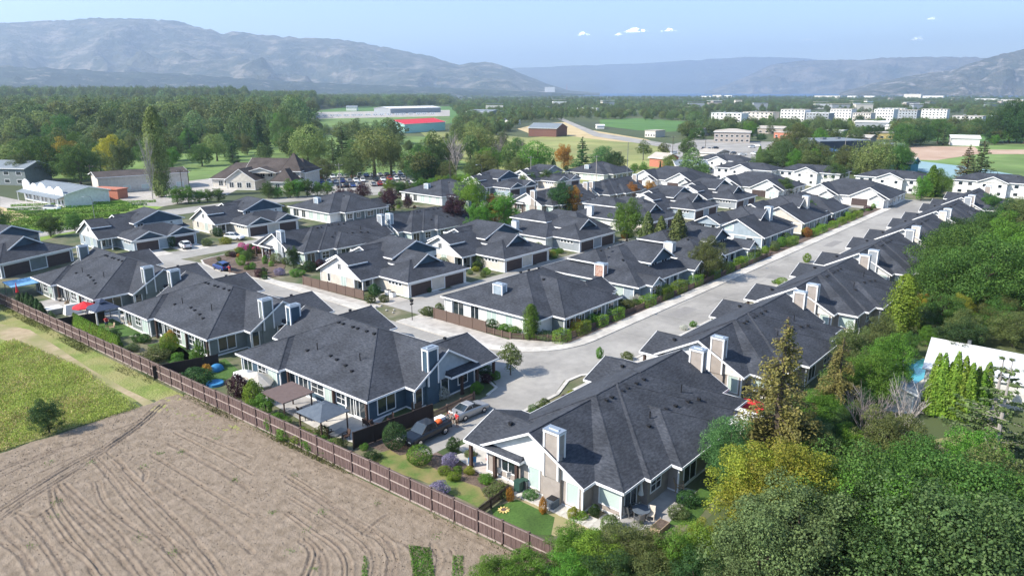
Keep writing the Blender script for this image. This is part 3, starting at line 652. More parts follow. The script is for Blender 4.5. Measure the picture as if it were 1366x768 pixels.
def house_brick(W='w_lblue'):
    """street house: long main roof, gabled upper room facing the street, hip dormer, brick chimney."""
    r = bpy.data.objects.new('dormer_house', None); C.objects.link(r)
    roofmass(r, 0, 21, 0, 21.5, 2.8, 6.75, 'x', 10, 9.5, ridge=10.6)
    roofmass(r, 8.9, 17.3, 3.0, 13.5, 4.9, 7.05, 'y', 0, 3, gw='w_blue'); wallbox(r, 9.4, 16.8, 3.7, 12, 2.8, 4.85, W)
    roofmass(r, 3.2, 9.5, 9.4, 17, 4.75, 6.4, 'x', 3.4, 1); wallbox(r, 3.8, 9, 9.9, 16.4, 2.9, 4.7, W)
    roofmass(r, 2.4, 6.6, -1.2, 4, 2.85, 4.0, 'y', 0, 1, gw=W); roofmass(r, 17, 21.8, -1.4, 4, 2.85, 4.2, 'y', 0, 1, gw=W)
    wallbox(r, .5, 20.5, 1.2, 21, 0, 2.7, W); wallbox(r, 2.8, 6.2, -.7, 2, 0, 2.7, W); wallbox(r, 17.4, 21.4, -.9, 2, 0, 2.7, W)
    window(r, '-y', -.7, 4.5, .5, 2.4, 1.9, 'glass', 3, 2); window(r, '-y', -.9, 19.4, .5, 2.6, 1.9, 'glass', 3, 2); window(r, '-y', 3.7, 11.2, 3.2, 1.9, 1.5, 'glass', 2); window(r, '-y', 3.7, 14.8, 3.2, 1.9, 1.5, 'glass', 2)
    window(r, '-x', .5, 4, .6, 1.6, 1.8, 'blind'); window(r, '-x', .5, 9, .9, 1.4, 1.4); window(r, '-x', .5, 15, .9, 1.8, 1.4); window(r, '-x', .5, 18.6, .9, 1.2, 1.4)
    window(r, '-x', 3.8, 13, 3.3, 2.6, 1.0, 'blind', 3); window(r, '-x', 9.4, 6, 3.5, 1.2, .9, 'blind')
    window(r, '-y', 1.2, 9, .5, 1.2, 1.9); window(r, '-y', 1.2, 12, .2, .95, 2.1); window(r, '-y', 1.2, 14.6, .5, 1.2, 1.9)
    posts(r, [(7.6, .25), (10.8, .25), (13.8, .25)], 2.6, 'trim', .1)
    chimney(r, .9, 2.1, 7.6, 9.4, 2.8, 5.3, 'brick'); vents(r, [(5, 11, 6.7), (7.5, 11, 6.7), (13, 12, 6.9), (6, 7, 5.4)])
    return r
def house_biggable(W='w_lblue', WG='w_lblue'):
    """street house with a wide gable facing -x, a balcony gable behind it and a tall chimney on the street slope."""
    r = bpy.data.objects.new('wide_gable_house', None); C.objects.link(r)
    roofmass(r, 0, 20, 0, 13.4, 2.8, 6.3, 'x', 0, 6.7, gw=WG)
    roofmass(r, 4.5, 21, 1.5, 21, 3.4, 7.45, 'x', 6, 8, ridge=10.2)
    roofmass(r, -.6, 9, 10.4, 17.2, 4.7, 6.4, 'x', 0, 1, gw=WG); wallbox(r, .3, 8, 10.9, 16.7, 0, 4.6, W)
    roofmass(r, -6.5, 6, 13, 21, 2.8, 4.9, 'x', 4, 3); wallbox(r, -6, 5.5, 13.5, 20.5, 0, 2.7, W)
    roofmass(r, 8, 14.5, 4.4, 12, 5.4, 7.5, 'y', 0, 1, gw='w_blue')
    wallbox(r, .55, 19.5, .8, 20.4, 0, 2.7, W)
    b = MB(); b.box(.48, .7, 2.5, .56, 13, 2.72); b.box(.46, 7.3, .2, .56, 9.1, 2.5); b.build('trim_band', ['trim'], r)
    window(r, '-x', .5, 8.6, 3.5, 1.9, 1.2, 'blind', 2); window(r, '-x', .5, 9.9, .4, 2.3, 2.0, 'blind', 2); window(r, '-x', .5, 3.6, 1.2, 1.5, 1.1)
    window(r, '-x', .3, 15.2, 3.1, 1.3, 1.3, 'glass', 2); window(r, '-x', .3, 12.4, 3.0, .9, 1.5)
    for x, w_ in ((2.5, 1.4), (6, 2.0), (10, 1.2), (13.5, 2.0), (17.5, 1.4)): window(r, '-y', .8, x, .7, w_, 1.6, 'glass', 2)
    posts(r, [(4.2, .25), (8, .25), (12, .25), (16, .25)], 2.6, 'trim', .1)
    chimney(r, 11.2, 12.6, 3.6, 5.0, 4.3, 7.9, W, 'metal_cap'); vents(r, [(4, 13, 6.0), (9, 12.6, 7.0), (15, 11, 7.2)])
    return r
def house_white2(W='w_white'):
    """two-storey white building with a low hip roof and a centre gable facing -x."""
    r = bpy.data.objects.new('two_storey_house', None); C.objects.link(r)
    roofmass(r, 0, 13, 0, 24, 4.9, 7.1, 'y', 6.2, 6.2); wallbox(r, .5, 12.5, .5, 23.5, 0, 4.8, W)
    roofmass(r, -1.8, 8, 7.4, 16.6, 4.85, 6.8, 'x', 0, 2, gw=W); wallbox(r, -1.3, 6, 7.9, 16.1, 0, 4.8, W)
    for z in (.7, 3.2):
        for y in (2.6, 5.4, 18.6, 21.4)[(1 if z < 1 else 0):]: window(r, '-x', .5, y, z, 1.2, 1.0)
        for y in (9.8, 14.2): window(r, '-x', -1.3, y, z, 1.0, 1.0)
        for x in (2.6, 6.5, 10.4): window(r, '-y', .5, x, z, 1.2, 1.0)
    vents(r, [(5, 6, 6.6)], [(6, 12, 7.1), (6.6, 14, 7.1)])
    return r
def house_end(W='w_white'):
    r = bpy.data.objects.new('court_end_house', None); C.objects.link(r)
    roofmass(r, 0, 20, 0, 27, 2.8, 6.9, 'y', 9.5, 9.5)
    for y in (5.9, 20.6):
        roofmass(r, -1.2, 9, y - 5.9, y + 5.9, 2.8, 5.9, 'x', 0, 2, gw=W); wallbox(r, -.6, 6, y - 5.4, y + 5.4, 0, 2.7, W)
        roofmass(r, -3.2, 3, y - 5.2, y - .2, 2.7, 4.2, 'x', 0, 1, gw=W); wallbox(r, -2.7, 1, y - 4.7, y - .7, 0, 2.6, W)
        garage(r, '-x', -.6, y + 2.6, 4.7); window(r, '-x', -2.7, y - 2.7, .5, 2.0, 1.8, 'blind', 2, 2)
    wallbox(r, .5, 19.5, .5, 26.5, 0, 2.7, W)
    for x in (3, 7, 12, 16): window(r, '-y', .5, x, .8, 1.6, 1.4, 'glass', 2)
    return r

# ------------------------------------------------------------------ far ground, water, hills
def ring(n, r0, r1, z, a0=-75, a1=75, name='ground', mat='ground'):
    b = MB(); ang = [HEAD + R(a0 + (a1 - a0) * i / n) for i in range(n + 1)]
    b.face([(r1 * math.cos(a), r1 * math.sin(a), z) for a in ang] + [(r0 * math.cos(a), r0 * math.sin(a), z) for a in reversed(ang)])
    return b.build(name, [mat])
b = MB(); S_ = 21000; b.face([(-S_, -S_, 0), (S_, -S_, 0), (S_, S_, 0), (-S_, S_, 0)]); tag(b.build('ground', ['ground']), None, None, None, 'structure')
b = MB(); az = [HEAD - R(a) for a in np.linspace(5.0, 44, 30)]
b.face([(11500 * math.cos(a), 11500 * math.sin(a), 1.0) for a in az] + [(5200 * math.cos(a), 5200 * math.sin(a), 1.0) for a in reversed(az)]); tag(b.build('lake_water', ['water']), None, None, None, 'structure')

def hillmat(name, cols, sc_, tan=(.33, .29, .24), tanpos=(.56, .66), rock=0):
    m, t, b = new_mat(name); N = t.nodes; L = t.links; tc = N.new('ShaderNodeTexCoord')
    n = N.new('ShaderNodeTexNoise'); n.inputs['Scale'].default_value = sc_; n.inputs['Detail'].default_value = 12; n.inputs['Roughness'].default_value = .68; L.new(tc.outputs['Object'], n.inputs[0])
    r = N.new('ShaderNodeValToRGB'); L.new(n.outputs[0], r.inputs[0]); r.color_ramp.elements[0].position = .38; r.color_ramp.elements[0].color = (*cols[0], 1); r.color_ramp.elements[1].position = .6; r.color_ramp.elements[1].color = (*cols[1], 1)
    n2 = N.new('ShaderNodeTexNoise'); n2.inputs['Scale'].default_value = sc_ * 1.7; n2.inputs['Detail'].default_value = 13; n2.inputs['Roughness'].default_value = .72
    mp = N.new('ShaderNodeMapping'); mp.inputs['Scale'].default_value = (1, 1, 3.2); mp.inputs['Location'].default_value = (5000, 3, 2); L.new(tc.outputs['Object'], mp.inputs[0]); L.new(mp.outputs[0], n2.inputs[0])
    r2 = N.new('ShaderNodeValToRGB'); L.new(n2.outputs[0], r2.inputs[0]); r2.color_ramp.elements[0].position = tanpos[0]; r2.color_ramp.elements[1].position = tanpos[1]
    mx = N.new('ShaderNodeMix'); mx.data_type = 'RGBA'; L.new(r2.outputs[0], mx.inputs[0]); L.new(r.outputs[0], mx.inputs[6]); mx.inputs[7].default_value = (*tan, 1)
    n4 = N.new('ShaderNodeTexNoise'); n4.inputs['Scale'].default_value = sc_ * 2.2; n4.inputs['Detail'].default_value = 13; n4.inputs['Roughness'].default_value = .66; L.new(tc.outputs['Object'], n4.inputs[0]); bp = N.new('ShaderNodeBump'); bp.inputs['Strength'].default_value = 1; bp.inputs['Distance'].default_value = .32 / sc_; L.new(n4.outputs[0], bp.inputs['Height']); L.new(bp.outputs[0], b.inputs['Normal'])
    L.new(mx.outputs[2], b.inputs['Base Color']); b.inputs['Roughness'].default_value = .95; b.inputs['Specular IOR Level'].default_value = .1
    return m
M['hill_a'] = hillmat('forested_mountain', [(.025, .04, .025), (.10, .10, .07)], .0022, (.26, .225, .18), (.50, .61))
M['hill_b'] = hillmat('distant_range', [(.06, .075, .06), (.13, .13, .11)], .0006, (.3, .28, .25), (.6, .75))
M['hill_c'] = hillmat('dry_hills', [(.05, .065, .045), (.16, .14, .10)], .0012, (.28, .24, .19), (.48, .64))
M['hill_e'] = hillmat('wooded_bench', [(.008, .018, .014), (.035, .05, .03)], .006, (.26, .23, .19), (.56, .66))
M['hill_d'] = hillmat('rocky_hill', [(.035, .05, .03), (.12, .11, .08)], .004, (.36, .32, .28), (.52, .62))
def hills(name, crest, D, depth, mat, seed, amp=.12, nr=44, na=220, back=.35, fold=1.0, base_y=None):
    """a range whose skyline passes through the crest points, D metres away, with real slopes in front of and behind it."""
    px = [c[0] for c in crest]; py = [c[1] for c in crest]; V = []
    for i in range(na + 1):
        x = px[0] + (px[-1] - px[0]) * i / na; y = float(np.interp(x, px, py))
        cz = (-FPX * _s * 0 + 0)
        # direction on the ground and the height of the skyline there
        X = x - 683; Y = y - 384; fw = FPX * _c - Y * _s; up = -(FPX * _s + Y * _c)
        g = math.hypot(fw, X); az_ = HEAD - math.atan2(X, fw); H = CAM_H + up / g * D
        for j in range(nr + 1):
            t = j / nr; f = t / (1 - back) if t < 1 - back else 1.0; rr = D - depth * (1 - f) if t < 1 - back else D + depth * .8 * (t - (1 - back)) / back
            p = (f ** 1.25 * (1 - .25 * (1 - f))) if t < 1 - back else 1 - ((t - (1 - back)) / back) * .8
            wx, wy = rr * math.cos(az_), rr * math.sin(az_)
            nn = noise.fractal(Vector((wx / (depth * .28) + seed, wy / (depth * .28), seed)), .9, 2.1, 6)
            n2 = abs(noise.noise(Vector((az_ * D / (depth * .13) * .45 + seed * 3 + .5 * nn, t * 1.3, seed)))) + .5 * abs(noise.noise(Vector((az_ * D / (depth * .05) * .5 + nn * .6, t * 2.5, seed + 9))))
            env = math.sin(math.pi * min(1, f)) if t < 1 - back else .35 * t
            h = H * p * (1 - .0 * nn) + H * amp * env * nn * 1.2 - H * .42 * fold * env * n2 * amp * 5
            if abs(j - round((1 - back) * nr)) < .5: h = H * (1 + (.12 if name == 'foothills' else .028) * noise.noise(Vector((i * .37, seed, 0))) + .018 * noise.noise(Vector((i * .9, seed, 5))))
            V.append((wx, wy, max(-8, h) if j else -8))
    Q = [(i * (nr + 1) + j, (i + 1) * (nr + 1) + j, (i + 1) * (nr + 1) + j + 1, i * (nr + 1) + j + 1) for i in range(na) for j in range(nr)]
    o = link(name, npmesh(name, V, Q, [mat], True)); tag(o, None, None, None, 'structure'); return o
hills('mountain_range', [(-160, 40), (-60, 34), (0, 30), (30, 29), (62, 27), (100, 26), (125, 23), (160, 24), (195, 25), (235, 27), (262, 35), (300, 45), (314, 41), (345, 46), (400, 50), (455, 52), (500, 60), (545, 69), (575, 75), (612, 87), (630, 83), (655, 83), (675, 89), (700, 100), (730, 112), (760, 121), (800, 124)], 9500, 3600, 'hill_a', 3, .24)
hills('far_mountain_range', [(520, 104), (600, 97), (690, 91), (760, 88), (850, 85), (930, 80), (1000, 76), (1060, 77), (1130, 84), (1250, 86), (1400, 88), (1560, 90)], 17500, 4500, 'hill_b', 8, .1, na=140, nr=26)
hills('dry_hills', [(940, 123), (975, 111), (1000, 100), (1030, 86), (1060, 82), (1100, 80), (1150, 80), (1180, 77), (1230, 76), (1290, 76), (1340, 79), (1420, 77), (1560, 80)], 12300, 2600, 'hill_c', 12, .24, na=160)
hills('rocky_hill', [(1120, 124), (1160, 112), (1200, 104), (1240, 97), (1270, 94), (1300, 83), (1330, 74), (1366, 66), (1420, 60), (1500, 62), (1600, 66)], 8000, 2300, 'hill_d', 17, .3, na=170, nr=40)
# wooded benches at the foot of the left range
hills('foothills', [(-170, 84), (-60, 86), (0, 88), (90, 92), (160, 96), (240, 98), (300, 103), (380, 108), (460, 112), (560, 116), (660, 120), (720, 123), (780, 126)], 6400, 1900, 'hill_e', 23, .3, na=150, nr=30)

# ------------------------------------------------------------------ ground sheets
def P_(name, px, z, mat, kind='structure', **k): return psheet(name, px, z, mat, kind=kind, **k)
P_('golf_course', [(120, 236), (160, 205), (225, 192), (300, 184), (420, 180), (560, 182), (660, 196), (720, 212), (640, 242), (560, 238), (400, 244), (280, 240), (200, 252)], .05, 'golf')
P_('golf_course', [(20, 236), (60, 190), (130, 176), (300, 168), (420, 168), (430, 184), (300, 186), (225, 195), (160, 208), (120, 240)], .045, 'golf')
P_('pasture', [(560, 176), (640, 178), (705, 184), (780, 178), (840, 186), (905, 194), (960, 208), (930, 232), (880, 246), (760, 244), (690, 236), (600, 210)], .06, 'dryfield')
P_('straw_field', [(690, 172), (720, 165), (757, 163), (790, 174), (862, 186), (880, 192), (820, 189), (745, 180), (705, 178)], .09, 'straw')
P_('crop_field', [(800, 160), (850, 158), (930, 163), (960, 168), (940, 174), (890, 176), (850, 174), (800, 168)], .07, 'crop')
P_('crop_field', [(410, 150), (470, 142), (640, 142), (760, 150), (700, 158), (560, 168), (430, 168)], .07, 'crop')
P_('pasture', [(415, 157), (600, 152), (600, 164), (540, 172), (430, 170)], .09, 'golf')
P_('gravel_yard', [(412, 150), (600, 147), (600, 155), (412, 159)], .12, 'gravel')
P_('park_lawn', [(1190, 204), (1240, 196), (1380, 192), (1500, 200), (1500, 270), (1300, 262), (1230, 236)], .05, 'golf')
P_('bare_dirt', [(1176, 204), (1200, 195), (1300, 196), (1310, 205), (1250, 214), (1180, 213)], .1, 'dirt')
P_('bare_dirt', [(1318, 200), (1400, 200), (1400, 206), (1318, 206)], .1, 'dirt')
P_('sports_court', [(1216, 214), (1250, 218), (1300, 224), (1380, 238), (1380, 252), (1290, 244), (1216, 226)], .13, 'court')
P_('park_lawn', [(1230, 180), (1330, 178), (1400, 184), (1400, 190), (1230, 188)], .06, 'crop')
P_('highway', [(742, 158), (748, 157), (772, 167), (800, 178), (880, 190), (935, 198), (990, 214), (1010, 232), (900, 244), (890, 226), (905, 208), (880, 196), (792, 182), (764, 168)], .14, 'asphalt')
P_('parking_lot', [(900, 192), (930, 186), (1040, 190), (1080, 196), (1100, 212), (1010, 232), (905, 222)], .12, 'asphalt')
P_('parking_lot', [(640, 243), (700, 240), (905, 222), (1010, 232), (1010, 250), (640, 258)], .03, 'gravel')
P_('farm_yard', [(0, 262), (30, 268), (90, 274), (110, 272), (60, 281), (20, 280), (0, 276)], .05, 'gravel')
P_('dry_lawn', [(0, 276), (22, 282), (40, 290), (0, 300)], .07, 'straw')
P_('vineyard_ground', [(-60, 306), (-40, 296), (40, 286), (110, 272), (200, 262), (240, 266), (190, 288), (100, 310), (-20, 340)], .03, 'vine_ground')
P_('parking_lot', [(150, 262), (215, 246), (300, 236), (330, 246), (300, 262), (215, 276), (180, 274)], .06, 'gravel')
P_('country_road', [(-30, 318), (60, 305), (110, 297), (200, 283), (320, 268), (480, 256), (640, 243), (690, 238), (690, 243), (640, 249), (480, 262), (320, 275), (200, 292), (110, 307), (-30, 330)], .045, 'asphalt')
P_('parking_lot', [(385, 246), (440, 236), (570, 230), (590, 240), (560, 254), (420, 262)], .085, 'asphalt')
# the housing estate
sheet('estate_ground', [(36.3, 22), (300, 22), (300, 196), (30, 196), (30, 150)], .012, 'yard')
def road(name, pts, z, mat='asphalt'): return sheet(name, pts, z, mat, 'structure')
def arc(cx, cy, r, a0, a1, n=8): return [(cx + r * math.cos(R(a0 + (a1 - a0) * i / n)), cy + r * math.sin(R(a0 + (a1 - a0) * i / n))) for i in range(n + 1)]
road('street', [(68.6, 48.3), (72, 46.2), (236, 46.2), (238, 54), (80, 54)] + arc(80, 66.4, 12.3, -95, -178, 9) + [(67.8, 120), (66.6, 134), (67.4, 142), (66, 149), (84, 150.5), (84, 155.5), (66, 158), (60, 158), (60.5, 120), (60.5, 56.5)] + arc(56.6, 56.5, 3.9, 0, -90, 5) + [(42.4, 52.4), (42.4, 47.2), (62, 47.0), (66, 48.6)], .03)
road('street', [(228, 42), (262, 46), (262, 84), (232, 84), (232, 54), (226, 54)], .034)
road('lane', [(72.5, 82), (228, 82.2), (228, 89.6), (104, 89.6), (72.5, 89.8)], .034)
road('lane', [(84, 150.2), (250, 149), (250, 156), (84, 156)], .034)
for u0, u1 in ((78, 84.4), (87.5, 92), (101.8, 108), (111.5, 116), (126.5, 132), (135.5, 140), (156.3, 162), (165.5, 170), (181, 187), (190, 195), (206, 212)): road('driveway', [(u0, 89.3), (u1, 89.3), (u1, 92), (u0, 92)], .05, 'concrete')
for u0, u1 in ((62.2, 67.5), (70, 76), (88, 93.5), (97, 102), (112, 117)): road('driveway', [(u0, 155.5), (u1, 155.5), (u1, 163), (u0, 163)], .05, 'concrete')
for k in range(7):
    for a in (47.2, 66.6): road('driveway', [(a + 31 * k - (2.2 if a < 50 else 2.4), 42.6), (a + 31 * k + 2.4, 42.6), (a + 31 * k + 2.4, 46.3), (a + 31 * k - 2.2, 46.3)], .05, 'concrete')
for v in (58.4, 74.8, 90, 107, 121, 138): road('driveway', [(58, v - 2.4), (60.7, v - 2.4), (60.7, v + 2.4), (58, v + 2.4)], .05, 'concrete')
def kerbwalk(name, pts, wd, z=.13, mat='concrete'):
    """a pavement strip with a real kerb step; pts run along its road side, the strip lies to the left of them."""
    n = len(pts); L_, Rr = [], []
    for i, p in enumerate(pts):
        a = pts[max(0, i - 1)]; c = pts[min(n - 1, i + 1)]; d_ = Vector((c[0] - a[0], c[1] - a[1])).normalized(); L_.append((p[0] - d_[1] * wd, p[1] + d_[0] * wd)); Rr.append(p)
    b = MB()
    for i in range(n - 1):
        b.hull([(*Rr[i], -.05), (*Rr[i + 1], -.05), (*L_[i + 1], -.05), (*L_[i], -.05)], [(*Rr[i], z), (*Rr[i + 1], z), (*L_[i + 1], z), (*L_[i], z)])
    return tag(b.build(name, [mat]), None, None, None, 'structure')
crv = [(238, 54.0), (160, 54.0), (120, 54.0), (80, 54.0)] + arc(80, 66.4, 12.4, -90, -180, 10)[1:] + [(67.7, 80), (67.7, 82)]
kerbwalk('sidewalk', list(reversed(crv)), 1.75)
kerbwalk('sidewalk', [(67.7, 90), (67.7, 119), (67.9, 121.5)], -1.8)
vz = [.036]
def P_v(pts): vz[0] += .004; return sheet('verge', pts, vz[0], 'gravel')
P_v([(90, 55.6), (238, 55.6), (238, 57.0), (90, 57.0)]); P_v([(69.0, 60), (72.8, 60), (72.8, 82), (69.0, 82)]); P_v([(69.2, 64), (71.5, 57.5), (76, 55.5), (90, 55.5), (90, 57.3), (76.8, 57.3), (73.2, 63.5)]); P_v([(69.2, 90), (71.8, 90), (71, 112), (69.2, 119)]); P_v([(72.5, 89.7), (77.2, 89.7), (77.2, 96), (72, 96)])
kerbwalk('kerb', [(72, 46.1), (76, 46.1), (232, 46.1)], -.3)
kerbwalk('kerb', [(55.5, 46.9), (62, 46.9), (66, 48.4), (68.6, 48.2), (72, 46.1)], -.45)
kerbwalk('kerb', [(56.6, 52.5), (59, 53.2), (60.4, 56.5), (60.4, 120)], .35)
for pts_, zz, mt in (([(90, 55.7), (238, 55.7), (238, 56.3), (90, 56.3)], .062, 'concrete'), ([(77, 56.25), (238, 56.25), (238, 59.6), (77, 59.6)], .056, 'mulch')): sheet('verge' if mt == 'concrete' else 'planting_bed', pts_, zz, mt)
for k_, (u0, v0, u1, v1) in enumerate(((98, 50.2, 104, 52.4), (131, 47.6, 134.5, 50.1), (168, 49.5, 176, 51.5), (62.2, 70, 64.6, 75), (52, 48.0, 54.2, 49.4))): sheet('road_patch', [(u0, v0), (u1, v0), (u1, v1), (u0, v1)], .0345 + .0005 * k_, 'asphalt_patch')
rc = random.Random(8)
for k_ in range(16):      # sealed cracks across and along the street
    u_, v_ = rc.uniform(72, 200), rc.uniform(47, 53.4); al = rc.random() < .4; pts_ = [(u_, v_)]
    for q_ in range(9): u_ += rc.uniform(.8, 1.6) if al else rc.uniform(-.35, .35); v_ += rc.uniform(-.15, .15) if al else .7; pts_.append((u_, v_))
    pts_ = [p for p in pts_ if 46.6 < p[1] < 53.6]
    if len(pts_) > 2: sheet('road_crack', [(x, y - .02) if al else (x - .025, y) for x, y in pts_] + [(x, y + .02) if al else (x + .025, y) for x, y in reversed(pts_)], .0385 + .0002 * k_, 'tar')
# planted island in the court, with its kerb
isl = [(68.2, 121), (67.3, 126), (66.3, 133), (67.2, 141), (68.5, 144.6), (71, 145.5), (76, 146), (82, 146), (82, 138), (77, 127), (72, 120.5)]
sheet('planting_bed', isl, .10, 'mulch'); kerbwalk('kerb', isl[:8] , .35)

# ------------------------------------------------------------------ houses placed
near_R = house_duplex('w_tan', 'w_white')
near_R.location = (44.9, 26.9, 0)
tag(near_R, 'big tan duplex bungalow with slate roof in the foreground, tall chimney over its white gable', 'house', 'bungalows along the right of the street')
RL = ['tan duplex right behind the foreground bungalow, brown spruce in front of it', 'tan duplex second up the street on the right, two chimneys near its white gable', 'dark roofed duplex third up the street on the right above the row of garden trees',
      'duplex fourth up the right side of the street beside the big green trees', 'duplex fifth up the right side of the street near its far end', 'last dark roofed duplex at the far right end of the street']
for k in range(6):
    dup(near_R, (44.9 + 31.15 * (k + 1), 26.9), 0, RL[k], 'bungalows along the right of the street', {'tan_siding': ['w_tan', 'w_tan', 'w_grey', 'w_cream', 'w_grey', 'w_tan'][k], 'white_siding': 'w_white'})
near_L = house_duplex('w_blue', 'w_lblue', 9.4, 6.55, 18.6, 17.2, (2.6, 21.0), 4.9, 5.2, 'L', 'glass')
near_L.location = (41.95, 80.7, 0); near_L.rotation_euler = (0, 0, R(-88.7))
tag(near_L, 'slate blue duplex bungalow with back patio gazebos beside the long brown fence', 'house', 'bungalows backing on to the brown fence')
for i, (u, v, W, WG, lb) in enumerate(((40.5, 112.0, 'w_sage', 'w_grey', 'grey green duplex bungalow behind the fence, lawn and dark gazebo in its yard'), (38.1, 143.3, 'w_sage', 'w_sage', 'duplex bungalow by the red parasol at the left end of the fence'))):
    dup(near_L, (u, v), R(-88.7), lb, 'bungalows backing on to the brown fence', {'slate_blue_siding': W, 'pale_blue_siding': WG})
mid = dup(near_R, (79.3, 123.6), 0, 'duplex with white gable beside the magenta flowering bushes', 'bungalows of the inner rows', {'tan_siding': 'w_grey', 'white_siding': 'w_white'})
for u, v, W, lb in ((107.6, 123.4, 'w_lblue', 'pale blue gabled duplex in front of the purple leaved tree'), (160.5, 123.4, 'w_tan', 'dark roofed duplex among the inner rows behind the two autumn bushes'), (189.5, 123.4, 'w_tan', 'dark roofed duplex of the inner rows with twin pale chimneys and a small round tree')):
    dup(near_R, (u, v), 0, lb, 'bungalows of the inner rows', {'tan_siding': W, 'white_siding': 'w_white'})
gA = house_garages('w_cream', 'w_white', 'w_blue', 'A'); gA.location = (77.3, 90, 0)
tag(gA, 'white gabled house with twin brown garages behind the brown panel fence', 'house', 'houses with twin garages on the inner lane')
for u, v, lb, sw in ((101.3, 89.4, 'white gabled twin garage house in front of the dark red tree, cream garage wall', {}), (180.1, 89.5, 'twin garage house far along the lane with a round silver shrub by its gable', {'cream_siding': 'w_lblue'}), (204.8, 88.6, 'farthest twin garage house of the inner lane before the white houses', {'cream_siding': 'w_grey'})):
    dup(gA, (u, v), 0, lb, 'houses with twin garages on the inner lane', sw)
gB = house_garages('w_grey', 'w_white', 'w_blue', 'B'); gB.location = (125.6, 89, 0)
tag(gB, 'hip roofed house with raised upper storey, grey garage wall and round blue green shrub', 'house', 'houses with twin garages on the inner lane')
dup(gB, (155.3, 88.8), 0, 'hip roofed house with raised upper storey behind the bright green maple', 'houses with twin garages on the inner lane', {'grey_siding': 'w_cream'})
gC = house_garages('w_lblue', 'w_white', 'w_blue', 'C'); gC.location = (61.8, 161.9, 0)
tag(gC, 'deep blue gabled house with white suv on its drive at the left', 'house', 'houses around the upper court')
for u, v, lb, sw in ((87.5, 159.9, 'cream and blue gabled house with a white car on its drive, yellow bushes behind', {'pale_blue_siding': 'w_cream'}), (181, 157.4, 'blue gabled house by the row of roadside trees, first of the far pair', {}), (206, 156.6, 'white gabled house by the roadside trees, second of the far pair', {'slate_blue_siding': 'w_grey', 'pale_blue_siding': 'w_cream'})):
    dup(gC, (u, v), 0, lb, 'houses around the upper court', sw)
dup(gA, (36.2, 157.6), R(23), 'large dark house cut by the left edge of the picture above the blue tarp', 'houses around the upper court', {'cream_siding': 'w_sage', 'white_siding': 'w_sage'}, (1.12, 1.12, 1.05))
hH = house_hip('w_white'); hH.location = (75.5, 58.2, 0)
tag(hH, 'broad hip roofed corner house inside the street bend with white windows and picket fence', 'house', 'street houses on the left of the main street')
for u, v, lb in ((111.4, 158, 'wide hip roofed house beyond the court with a dark strip across its roof'), (152.5, 158, 'hip roofed house beside the roadside hedge with pale chimney and long window wall'), (236, 154.6, 'small far hip roofed house beside the pasture trees'), (196, 59.4, 'last hip roofed street house on the left before the turning circle')):
    dup(hH, (u, v), 0, lb, 'houses around the upper court' if v > 100 else 'street houses on the left of the main street', {})
hB = house_brick(); hB.location = (100.2, 59.0, 0)
tag(hB, 'street house with brick chimney and gabled upper window facing the hedges', 'house', 'street houses on the left of the main street')
dup(hB, (124.2, 59.0), 0, 'street house with gabled upper window behind the row of conical trees', 'street houses on the left of the main street', {'red_brick': 'w_cream'})
hG = house_biggable(); hG.location = (154.4, 59.8, 0)
tag(hG, 'pale blue street house with wide front gable and blue grey chimney', 'house', 'street houses on the left of the main street')
dup(hG, (178.5, 59.6), 0, 'street house with wide white gable and white chimney near the end', 'street houses on the left of the main street', {'pale_blue_siding': 'w_cream'})
hW = house_white2(); hW.location = (277, 53, 0)
tag(hW, 'white two storey house behind the court end house, four dark windows', 'house', 'white two storey houses behind the estate')
for u, v, lb in ((278, 82, 'white two storey house left of the bright rounded trees'), (272, 105, 'white two storey house behind the dark roofs at the centre right'), (287, 24, 'white two storey house at the right below the blue court'), (300, 128, 'low white house farthest left of the white row')):
    dup(hW, (u, v), 0, lb, 'white two storey houses behind the estate', {})
hE = house_end(); hE.location = (237.9, 55.0, 0)
tag(hE, 'white gabled house closing the street with a brown garage door', 'house', 'gabled houses closing the estate')
for u, v, lb in ((237, 86.5, 'long dark roof behind the street end house, white entry gable at its right'), (236, 118, 'white double gabled house beyond the inner rows')):
    dup(hE, (u, v), 0, lb, 'gabled houses closing the estate', {})

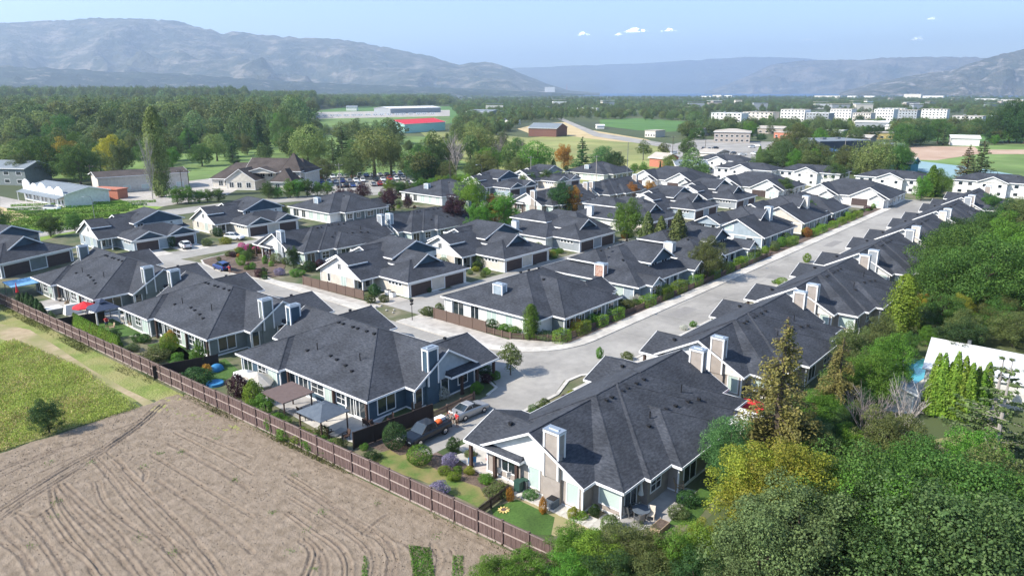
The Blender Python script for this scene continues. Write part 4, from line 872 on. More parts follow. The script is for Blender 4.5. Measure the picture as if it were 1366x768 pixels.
# ------------------------------------------------------------------ ploughed field with its furrows and wheel ruts, wild grass, trail
def zpx(x0, y0, s_): return lambda pts: [G(x0 + a / s_, y0 + b / s_) for a, b in pts]
zA, zB = zpx(0, 480, 2.667), zpx(400, 598, 4.517)
tracks = [zA(t) for t in (
    [(575, 160), (520, 212), (440, 272), (330, 350), (200, 432), (100, 492), (0, 560), (-120, 640)], [(555, 165), (480, 232), (380, 302), (250, 372), (120, 452), (0, 530), (-120, 600)],
    [(330, 350), (400, 430), (470, 520), (560, 620), (620, 700), (690, 790)], [(400, 360), (470, 440), (560, 530), (640, 612), (730, 720), (780, 800)],
    [(180, 455), (190, 520), (240, 600), (320, 700), (390, 790)], [(215, 450), (300, 530), (400, 620), (460, 700), (530, 790)], [(60, 560), (130, 640), (200, 740), (220, 790)],
    [(150, 545), (220, 650), (300, 720), (350, 790)], [(190, 455), (250, 540), (330, 620), (420, 700), (490, 790)], [(330, 440), (360, 520), (450, 600), (540, 660), (640, 760)],
    [(540, 340), (640, 400), (720, 450), (800, 500), (900, 560)], [(560, 430), (680, 510), (800, 600), (900, 690)], [(620, 260), (720, 310), (800, 352), (900, 410)], [(0, 420), (150, 352), (300, 292), (480, 226)],
    [(0, 400), (120, 350), (280, 300)], [(0, 470), (40, 440), (150, 400), (260, 350)], [(0, 650), (70, 700), (120, 790)], [(0, 600), (60, 660), (120, 740)], [(60, 545), (130, 560), (200, 515)], [(20, 380), (200, 320), (330, 300)],
    [(440, 390), (500, 440), (520, 405), (500, 385)], [(380, 330), (440, 372), (480, 340)], [(660, 250), (760, 290), (900, 350)], [(600, 300), (700, 350), (900, 470)], [(500, 560), (600, 640), (680, 700), (760, 790)])]
tracks += [zB(t) for t in ([(-80, 170), (100, 290), (300, 430), (440, 520), (520, 620), (560, 700), (550, 800)], [(-80, 200), (0, 245), (190, 370), (380, 500), (490, 560), (540, 640), (530, 800)], [(-60, 300), (150, 430), (300, 530), (390, 610), (420, 700), (400, 800)],
    [(0, 560), (60, 620), (50, 700), (10, 790)], [(30, 560), (110, 640), (140, 720), (130, 800)], [(-80, 400), (60, 500), (200, 600), (260, 690), (260, 800)], [(560, 550), (650, 590), (700, 680), (690, 800)], [(800, 590), (840, 680), (780, 800)], [(900, 600), (940, 680), (960, 800)], [(380, 520), (500, 420), (560, 400)])]
def shift(t, o):
    out = []
    for i, p in enumerate(t):
        a, c = t[max(0, i - 1)], t[min(len(t) - 1, i + 1)]; d_ = math.hypot(c[0] - a[0], c[1] - a[1]) or 1; out.append((p[0] - (c[1] - a[1]) / d_ * o, p[1] + (c[0] - a[0]) / d_ * o))
    return out
tracks += [shift(t, .42) for t in tracks[:10] + tracks[25:31]]
FX0, FX1, FY0, FY1, ST = 9.0, 36.6, 16.0, 80.2, .095
nx, ny = int((FX1 - FX0) / ST), int((FY1 - FY0) / ST)
gx, gy = np.meshgrid(np.linspace(FX0, FX1, nx + 1), np.linspace(FY0, FY1, ny + 1), indexing='ij')
rs = np.random.RandomState(4)
def vnoise(X, Y, sc_, seed):
    r_ = np.random.RandomState(seed); g = r_.rand(256, 256); x, y = X / sc_ + 500, Y / sc_ + 500; i, j = np.floor(x).astype(int), np.floor(y).astype(int); u, v = x - i, y - j; u, v = u * u * (3 - 2 * u), v * v * (3 - 2 * v)
    f = lambda a, b_: g[a % 256, b_ % 256]
    return (f(i, j) * (1 - u) + f(i + 1, j) * u) * (1 - v) + (f(i, j + 1) * (1 - u) + f(i + 1, j + 1) * u) * v - .5
Z = .07 + .05 * vnoise(gx, gy, 2.5, 1) + .03 * vnoise(gx, gy, .6, 2) + .05 * vnoise(gx, gy, .2, 3)
wob = gx + .5 * vnoise(gx, gy, 22, 5) * 2 + (gy - 50) * .045 + np.clip((40 - gy) / 14, 0, 3) ** 2 * .9
Z += .008 * np.cos(wob * 2 * np.pi / 1.05) * (vnoise(gx, gy, 6, 8) + .75) + .003 * np.cos(wob * 2 * np.pi / .35)
rut = np.zeros_like(Z)
def densify(pts, st):
    out = []; n = len(pts)
    for i in range(n - 1):
        p0, p1, p2, p3 = (np.array(pts[max(0, i - 1)]), np.array(pts[i]), np.array(pts[i + 1]), np.array(pts[min(n - 1, i + 2)]))
        k = max(2, int(np.linalg.norm(p2 - p1) / st))
        for q in range(k): t = q / k; out.append(.5 * ((2 * p1) + (-p0 + p2) * t + (2 * p0 - 5 * p1 + 4 * p2 - p3) * t * t + (-p0 + 3 * p1 - 3 * p2 + p3) * t ** 3))
    return out
for ti, t in enumerate(tracks):
    dist = np.full_like(Z, 9.0); wd = .10 + .035 * (ti % 3)
    for x, y in densify(t, .12):
        i0, i1, j0, j1 = int((x - 1 - FX0) / ST), int((x + 1 - FX0) / ST) + 2, int((y - 1 - FY0) / ST), int((y + 1 - FY0) / ST) + 2
        i0, j0 = max(0, i0), max(0, j0)
        if i1 <= 0 or j1 <= 0 or i0 > nx or j0 > ny: continue
        s_ = np.s_[i0:i1, j0:j1]; dist[s_] = np.minimum(dist[s_], np.hypot(gx[s_] - x, gy[s_] - y))
    k = (.6 + .8 * (vnoise(gx, gy, 1.3, 20 + ti) + .5)) * (.75 if ti % 2 else 1.1)
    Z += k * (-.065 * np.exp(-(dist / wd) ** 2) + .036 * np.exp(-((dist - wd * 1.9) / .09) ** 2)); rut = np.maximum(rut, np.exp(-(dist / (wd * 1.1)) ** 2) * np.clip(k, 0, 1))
Z = np.maximum(Z, .0)
edge = 36.05 - (gy - 26.8) * .0489; fall = np.clip((edge - gx) / .5, 0, 1); Z = Z * fall - .02 * (1 - fall)
top = 79.4 + .7 * vnoise(gx, gy, 2.0, 30) + .05 * (gx - 20); Z = np.where(gy > top, -.03, Z)
V = np.stack([gx, gy, Z], 2).reshape(-1, 3); idx = np.arange((nx + 1) * (ny + 1)).reshape(nx + 1, ny + 1)
Q = np.stack([idx[:-1, :-1], idx[1:, :-1], idx[1:, 1:], idx[:-1, 1:]], 2).reshape(-1, 4)
m, t, b_ = new_mat('ploughed_soil'); N = t.nodes; L = t.links; M['soil'] = m
tc = N.new('ShaderNodeTexCoord'); n = N.new('ShaderNodeTexNoise'); n.inputs['Scale'].default_value = 1.1; n.inputs['Detail'].default_value = 10; L.new(tc.outputs['Object'], n.inputs[0])
r = N.new('ShaderNodeValToRGB'); L.new(n.outputs[0], r.inputs[0]); r.color_ramp.elements[0].position = .32; r.color_ramp.elements[0].color = (.185, .148, .110, 1); r.color_ramp.elements[1].position = .66; r.color_ramp.elements[1].color = (.262, .214, .166, 1)
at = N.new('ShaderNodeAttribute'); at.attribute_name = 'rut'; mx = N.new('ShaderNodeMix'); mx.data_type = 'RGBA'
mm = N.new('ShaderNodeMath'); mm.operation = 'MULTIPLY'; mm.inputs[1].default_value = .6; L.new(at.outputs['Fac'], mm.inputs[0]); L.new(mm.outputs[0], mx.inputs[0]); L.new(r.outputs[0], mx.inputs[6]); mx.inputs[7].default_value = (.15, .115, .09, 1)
L.new(mx.outputs[2], b_.inputs['Base Color']); b_.inputs['Roughness'].default_value = .95; b_.inputs['Specular IOR Level'].default_value = .15
n3 = N.new('ShaderNodeTexNoise'); n3.inputs['Scale'].default_value = 9; n3.inputs['Detail'].default_value = 8; L.new(tc.outputs['Object'], n3.inputs[0]); bp = N.new('ShaderNodeBump'); bp.inputs['Distance'].default_value = .06; L.new(n3.outputs[0], bp.inputs['Height']); L.new(bp.outputs[0], b_.inputs['Normal'])
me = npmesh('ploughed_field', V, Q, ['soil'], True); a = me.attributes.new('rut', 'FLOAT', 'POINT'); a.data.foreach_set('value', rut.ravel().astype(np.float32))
tag(link('ploughed_field', me), None, None, None, 'structure')
sheet('soil_ground', [(-15, 5), (37.4, 5), (33.9, 79.4), (29, 80.0), (-15, 77)], .015, 'soil')
sheet('grass_field', [(-30, 76), (8, 79.6), (20, 79.8), (27.6, 80.2), (28.6, 82), (33.6, 79), (30.5, 150), (26, 190), (-60, 190)], .022, 'wildgrass')
psheet('trail', [(0, 432), (40, 440), (75, 462), (120, 492), (170, 520), (208, 538), (222, 552), (200, 548), (180, 533), (140, 512), (100, 490), (60, 470), (20, 458), (0, 452)], .045, 'trail', kind='structure')
psheet('verge', [(222, 548), (200, 528), (130, 486), (80, 462), (85, 456), (150, 487), (240, 530), (330, 575), (330, 580), (300, 575)], .05, 'wildgrass', kind='structure')
def tufts(name, pts, size, mat, label, cat='grass', hgt=.3, asp=.35):
    """blades and small leaves standing on the ground: nobody could count them."""
    rs = np.random.RandomState(len(pts)); P = np.array([(x, y, 0) for x, y in pts]); n = len(P)
    P[:, 2] = rs.uniform(.02, 1, n) * hgt; Nn = rs.normal(size=(n, 3)); Nn[:, 2] = np.abs(Nn[:, 2]) * .6
    V, Q = leafquads(P, Nn, size, rs, asp, droop=-2.2); o = link(name, npmesh(name, V, Q, [mat])); return tag(o, label, cat, None, 'stuff')
def scatter(poly, n, seed=1, clump=None, cs=1.5):
    r_ = random.Random(seed); xs = [p[0] for p in poly]; ys = [p[1] for p in poly]; out = []
    cl = [(r_.uniform(min(xs), max(xs)), r_.uniform(min(ys), max(ys))) for _ in range(clump or 0)]
    k = 0
    while len(out) < n and k < n * 30:
        k += 1
        if cl: c = r_.choice(cl); x, y = r_.gauss(c[0], cs), r_.gauss(c[1], cs)
        else: x, y = r_.uniform(min(xs), max(xs)), r_.uniform(min(ys), max(ys))
        if inside(x, y, poly): out.append((x, y))
    return out
def inside(x, y, poly):
    c = False; j = len(poly) - 1
    for i in range(len(poly)):
        if (poly[i][1] > y) != (poly[j][1] > y) and x < (poly[j][0] - poly[i][0]) * (y - poly[i][1]) / (poly[j][1] - poly[i][1]) + poly[i][0]: c = not c
        j = i
    return c
gpoly = [G(*p) for p in ((-40, 600), (-40, 470), (20, 455), (60, 470), (110, 492), (150, 520), (188, 545), (150, 556), (100, 570), (50, 586), (0, 604))]
tufts('wild_grass', scatter(gpoly, 40000, 3, 200, 1.6), .2, 'leaf_weed', 'tall yellow green wild grass at the left beside the ploughed field', hgt=.5)
tufts('dry_grass', scatter(gpoly, 9000, 31, 26, 1.5), .24, 'leaf_straw', 'pale dry grass patches in the wild field at the left', hgt=.45)
tufts('low_grass', scatter(gpoly, 20000, 5), .15, 'leaf_weed', 'short green grass between the taller clumps at the left', hgt=.2)
vp = [(31.2 + .0, 150), (33.9, 92), (34.2, 79), (35.5, 52), (37.0, 20), (36.0, 20), (34.9, 50), (33.0, 79), (31.5, 92), (29.5, 150)]
tufts('verge_weeds', scatter(vp, 9000, 6, 46, 1.6), .2, 'leaf_olive', 'weeds growing along the foot of the long brown fence', 'weeds', hgt=.22)
fp = [G(*p) for p in ((545, 728), (575, 732), (580, 770), (552, 775))]; fp2 = [G(*p) for p in ((604, 742), (618, 742), (618, 775), (602, 775))]; fp3 = [G(*p) for p in ((485, 740), (492, 750), (490, 775), (482, 775))]
tufts('field_weeds', scatter(fp, 2600, 7) + scatter(fp2, 700, 8) + scatter(fp3, 300, 9) + scatter([(12, 20), (35, 20), (33, 70), (12, 76)], 1500, 10, 40, .25), .15, 'leaf_bright', 'green weed patches in the bare soil near the bottom of the field', 'weeds', hgt=.2)

fieldp = [(11, 18), (36, 20), (33.2, 77), (29, 79), (11, 78)]
tufts('soil_clods', scatter(fieldp, 9000, 14, 260, 1.3) + scatter(fieldp, 9000, 15), .11, 'clod', 'loose clods scattered over the ploughed field', 'clods', hgt=.12, asp=.8)
# ------------------------------------------------------------------ fences: posts and panels one by one
def fence(p0, p1, n, ht, mat, label, style='long', group=None, name='fence', seed=0):
    L_ = math.hypot(p1[0] - p0[0], p1[1] - p0[1]); a = math.atan2(p1[1] - p0[1], p1[0] - p0[0]); st = L_ / n
    root = empty(name, (p0[0], p0[1], 0), a, label, 'fence', group)
    pm = MB(); pm.box(-.07, -.09, -.1, .07, .09, ht + .06); pmesh = pm.mesh('post', [mat]); vars_ = []
    for v_ in range(3):
        b = MB(); r_ = random.Random(v_ + seed); k = int(st / .15); w_ = (st - .14) / k
        if style == 'picket':
            for i in range(k): b.box(.09 + i * w_, -.015, .12, .09 + i * w_ + w_ * .6, .015, ht - r_.uniform(0, .04))
            for z in (.3, ht - .25): b.box(.07, .015, z, st - .07, .055, z + .08)
        elif style == 'panel':
            b.box(.07, -.02, .08, st - .07, .02, ht - .03)
            for i in range(k): b.box(.08 + i * w_, -.03, .1, .08 + i * w_ + w_ * .9, -.021, ht - .05)
            b.box(.07, -.04, ht - .03, st - .07, .04, ht + .01)
        else:
            for i in range(k): o = r_.choice((-.035, -.02, -.005)); b.box(.08 + i * w_, -.03 + o, .22, .08 + i * w_ + w_ * r_.uniform(.86, .97), .01 + o, ht - .06 + r_.uniform(-.015, .015))
            b.box(.07, -.09, .5, st - .07, -.065, .62); b.box(.07, -.09, ht - .5, st - .07, -.065, ht - .38)
            pass; b.box(.07, -.08, ht - .06, st - .07, .06, ht - .03)
        vars_.append(b.mesh('panel', [mat]))
    rr = random.Random(seed + 9)
    rails = []
    if style == 'long':
        for za, zb in ((ht * .52, ht * .52 + .09), (.06, .2), (ht - .1, ht - .03)): b = MB(); b.box(.07, .006, za, st - .07, .06, zb); rails.append(b.mesh('rail', ['fence_rail']))
    for i in range(n + 1):
        dz = rr.uniform(-.03, .03)
        link('post', pmesh, root, (i * st, 0, dz))
        if i < n:
            link('panel', vars_[i % 3], root, (i * st, 0, dz))
            for q in rails: link('rail', q, root, (i * st, 0, dz))
    return root
fence((37.45, 9.5), (34.35, 73.0), 25, 2.25, 'fence', 'long weathered brown board fence between the ploughed field and the gardens', name='board_fence')
fence((34.35, 73.05), (33.2, 98.0), 10, 2.15, 'fence', 'middle run of the brown board fence beside the dry trail', name='board_fence')
fence((33.2, 98.05), (30.4, 154.0), 22, 2.0, 'fence', 'far run of the brown board fence by the cedar hedge at the left edge', name='board_fence')
fence((38.4, 53.75), (48.0, 52.75), 4, 1.85, 'fence_dark', 'dark solid fence behind the parked pickup truck', 'panel', name='panel_fence')
fence((48.05, 52.75), (54.6, 52.9), 3, 1.0, 'fence_tan', 'low picket fence behind the silver sedan', 'picket', name='picket_fence')
fence((37.2, 48.5), (36.2, 52.0), 2, .9, 'fence_dark', 'short low rail fence by the round shrubs near the field fence', 'picket', name='picket_fence')
fence((72.7, 78.8), (72.9, 68.1), 4, 1.75, 'fence_tan', 'brown panel fence beside the corner house patio', 'panel', name='panel_fence')
fence((72.9, 68.0), (73.2, 63.6), 3, 1.0, 'fence_tan', 'picket fence at the side of the corner house', 'picket', name='picket_fence')
fence((73.2, 63.5), (76.8, 57.4), 4, 1.0, 'fence_tan', 'picket fence cutting the street corner in front of the corner house', 'picket', name='picket_fence')
fence((76.9, 57.35), (150, 56.45), 30, .95, 'fence_tan', 'picket fence running behind the clipped street hedges', 'picket', name='picket_fence')
fence((71.0, 111.6), (71.9, 95.2), 7, 1.7, 'fence_tan', 'brown panel fence in front of the white gabled house', 'panel', name='panel_fence')
fence((33.4, 86.6), (40.6, 84.6), 3, 1.8, 'fence_dark', 'dark dividing fence between two back gardens of the fence row', 'panel', name='panel_fence')
fence((32.4, 117.0), (38.6, 115.6), 3, 1.7, 'fence_dark', 'dark dividing fence near the red parasol', 'panel', name='panel_fence')
fence((37.1, 36.3), (42.0, 36.8), 2, 1.0, 'fence_dark', 'short picket fence by the green bins at the foreground bungalow', 'picket', name='picket_fence')

# ------------------------------------------------------------------ gardens of the near houses
def lawn(px, mat='lawn', name='lawn', z=.03): return psheet(name, px, z, mat, kind='structure')
lawn([(478, 612), (520, 600), (560, 622), (640, 650), (650, 668), (560, 640), (500, 622)]); lawn([(500, 615), (545, 605), (650, 665), (638, 676), (560, 640)], z=.034)
lawn([(655, 678), (690, 666), (740, 690), (735, 714), (700, 712), (660, 690)], 'lawn_green', z=.038)
psheet('planting_bed', [(480, 590), (540, 580), (600, 612), (660, 628), (700, 650), (660, 668), (600, 640), (540, 615)], .026, 'mulch', kind='structure')
psheet('patio', [(605, 608), (640, 596), (715, 640), (712, 655), (690, 650), (640, 632)], .045, 'concrete', kind='structure')
psheet('patio', [(800, 690), (880, 640), (930, 655), (890, 700), (830, 712), (790, 706)], .045, 'patio', kind='structure')
psheet('lawn', [(888, 700), (935, 650), (960, 655), (925, 700)], .03, 'lawn_green', kind='structure')
psheet('planting_bed', [(700, 650), (790, 690), (800, 706), (740, 715), (690, 690), (670, 672)], .028, 'trail', kind='structure')
psheet('patio', [(400, 560), (420, 530), (500, 560), (470, 590), (440, 582)], .045, 'concrete', kind='structure')
psheet('patio', [(330, 520), (360, 500), (480, 548), (520, 548), (500, 575), (460, 585), (400, 560)], .04, 'patio', kind='structure')
for px in ([(196, 460), (240, 452), (270, 478), (285, 500), (230, 488)], [(110, 432), (150, 425), (190, 445), (150, 452)], [(255, 500), (300, 478), (320, 495), (280, 520)], [(212, 474), (240, 462), (262, 480), (240, 486)]): psheet('lawn', px, .03, 'lawn_green', kind='structure')
psheet('patio', [(100, 425), (150, 412), (205, 440), (180, 450), (140, 440)], .028, 'concrete', kind='structure')
psheet('patio', [(40, 405), (100, 392), (150, 410), (110, 428)], .026, 'patio', kind='structure')
psheet('lawn', [(640, 438), (700, 452), (745, 450), (760, 440), (700, 430)], .03, 'lawn_green', kind='structure')
# stepping slabs beside the foreground bungalow, each its own piece
sp = empty('garden_path', (*G(690, 660), 0), 0, 'row of pale square stepping slabs beside the foreground bungalow', 'path')
sx_, sy_ = G(690, 660); b = MB(); b.box(-.42, -.42, 0, .42, .42, .07); sm = b.mesh('paving_slab', ['concrete'])
for i in range(12):
    t = i / 11; x, y = G(691 + (795 - 691) * t, 659 + (704 - 659) * t); link('paving_slab', sm, sp, (x - sx_, y - sy_, .03), rnd.uniform(-.08, .08))
for i in range(10):
    t = i / 9; x, y = G(697 + (800 - 697) * t, 655 + (699 - 655) * t); link('paving_slab', sm, sp, (x - sx_, y - sy_, .032), rnd.uniform(-.08, .08))

# ------------------------------------------------------------------ vegetation near the camera
def B(px, py, wd, ht, mat, label, kind='shrub', name='shrub', group=None, cat='shrub'):
    x, y = G(px, py); return bush(kind, x, y, wd, ht, mat, name, label, cat, group)
B(527, 598, 2.3, 2.7, 'leaf_dark', 'tall clipped green ball at the end of the dark fence', 'ball')
B(560, 618, 2.4, 1.8, 'leaf_bright', 'round bright green shrub on the lawn beside the lane', 'ball')
B(604, 603, 1.5, 1.9, 'leaf_dark', 'dark upright shrub beside the lane end')
B(601, 620, 1.9, 1.4, 'leaf_lavender', 'pale lavender bush next to the dark upright shrub')
B(594, 632, 1.4, .9, 'leaf_lime', 'lime green clump left of the blue chair')
B(611, 630, 1.0, .8, 'leaf_bright', 'small green mound nearest the blue chair')
B(605, 640, 1.5, .9, 'leaf_lime', 'bright green mound on the bed edge below the blue chair')
B(626, 632, 1.2, .9, 'leaf_yellow', 'pale yellow green mound in front of the porch post')
B(648, 642, 1.8, .8, 'leaf_bright', 'low spreading green plant in the porch bed')
B(586, 660, 2.2, 1.5, 'leaf_lavender', 'large lavender bush beside the field fence')
B(628, 608, 1.6, .6, 'leaf_olive', 'low olive plant against the porch slab')
B(663, 660, 2.8, 1.1, 'leaf_olive', 'trailing olive hedge plant across the low picket fence')
B(681, 668, .8, 1.5, 'leaf_orange', 'thin russet grass clump by the picket fence')
B(708, 664, 1.7, .9, 'leaf_blue', 'blue green mound beside the bins')
B(724, 684, .9, 1.7, 'leaf_orange', 'tall russet plant by the stepping slabs')
B(765, 690, 1.3, 1.1, 'leaf_yellow', 'yellow flowering clump under the tall windows')
B(777, 692, 1.1, .8, 'leaf_lime', 'lime leafed plant right of the yellow clump')
B(793, 688, 1.2, 1.2, 'leaf_dark', 'dark green bush below the picture window')
B(468, 614, 1.2, 1.0, 'leaf_orange', 'orange flowering clump at the corner of the paved terrace')
B(497, 612, 2.2, .8, 'leaf_dark', 'low spreading juniper beside the dark fence')
B(486, 600, 1.0, .8, 'leaf_bright', 'small green plant behind the orange clump')
B(591, 532, 2.0, 1.7, 'leaf_white', 'white hydrangea bush against the blue gable wall')
B(636, 524, 1.8, 1.6, 'leaf_bright', 'bright green shrub by the lane picket fence')
B(660, 506, 1.7, 1.3, 'leaf_bright', 'light green shrub near the street corner tree'); B(649, 510, 1.7, 1.2, 'leaf_purple', 'dark purple shrub between two green ones at the blue house corner')
B(646, 498, 2.4, 1.4, 'leaf_dark', 'dark bush at the street corner of the blue house'); B(712, 552, 1.3, 1.3, 'leaf_grey', 'small grey green cypress shrub by the foreground roof')
B(763, 526, 1.4, .6, 'leaf_yellow', 'yellow flowers in the kerb bed beyond the foreground roof'); B(753, 530, .9, .4, 'leaf_purple', 'dark red groundcover in the kerb bed')
B(836, 480, 2.0, 1.3, 'leaf_olive', 'olive shrub beside the second duplex drive'); B(912, 440, 1.4, .9, 'leaf_white', 'pale flowering bush on the right kerb')
B(800, 478, 1.2, 1.8, 'leaf_bright', 'small upright cedar beside the olive shrub'); B(924, 436, 1.3, 1.1, 'leaf_bright', 'green bush on the right kerb further up'); B(1076, 350, 2.0, 2.2, 'leaf_lime', 'lime green spiky bush by the third duplex'); B(1035, 378, 1.8, .8, 'leaf_bright', 'flat green bush by the third duplex drive')
for px, py, w_, h_, m_, lb in ((335, 345, 2.4, 1.4, 'leaf_olive', 'olive bush at the left of the court island'), (318, 336, 2.0, 1.2, 'leaf_yellow', 'yellow bush near the magenta bushes'), (306, 342, 2.2, 1.3, 'leaf_olive', 'olive bush at the tip of the court island'), (345, 338, 1.6, 1.2, 'leaf_orange', 'rusty bush among the island planting'),
                          (362, 344, 1.8, 1.5, 'leaf_olive', 'grey olive bush in the middle of the island'), (352, 365, 1.8, 1.4, 'leaf_dark', 'dark round shrub in the island row'), (354, 352, 1.5, 2.0, 'leaf_bright', 'upright green shrub in the island row'), (353, 373, 1.4, 1.0, 'leaf_dark', 'lowest round shrub of the island row'),
                          (374, 367, 2.4, 1.6, 'leaf_lavender', 'grey lavender bush by the brown panel fence'), (397, 368, 3.4, 1.6, 'leaf_bright', 'bright green bush behind the brown panel fence'), (412, 362, 3.6, 2.4, 'leaf_dark', 'dark evergreen bush between the brown fence and the duplex'), (383, 352, 2.6, 1.6, 'leaf_olive', 'olive bush behind the lavender one'),
                          (277, 328, 2.6, 1.9, 'leaf_olive', 'round clipped shrub between two driveways'), (230, 330, 1.9, 3.6, 'leaf_dark', 'tall clipped box shrub beside the white suv'), (301, 325, 3.4, 1.8, 'leaf_yellow', 'orange yellow bush by the parked white car'), (290, 315, 3.4, 2.4, 'leaf_dark', 'dark bush behind the parked white car'),
                          (500, 396, 2.6, 2.6, 'leaf_dark', 'dark bush at the end of the brown panel fence'), (494, 404, 2.2, 1.6, 'leaf_olive', 'olive bush at the foot of the brown panel fence'), (512, 403, 2.1, 1.5, 'leaf_olive', 'round clipped shrub in the lane gravel'), (572, 390, 1.3, 1.2, 'leaf_dark', 'dark ball shrub between the garage doors'),
                          (570, 420, 3.0, 1.5, 'leaf_olive', 'spreading olive bush at the left end of the patio fence'), (586, 413, 1.6, 1.3, 'leaf_olive', 'round bush behind the patio fence corner'), (657, 440, 2.2, 1.9, 'leaf_dark', 'dark green bush at the corner house wall'), (673, 443, 2.4, 1.5, 'leaf_bright', 'bright green bush along the corner house wall'),
                          (687, 446, 2.2, 1.4, 'leaf_bright', 'bright green bush next to the columnar tree'), (727, 452, 3.4, 1.3, 'leaf_grey', 'sprawling blue green juniper at the street corner'), (790, 430, 2.6, 1.8, 'leaf_purple', 'dusky purple bush among the street hedges'), (836, 412, 3.4, 1.8, 'leaf_olive', 'flowering olive bush before the brick chimney house'), (849, 402, 2.6, 1.6, 'leaf_white', 'pale blossom bush beside the street hedge'),
                          (962, 352, 2.4, 1.6, 'leaf_orange', 'rust coloured bush before the wide gable house'), (1000, 344, 2.2, 2.4, 'leaf_lime', 'lime bush below the wide gable'), (1076, 316, 3, 2.6, 'leaf_orange', 'orange shrub between the last street hedges'), (648, 316, 5.5, 2.0, 'leaf_bright', 'bright shrub near the far driveway'), (640, 357, 3.0, 3.0, 'leaf_dark', 'dark round shrub by the second garage court'),
                          (634, 362, 1.8, 1.2, 'leaf_yellow', 'yellow bush below the dark round shrub'), (745, 330, 3.0, 2.4, 'leaf_blue', 'blue green round shrub beside the grey garage wall'), (746, 338, 2.6, 1.3, 'leaf_bright', 'bright bush under the blue green shrub'), (903, 283, 3.2, 3.0, 'leaf_grey', 'silver green round shrub beside the far gable'),
                          (262, 512, 4.6, 2.3, 'leaf_dark', 'dark bush in the garden beside the blue igloo tent'), (205, 482, 4.4, 1.6, 'leaf_olive', 'olive bush near the field fence'), (212, 470, 3.0, 1.3, 'leaf_olive', 'olive bush behind the back garden lawn'), (228, 452, 2.4, 1.2, 'leaf_bright', 'bright bush beside the back lawn'), (177, 468, 2.2, 1.3, 'leaf_grey', 'grey green bush inside the fence'), (152, 452, 2.6, 1.6, 'leaf_dark', 'dark bush on the small lawn beside the dark gazebo')):
    B(px, py, w_, h_, m_, lb)
for i, (px, py) in enumerate(((323, 333), (332, 335), (342, 338))): B(px, py, 1.7, 1.6, 'magenta', ('leftmost', 'middle', 'rightmost')[i] + ' magenta flowering bush beside the white gable porch', 'ball')
# along the inside of the field fence
for i, (px, py, w_, h_, m_) in enumerate(((350, 556, 3.2, 3.0, 'leaf_bright'), (338, 540, 2.6, 3.4, 'leaf_lime'), (372, 572, 3.0, 2.0, 'leaf_bright'), (384, 585, 2.8, 1.6, 'leaf_bright'), (402, 590, 2.8, 1.7, 'leaf_lime'), (420, 598, 2.8, 1.7, 'leaf_bright'), (437, 604, 2.6, 1.5, 'leaf_bright'), (452, 602, 2.2, 1.6, 'leaf_olive'), (318, 530, 2.8, 3.2, 'leaf_purple'), (430, 583, 1.8, 1.5, 'leaf_olive'))):
    B(px, py, w_, h_, m_, ('leafy bush', 'tallest lime bush', 'bush', 'low bush', 'lime bush', 'wide bush', 'end bush', 'olive bush', 'dark purple bush', 'small olive bush')[i] + ' inside the field fence near the ' + ('brown pergola', 'brown pergola', 'brown pergola post', 'paved terrace', 'terrace middle', 'hip roofed gazebo', 'hip roofed gazebo corner', 'orange flowers', 'cream parasols', 'gazebo front post')[i])
def T(kind, px, py, h, wsc=1.0, mat=None, label='', name='tree', group=None, cat='tree'):
    x, y = G(px, py); return tree(kind, x, y, h, wsc, mat, name, label, cat, group)
T('young0', 681, 500, 4.4, .95, 'leaf_olive', 'small street tree at the bend casting a shadow on the road')
T('poplar0', 708, 452, 5.2, 1.5, 'leaf_bright', 'columnar green tree at the corner house')
T('maple1', 66, 577, 3.8, 1.0, 'leaf_dark', 'lone dark green tree in the wild grass by the field edge')
T('maple0', 392, 358, 4.6, .75, 'leaf_dark', 'small round headed tree beside the grey duplex')
T('cedar0', 502, 372, 5, 1.2, 'leaf_dark', 'slim dark tree by the white gable')
T('maple2', 943, 374, 8.2, .95, 'leaf_olive', 'rounded olive tree standing among the street hedges', group=None)
for i, (px, py, h) in enumerate(((862, 340, 9.5), (880, 342, 8.8), (902, 350, 11))): T('cedar0', px, py, h, 1.9, 'leaf_olive', ('leftmost', 'middle', 'tallest right') [i] + ' of three conical trees behind the dormer house', 'conical_tree')
T('maple1', 836, 322, 10, .95, 'leaf_bright', 'bright green maple between the inner houses and the lane')
T('maple0', 607, 308, 9.5, .8, 'leaf_purple', 'dark red leaved tree between the pale blue and white gabled houses')
T('maple2', 628, 300, 13, .8, 'leaf_lime', 'tall bright green tree beside the far driveway'); T('maple0', 640, 318, 9, .9, 'leaf_bright', 'lower bright tree in front of the tall bright one'); T('maple0', 672, 302, 9, 1.1, 'leaf_bright', 'green tree left of the inner hip roof')
T('maple1', 660, 300, 8, .9, 'leaf_orange', 'autumn tinted tree beside the green one in the inner rows'); T('maple2', 750, 284, 9, 1.1, 'leaf_dark', 'dark tree before the inner duplex roof'); T('maple0', 764, 284, 8, .8, 'leaf_orange', 'pale orange tree next to the dark inner tree')
T('maple1', 812, 262, 5, .8, 'leaf_bright', 'small round tree among the inner roofs'); T('maple1', 843, 266, 5.5, 1.0, 'leaf_orange', 'orange bush tree left of the three gables'); T('maple0', 866, 262, 5.5, .9, 'leaf_orange', 'yellow brown tree right of the orange one')
for i, (px, py, k_, m_, h) in enumerate(((455, 272, 'maple0', 'leaf_purple', 5), (468, 275, 'maple1', 'leaf_purple', 5.5), (485, 268, 'maple2', 'leaf_purple', 6), (520, 284, 'maple0', 'leaf_purple', 7.5), (545, 278, 'maple1', 'leaf_purple', 4))):
    T(k_, px, py, h, 1.0, m_, ('first', 'second', 'third', 'fourth and darkest', 'last and lowest')[i] + ' purple leaved tree along the lane behind the hip roofs')
